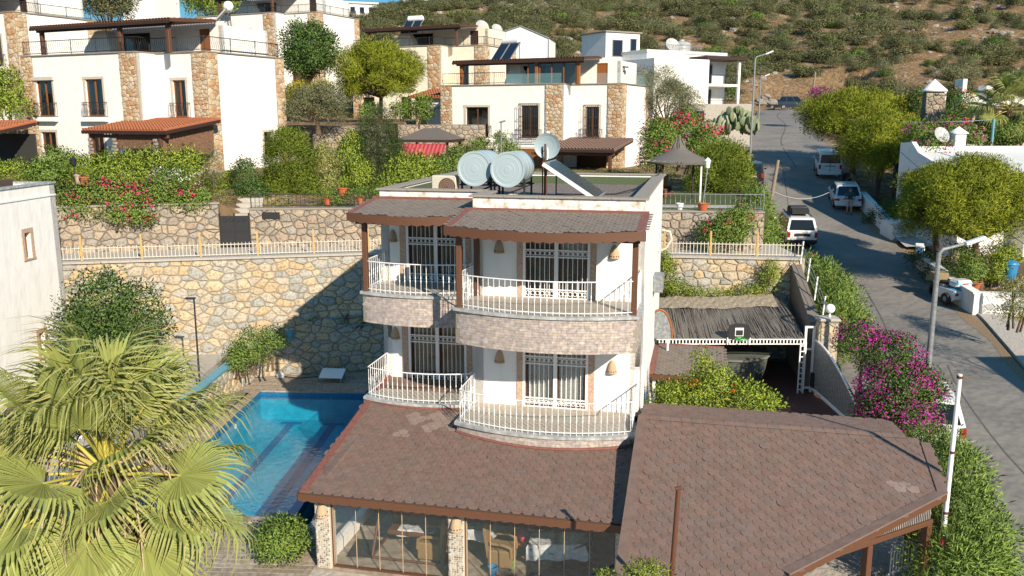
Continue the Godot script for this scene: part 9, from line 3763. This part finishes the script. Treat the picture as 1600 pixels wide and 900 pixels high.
	mb.tube([v3(0, 0.3, -1.25), v3(0, 0.7, -1.1), v3(0, 1.1, -0.95)], [0.09, 0.12, 0.06], 8)
	mb.tube([v3(-0.4, 1.12, -0.85), v3(0, 1.1, -0.98), v3(0.4, 1.12, -0.85)], [0.025], 6)
	part("steering_head", mb, M.rubber, o)
	mb = MB.new()
	mb.lathe([v2(0.13, -0.07), v2(0.25, -0.07), v2(0.27, 0), v2(0.25, 0.07), v2(0.13, 0.07)], 16, v3(0, 0.27, -1.3), Basis(v3(0, 0, 1), PI / 2))
	part("front_wheel", mb, M.rubber, o)
	single("net_cover", cloth_over(0.7, 0.5, 1.18, 0.4, 21), M.curtain_tan, "pale yellowish net thrown over the three-wheeler's handlebars", "net", "", o.transform * Transform3D(Basis(), v3(-0.1, 0.05, -0.95)))
	# a motorbike under a dark cover further up, left of the van's shade
	o = thing("covered_motorbike", "dark covered motorbike between van and hatchback", "motorbike", v3(24.58, 5.05, -64), 20.0)
	part("cover", cloth_over(0.5, 1.5, 1.0, 0.85, 23), M.rubber, o)
	for z in [-0.62, 0.62]:
		mb = MB.new()
		mb.lathe([v2(0.18, -0.05), v2(0.3, -0.05), v2(0.31, 0), v2(0.3, 0.05), v2(0.18, 0.05)], 14, v3(0, 0.3, z), Basis(v3(0, 0, 1), PI / 2))
		part("wheel", mb, M.rubber, o)


func body_net(bones: Array, cell: float, st: MB) -> void:
	# bones: [a, b, radius a, radius b, colour]; smooth union, meshed as surface nets
	var lo := v3(1e9, 1e9, 1e9)
	var hi := -lo
	for b in bones:
		var r: float = maxf(b[2], b[3]) + cell * 2.0
		for k in 2:
			lo = lo.min(b[k] - v3(r, r, r))
			hi = hi.max(b[k] + v3(r, r, r))
	var n := Vector3i(((hi - lo) / cell).ceil()) + Vector3i.ONE
	var field := PackedFloat32Array()
	field.resize(n.x * n.y * n.z)
	field.fill(1.0)
	for b in bones:
		var r: float = maxf(b[2], b[3]) + cell * 2.5 + 0.03
		var l0 := Vector3i(((b[0].min(b[1]) - v3(r, r, r) - lo) / cell).floor()).clamp(Vector3i.ZERO, n - Vector3i.ONE)
		var l1 := Vector3i(((b[0].max(b[1]) + v3(r, r, r) - lo) / cell).ceil()).clamp(Vector3i.ZERO, n - Vector3i.ONE)
		var ab: Vector3 = b[1] - b[0]
		var ll := maxf(ab.length_squared(), 1e-6)
		for z in range(l0.z, l1.z + 1):
			for y in range(l0.y, l1.y + 1):
				for x in range(l0.x, l1.x + 1):
					var p := lo + v3(x, y, z) * cell
					var t := clampf((p - b[0]).dot(ab) / ll, 0.0, 1.0)
					var d: float = p.distance_to(b[0] + ab * t) - lerpf(b[2], b[3], t)
					var i := (z * n.y + y) * n.x + x
					var f := field[i]
					var k := 0.025
					var h := maxf(k - absf(f - d), 0.0) / k
					field[i] = minf(f, d) - h * h * k * 0.25
	var vid := {}
	var vp := []
	var vc := []
	var offs := [0, 1, n.x, n.x + 1, n.x * n.y, n.x * n.y + 1, n.x * n.y + n.x, n.x * n.y + n.x + 1]
	var edges := [[0, 1], [2, 3], [4, 5], [6, 7], [0, 2], [1, 3], [4, 6], [5, 7], [0, 4], [1, 5], [2, 6], [3, 7]]
	for z in n.z - 1:
		for y in n.y - 1:
			for x in n.x - 1:
				var i := (z * n.y + y) * n.x + x
				var m := 0
				for k in 8:
					if field[i + offs[k]] < 0.0:
						m |= 1 << k
				if m == 0 or m == 255:
					continue
				var s := Vector3.ZERO
				var c := 0
				for e in edges:
					var fa: float = field[i + offs[e[0]]]
					var fb: float = field[i + offs[e[1]]]
					if (fa < 0.0) != (fb < 0.0):
						var t := fa / (fa - fb)
						var pa := v3(e[0] & 1, (e[0] >> 1) & 1, e[0] >> 2)
						var pb := v3(e[1] & 1, (e[1] >> 1) & 1, e[1] >> 2)
						s += pa.lerp(pb, t)
						c += 1
				var p := lo + (v3(x, y, z) + s / c) * cell
				vid[i] = vp.size()
				vp.append(p)
				var best := 1e9
				var col := Color.WHITE
				for b in bones:
					var ab: Vector3 = b[1] - b[0]
					var t := clampf((p - b[0]).dot(ab) / maxf(ab.length_squared(), 1e-6), 0.0, 1.0)
					var d: float = p.distance_to(b[0] + ab * t) - lerpf(b[2], b[3], t)
					if d < best:
						best = d
						col = b[4]
				vc.append(col)
	var ax := [1, n.x, n.x * n.y]
	for i in vid:
		for a in 3:
			var j: int = i + ax[a]
			var u: int = ax[(a + 1) % 3]
			var v: int = ax[(a + 2) % 3]
			if (field[i] < 0.0) == (field[j] < 0.0):
				continue
			if not (vid.has(i - u) and vid.has(i - v) and vid.has(i - u - v)):
				continue
			var q := [vid[i], vid[i - u], vid[i - u - v], vid[i - v]]
			if field[i] < 0.0:
				q.reverse()
			st.col = vc[q[0]]
			st.quad(vp[q[3]], vp[q[2]], vp[q[1]], vp[q[0]])


func make_person() -> void:
	var skin := L(0.42, 0.23, 0.15)
	var shirt := L(0.02, 0.05, 0.042)
	var shorts := L(0.36, 0.33, 0.30)
	var shoe := L(0.02, 0.02, 0.022)
	var b := []
	# facing -z; left foot a little forward, arms bent forward towards the tailgate
	for s in [-1.0, 1.0]:
		var hip := v3(s * 0.1, 0.9, 0.0)
		var knee := v3(s * 0.12, 0.48, -0.05 if s < 0 else 0.0)
		var ank := v3(s * 0.13, 0.09, -0.02 if s < 0 else 0.06)
		b.append([hip, hip.lerp(knee, 0.85), 0.105, 0.085, shorts])
		b.append([hip.lerp(knee, 0.8), knee, 0.066, 0.055, skin])
		b.append([knee, knee.lerp(ank, 0.35) + v3(0, 0, 0.02), 0.054, 0.06, skin])
		b.append([knee.lerp(ank, 0.35) + v3(0, 0, 0.02), ank, 0.06, 0.036, skin])
		b.append([ank + v3(0, -0.035, 0.04), ank + v3(0, -0.045, -0.16), 0.045, 0.036, shoe])
		var sh := v3(s * 0.2, 1.43, 0.02)
		var el := v3(s * 0.29, 1.16, 0.0)
		var wr := v3(s * 0.2, 1.02, -0.22)
		b.append([sh, sh.lerp(el, 0.7), 0.068, 0.058, shirt])
		b.append([sh.lerp(el, 0.65), el, 0.044, 0.04, skin])
		b.append([el, wr, 0.042, 0.028, skin])
		b.append([wr, wr + v3(-s * 0.02, -0.03, -0.08), 0.03, 0.032, skin])
	b.append([v3(-0.07, 0.95, 0.0), v3(0.07, 0.95, 0.0), 0.12, 0.12, shorts])
	b.append([v3(-0.06, 1.05, 0.0), v3(0.06, 1.05, 0.0), 0.125, 0.125, shirt])
	b.append([v3(-0.08, 1.3, 0.01), v3(0.08, 1.3, 0.01), 0.135, 0.135, shirt])
	b.append([v3(-0.15, 1.43, 0.02), v3(0.15, 1.43, 0.02), 0.075, 0.075, shirt])
	b.append([v3(0, 1.42, 0.02), v3(0, 1.53, 0.0), 0.06, 0.055, skin])
	var st := MB.new()
	body_net(b, 0.024, st)
	# head on its own fine grid: skull, jaw, nose, ears, brow
	var hd := []
	var hc := v3(0, 1.63, -0.02)
	hd.append([hc + v3(0, 0.03, 0.015), hc + v3(0, 0.02, -0.015), 0.085, 0.08, skin])
	hd.append([hc + v3(0, -0.03, -0.03), hc + v3(0, -0.075, -0.05), 0.06, 0.04, skin])
	hd.append([hc + v3(0, 0.01, -0.09), hc + v3(0, -0.025, -0.11), 0.01, 0.015, skin])
	hd.append([hc + v3(-0.02, -0.055, -0.088), hc + v3(0.02, -0.055, -0.088), 0.009, 0.009, L(0.35, 0.12, 0.1)])
	for s in [-1.0, 1.0]:
		hd.append([hc + v3(s * 0.084, 0.015, 0.01), hc + v3(s * 0.084, -0.025, 0.0), 0.015, 0.011, skin])
		hd.append([hc + v3(s * 0.03, 0.015, -0.082), hc + v3(s * 0.034, 0.015, -0.082), 0.011, 0.011, L(0.6, 0.55, 0.5)])
		hd.append([hc + v3(s * 0.018, 0.035, -0.09), hc + v3(s * 0.05, 0.035, -0.083), 0.009, 0.007, L(0.1, 0.06, 0.04)])
	hd.append([hc + v3(0, -0.06, 0.0), hc + v3(0, -0.12, 0.02), 0.056, 0.056, skin])
	body_net(hd, 0.008, st)
	# hands with four fingers and a thumb each
	for s: float in [-1.0, 1.0]:
		var p := v3(s * 0.2, 1.02, -0.22) + v3(-s * 0.02, -0.03, -0.08)
		for k in 4:
			var x := s * (0.024 - k * 0.016)
			var l: float = [0.06, 0.075, 0.07, 0.055][k]
			var a := p + v3(x, -0.005, -0.025)
			var m := a + v3(0, -0.012, -l * 0.6)
			st.col = skin
			st.tube([a, m, m + v3(0, -l * 0.45, -0.012)], [0.0095, 0.0085, 0.007], 6)
		st.tube([p + v3(-s * 0.028, 0, 0.0), p + v3(-s * 0.05, -0.015, -0.03), p + v3(-s * 0.052, -0.035, -0.055)], [0.011, 0.0095, 0.008], 6)
	var o := thing("person", "person in a dark green shirt and light shorts standing behind the white hatchback", "person", v3(22.28, 3.72, -57), 22.0)
	part("body", st, M.painted, o)
	var hb := MB.new()
	hb.col = L(0.09, 0.07, 0.06)
	hb.lathe([v2(0.093, 0.0), v2(0.094, 0.03), v2(0.07, 0.07), v2(0.0, 0.092)], 14, hc + v3(0, 0.03, 0.012))
	part("hair", hb, M.painted, o)


# ---------------------------------------------------------------- growth and stones on the hillside
func hill_at(az: float, d: float) -> Vector3:
	var x := d * az
	return v3(x, ground_y(x, d), -d)


func scatter(called: String, mesh: Mesh, m: Material, xfs: Array, cols: Array) -> void:
	var mm := MultiMesh.new()
	mm.transform_format = MultiMesh.TRANSFORM_3D
	mm.use_colors = not cols.is_empty()
	mm.mesh = mesh
	mm.instance_count = xfs.size()
	for k in xfs.size():
		mm.set_instance_transform(k, xfs[k])
		if cols.size():
			mm.set_instance_color(k, cols[k])
	var o := MultiMeshInstance3D.new()
	o.name = numbered(self, called)
	o.multimesh = mm
	o.material_override = m
	add_child(o, true)
	o.set_meta("kind", "stuff")


func make_hill_growth() -> void:
	# ten shapes of shrub, copied over the slope
	var shapes := []
	for k in 8:
		rng.seed = 900 + k
		var lobes := []
		for j in 5:
			lobes.append([v3(rf(-0.55, 0.55), rf(0.3, 0.62), rf(-0.5, 0.5)), v3(rf(0.4, 0.6), rf(0.35, 0.5), rf(0.4, 0.6))])
		shapes.append(crown(lobes, CL[["scrub", "scrub", "olive", "scrub", "deep", "scrub", "broad", "scrub"][k]], 90, 0.22, 0.38, 920 + k, 0.5, -0.3))
	var words := ["dusty olive scrub bush", "low grey-green scrub bush", "silvery grey bush", "rounded drab green bush", "dark green bush", "ragged brownish scrub bush", "fresh green bush", "broad dull green bush"]
	var protos := []
	rng.seed = 77
	var made := 0
	var tries := 0
	var rest := [[], [], [], []]
	while tries < 5200:
		tries += 1
		var az := rf(-0.3, 0.72)
		var d := 96.0 * pow(4.3, pow(rng.randf(), 0.8))
		var foot := lerpf(94.0, 124.0, smoothstep(-0.02, 0.14, az))
		if d < foot + 2.0:
			continue
		var x := d * az
		var e := road_edges(d)
		if d < 145.0 and x > e.x - 4.0 and x < e.y + 4.0:
			continue
		# thick on the left and in gullies, thin on the burnt right-hand slope
		var thick := lerpf(0.95, 0.42, smoothstep(0.22, 0.5, az))
		thick *= 0.55 + 0.9 * smoothstep(-0.25, 0.2, hill_noise.get_noise_2d(x * 1.7 + 90.0, d * 1.1))
		if rng.randf() > thick:
			continue
		var p := v3(x, ground_y(x, d) - 0.12, -d)
		var s := rf(0.9, 2.3) * (1.25 if d > 180.0 else 1.0)
		var k := rng.randi() % 8
		if made < 290 and d < 235.0 and az > -0.12 and az < 0.62 and rng.randf() < 0.55:
			var pos := " low on the slope" if d < 130.0 else (" halfway up the slope" if d < 150.0 else (" well up the slope" if d < 180.0 else " high on the slope"))
			var mark: String = " above the cream villa"
			for q in [[0.04, " above the glass-terraced villa"], [0.14, " above the cubic white house"], [0.26, " above the bend of the street"], [0.36, " above the highest stone pine"], [0.46, " above the stone tower"], [0.54, " above the right-hand fan palm"]]:
				if az > q[0]:
					mark = q[1]
			var o := single("scrub_bush", shapes[k], M.leaves, (("small " if s < 1.25 else ("large " if s > 1.85 else "")) + words[k] + pos + mark), "bush", "scrub bushes on the dry hillside", Transform3D(Basis(Vector3.UP, rf(0, TAU)).scaled(v3(s * rf(0.9, 1.5), s * rf(0.7, 1.1), s)), p))
			protos.append(o)
			made += 1
		else:
			rest[k % 4].append(Transform3D(Basis(Vector3.UP, rf(0, TAU)).scaled(v3(s * rf(0.9, 1.5), s * rf(0.7, 1.1), s)), p))
	for k in 4:
		scatter("far_scrub", shapes[[0, 1, 2, 5][k]], M.leaves, rest[k], [])
	# dry grass and low brown cushions
	var tufts := [[], []]
	rng.seed = 78
	for t in 9000:
		var az := rf(-0.3, 0.75)
		var d := 92.0 * pow(4.0, rng.randf())
		var x := d * az
		var e := road_edges(d)
		var foot := lerpf(90.0, 112.0, smoothstep(-0.02, 0.14, az))
		if d < foot or (d < 150.0 and x > e.x - 1.0 and x < e.y + 1.0):
			continue
		var s := rf(0.35, 0.85)
		tufts[t % 2].append(Transform3D(Basis(Vector3.UP, rf(0, TAU)).scaled(v3(s, s * 0.6, s)), v3(x, ground_y(x, d) + 0.05, -d)))
	for k in 2:
		scatter("dry_grass", CL.dry[k], M.dry_leaf, tufts[k], [])
	# pale limestone breaking through
	var rk := []
	var rc := []
	rng.seed = 79
	for t in 2600:
		var az := rf(-0.25, 0.72)
		var d := 100.0 * pow(3.8, rng.randf())
		var x := d * az
		var foot := lerpf(94.0, 124.0, smoothstep(-0.02, 0.14, az))
		var e := road_edges(d)
		if d < foot or (d < 150.0 and x > e.x - 2.0 and x < e.y + 2.0):
			continue
		if hill_noise.get_noise_2d(x * 2.2, d * 2.2 + 300.0) < -0.02:
			continue
		var s := rf(0.3, 1.2) * (1.7 if rng.randf() < 0.08 else 1.0)
		rk.append(Transform3D(Basis(v3(rf(-1, 1), rf(-1, 1), rf(-1, 1)).normalized(), rf(0, TAU)).scaled(v3(s * 1.5, s, s)), v3(x, ground_y(x, d) + 0.05, -d)))
		rc.append(vary([L(0.46, 0.41, 0.36), L(0.38, 0.31, 0.26), L(0.52, 0.47, 0.42)][rng.randi() % 3], 0.12))
	scatter("rubble", rock_mesh(61), M.rock_mix, rk, rc)
	# ground cover on the garden terraces
	var lv := []
	rng.seed = 80
	for t in 2600:
		var x := rf(-30.0, 11.0)
		var d := rf(36.6, 61.0)
		if x > 5.0 and d < 50.0:
			continue
		if x > -17.0 and x < -3.0 and d > 49.0 and d < 60.0 and x < -9.0:
			continue
		var s := rf(0.16, 0.36)
		lv.append(Transform3D(Basis(Vector3.UP, rf(0, TAU)).scaled(v3(s, s * 0.7, s)), v3(x, ground_y(x, d) + 0.04, -d)))
	scatter("ground_cover", CL.bright[1], M.leaves, lv, [])


func v3(x: float, y: float, z: float) -> Vector3:
	return Vector3(x, y, z)


func v2(x: float, y: float) -> Vector2:
	return Vector2(x, y)
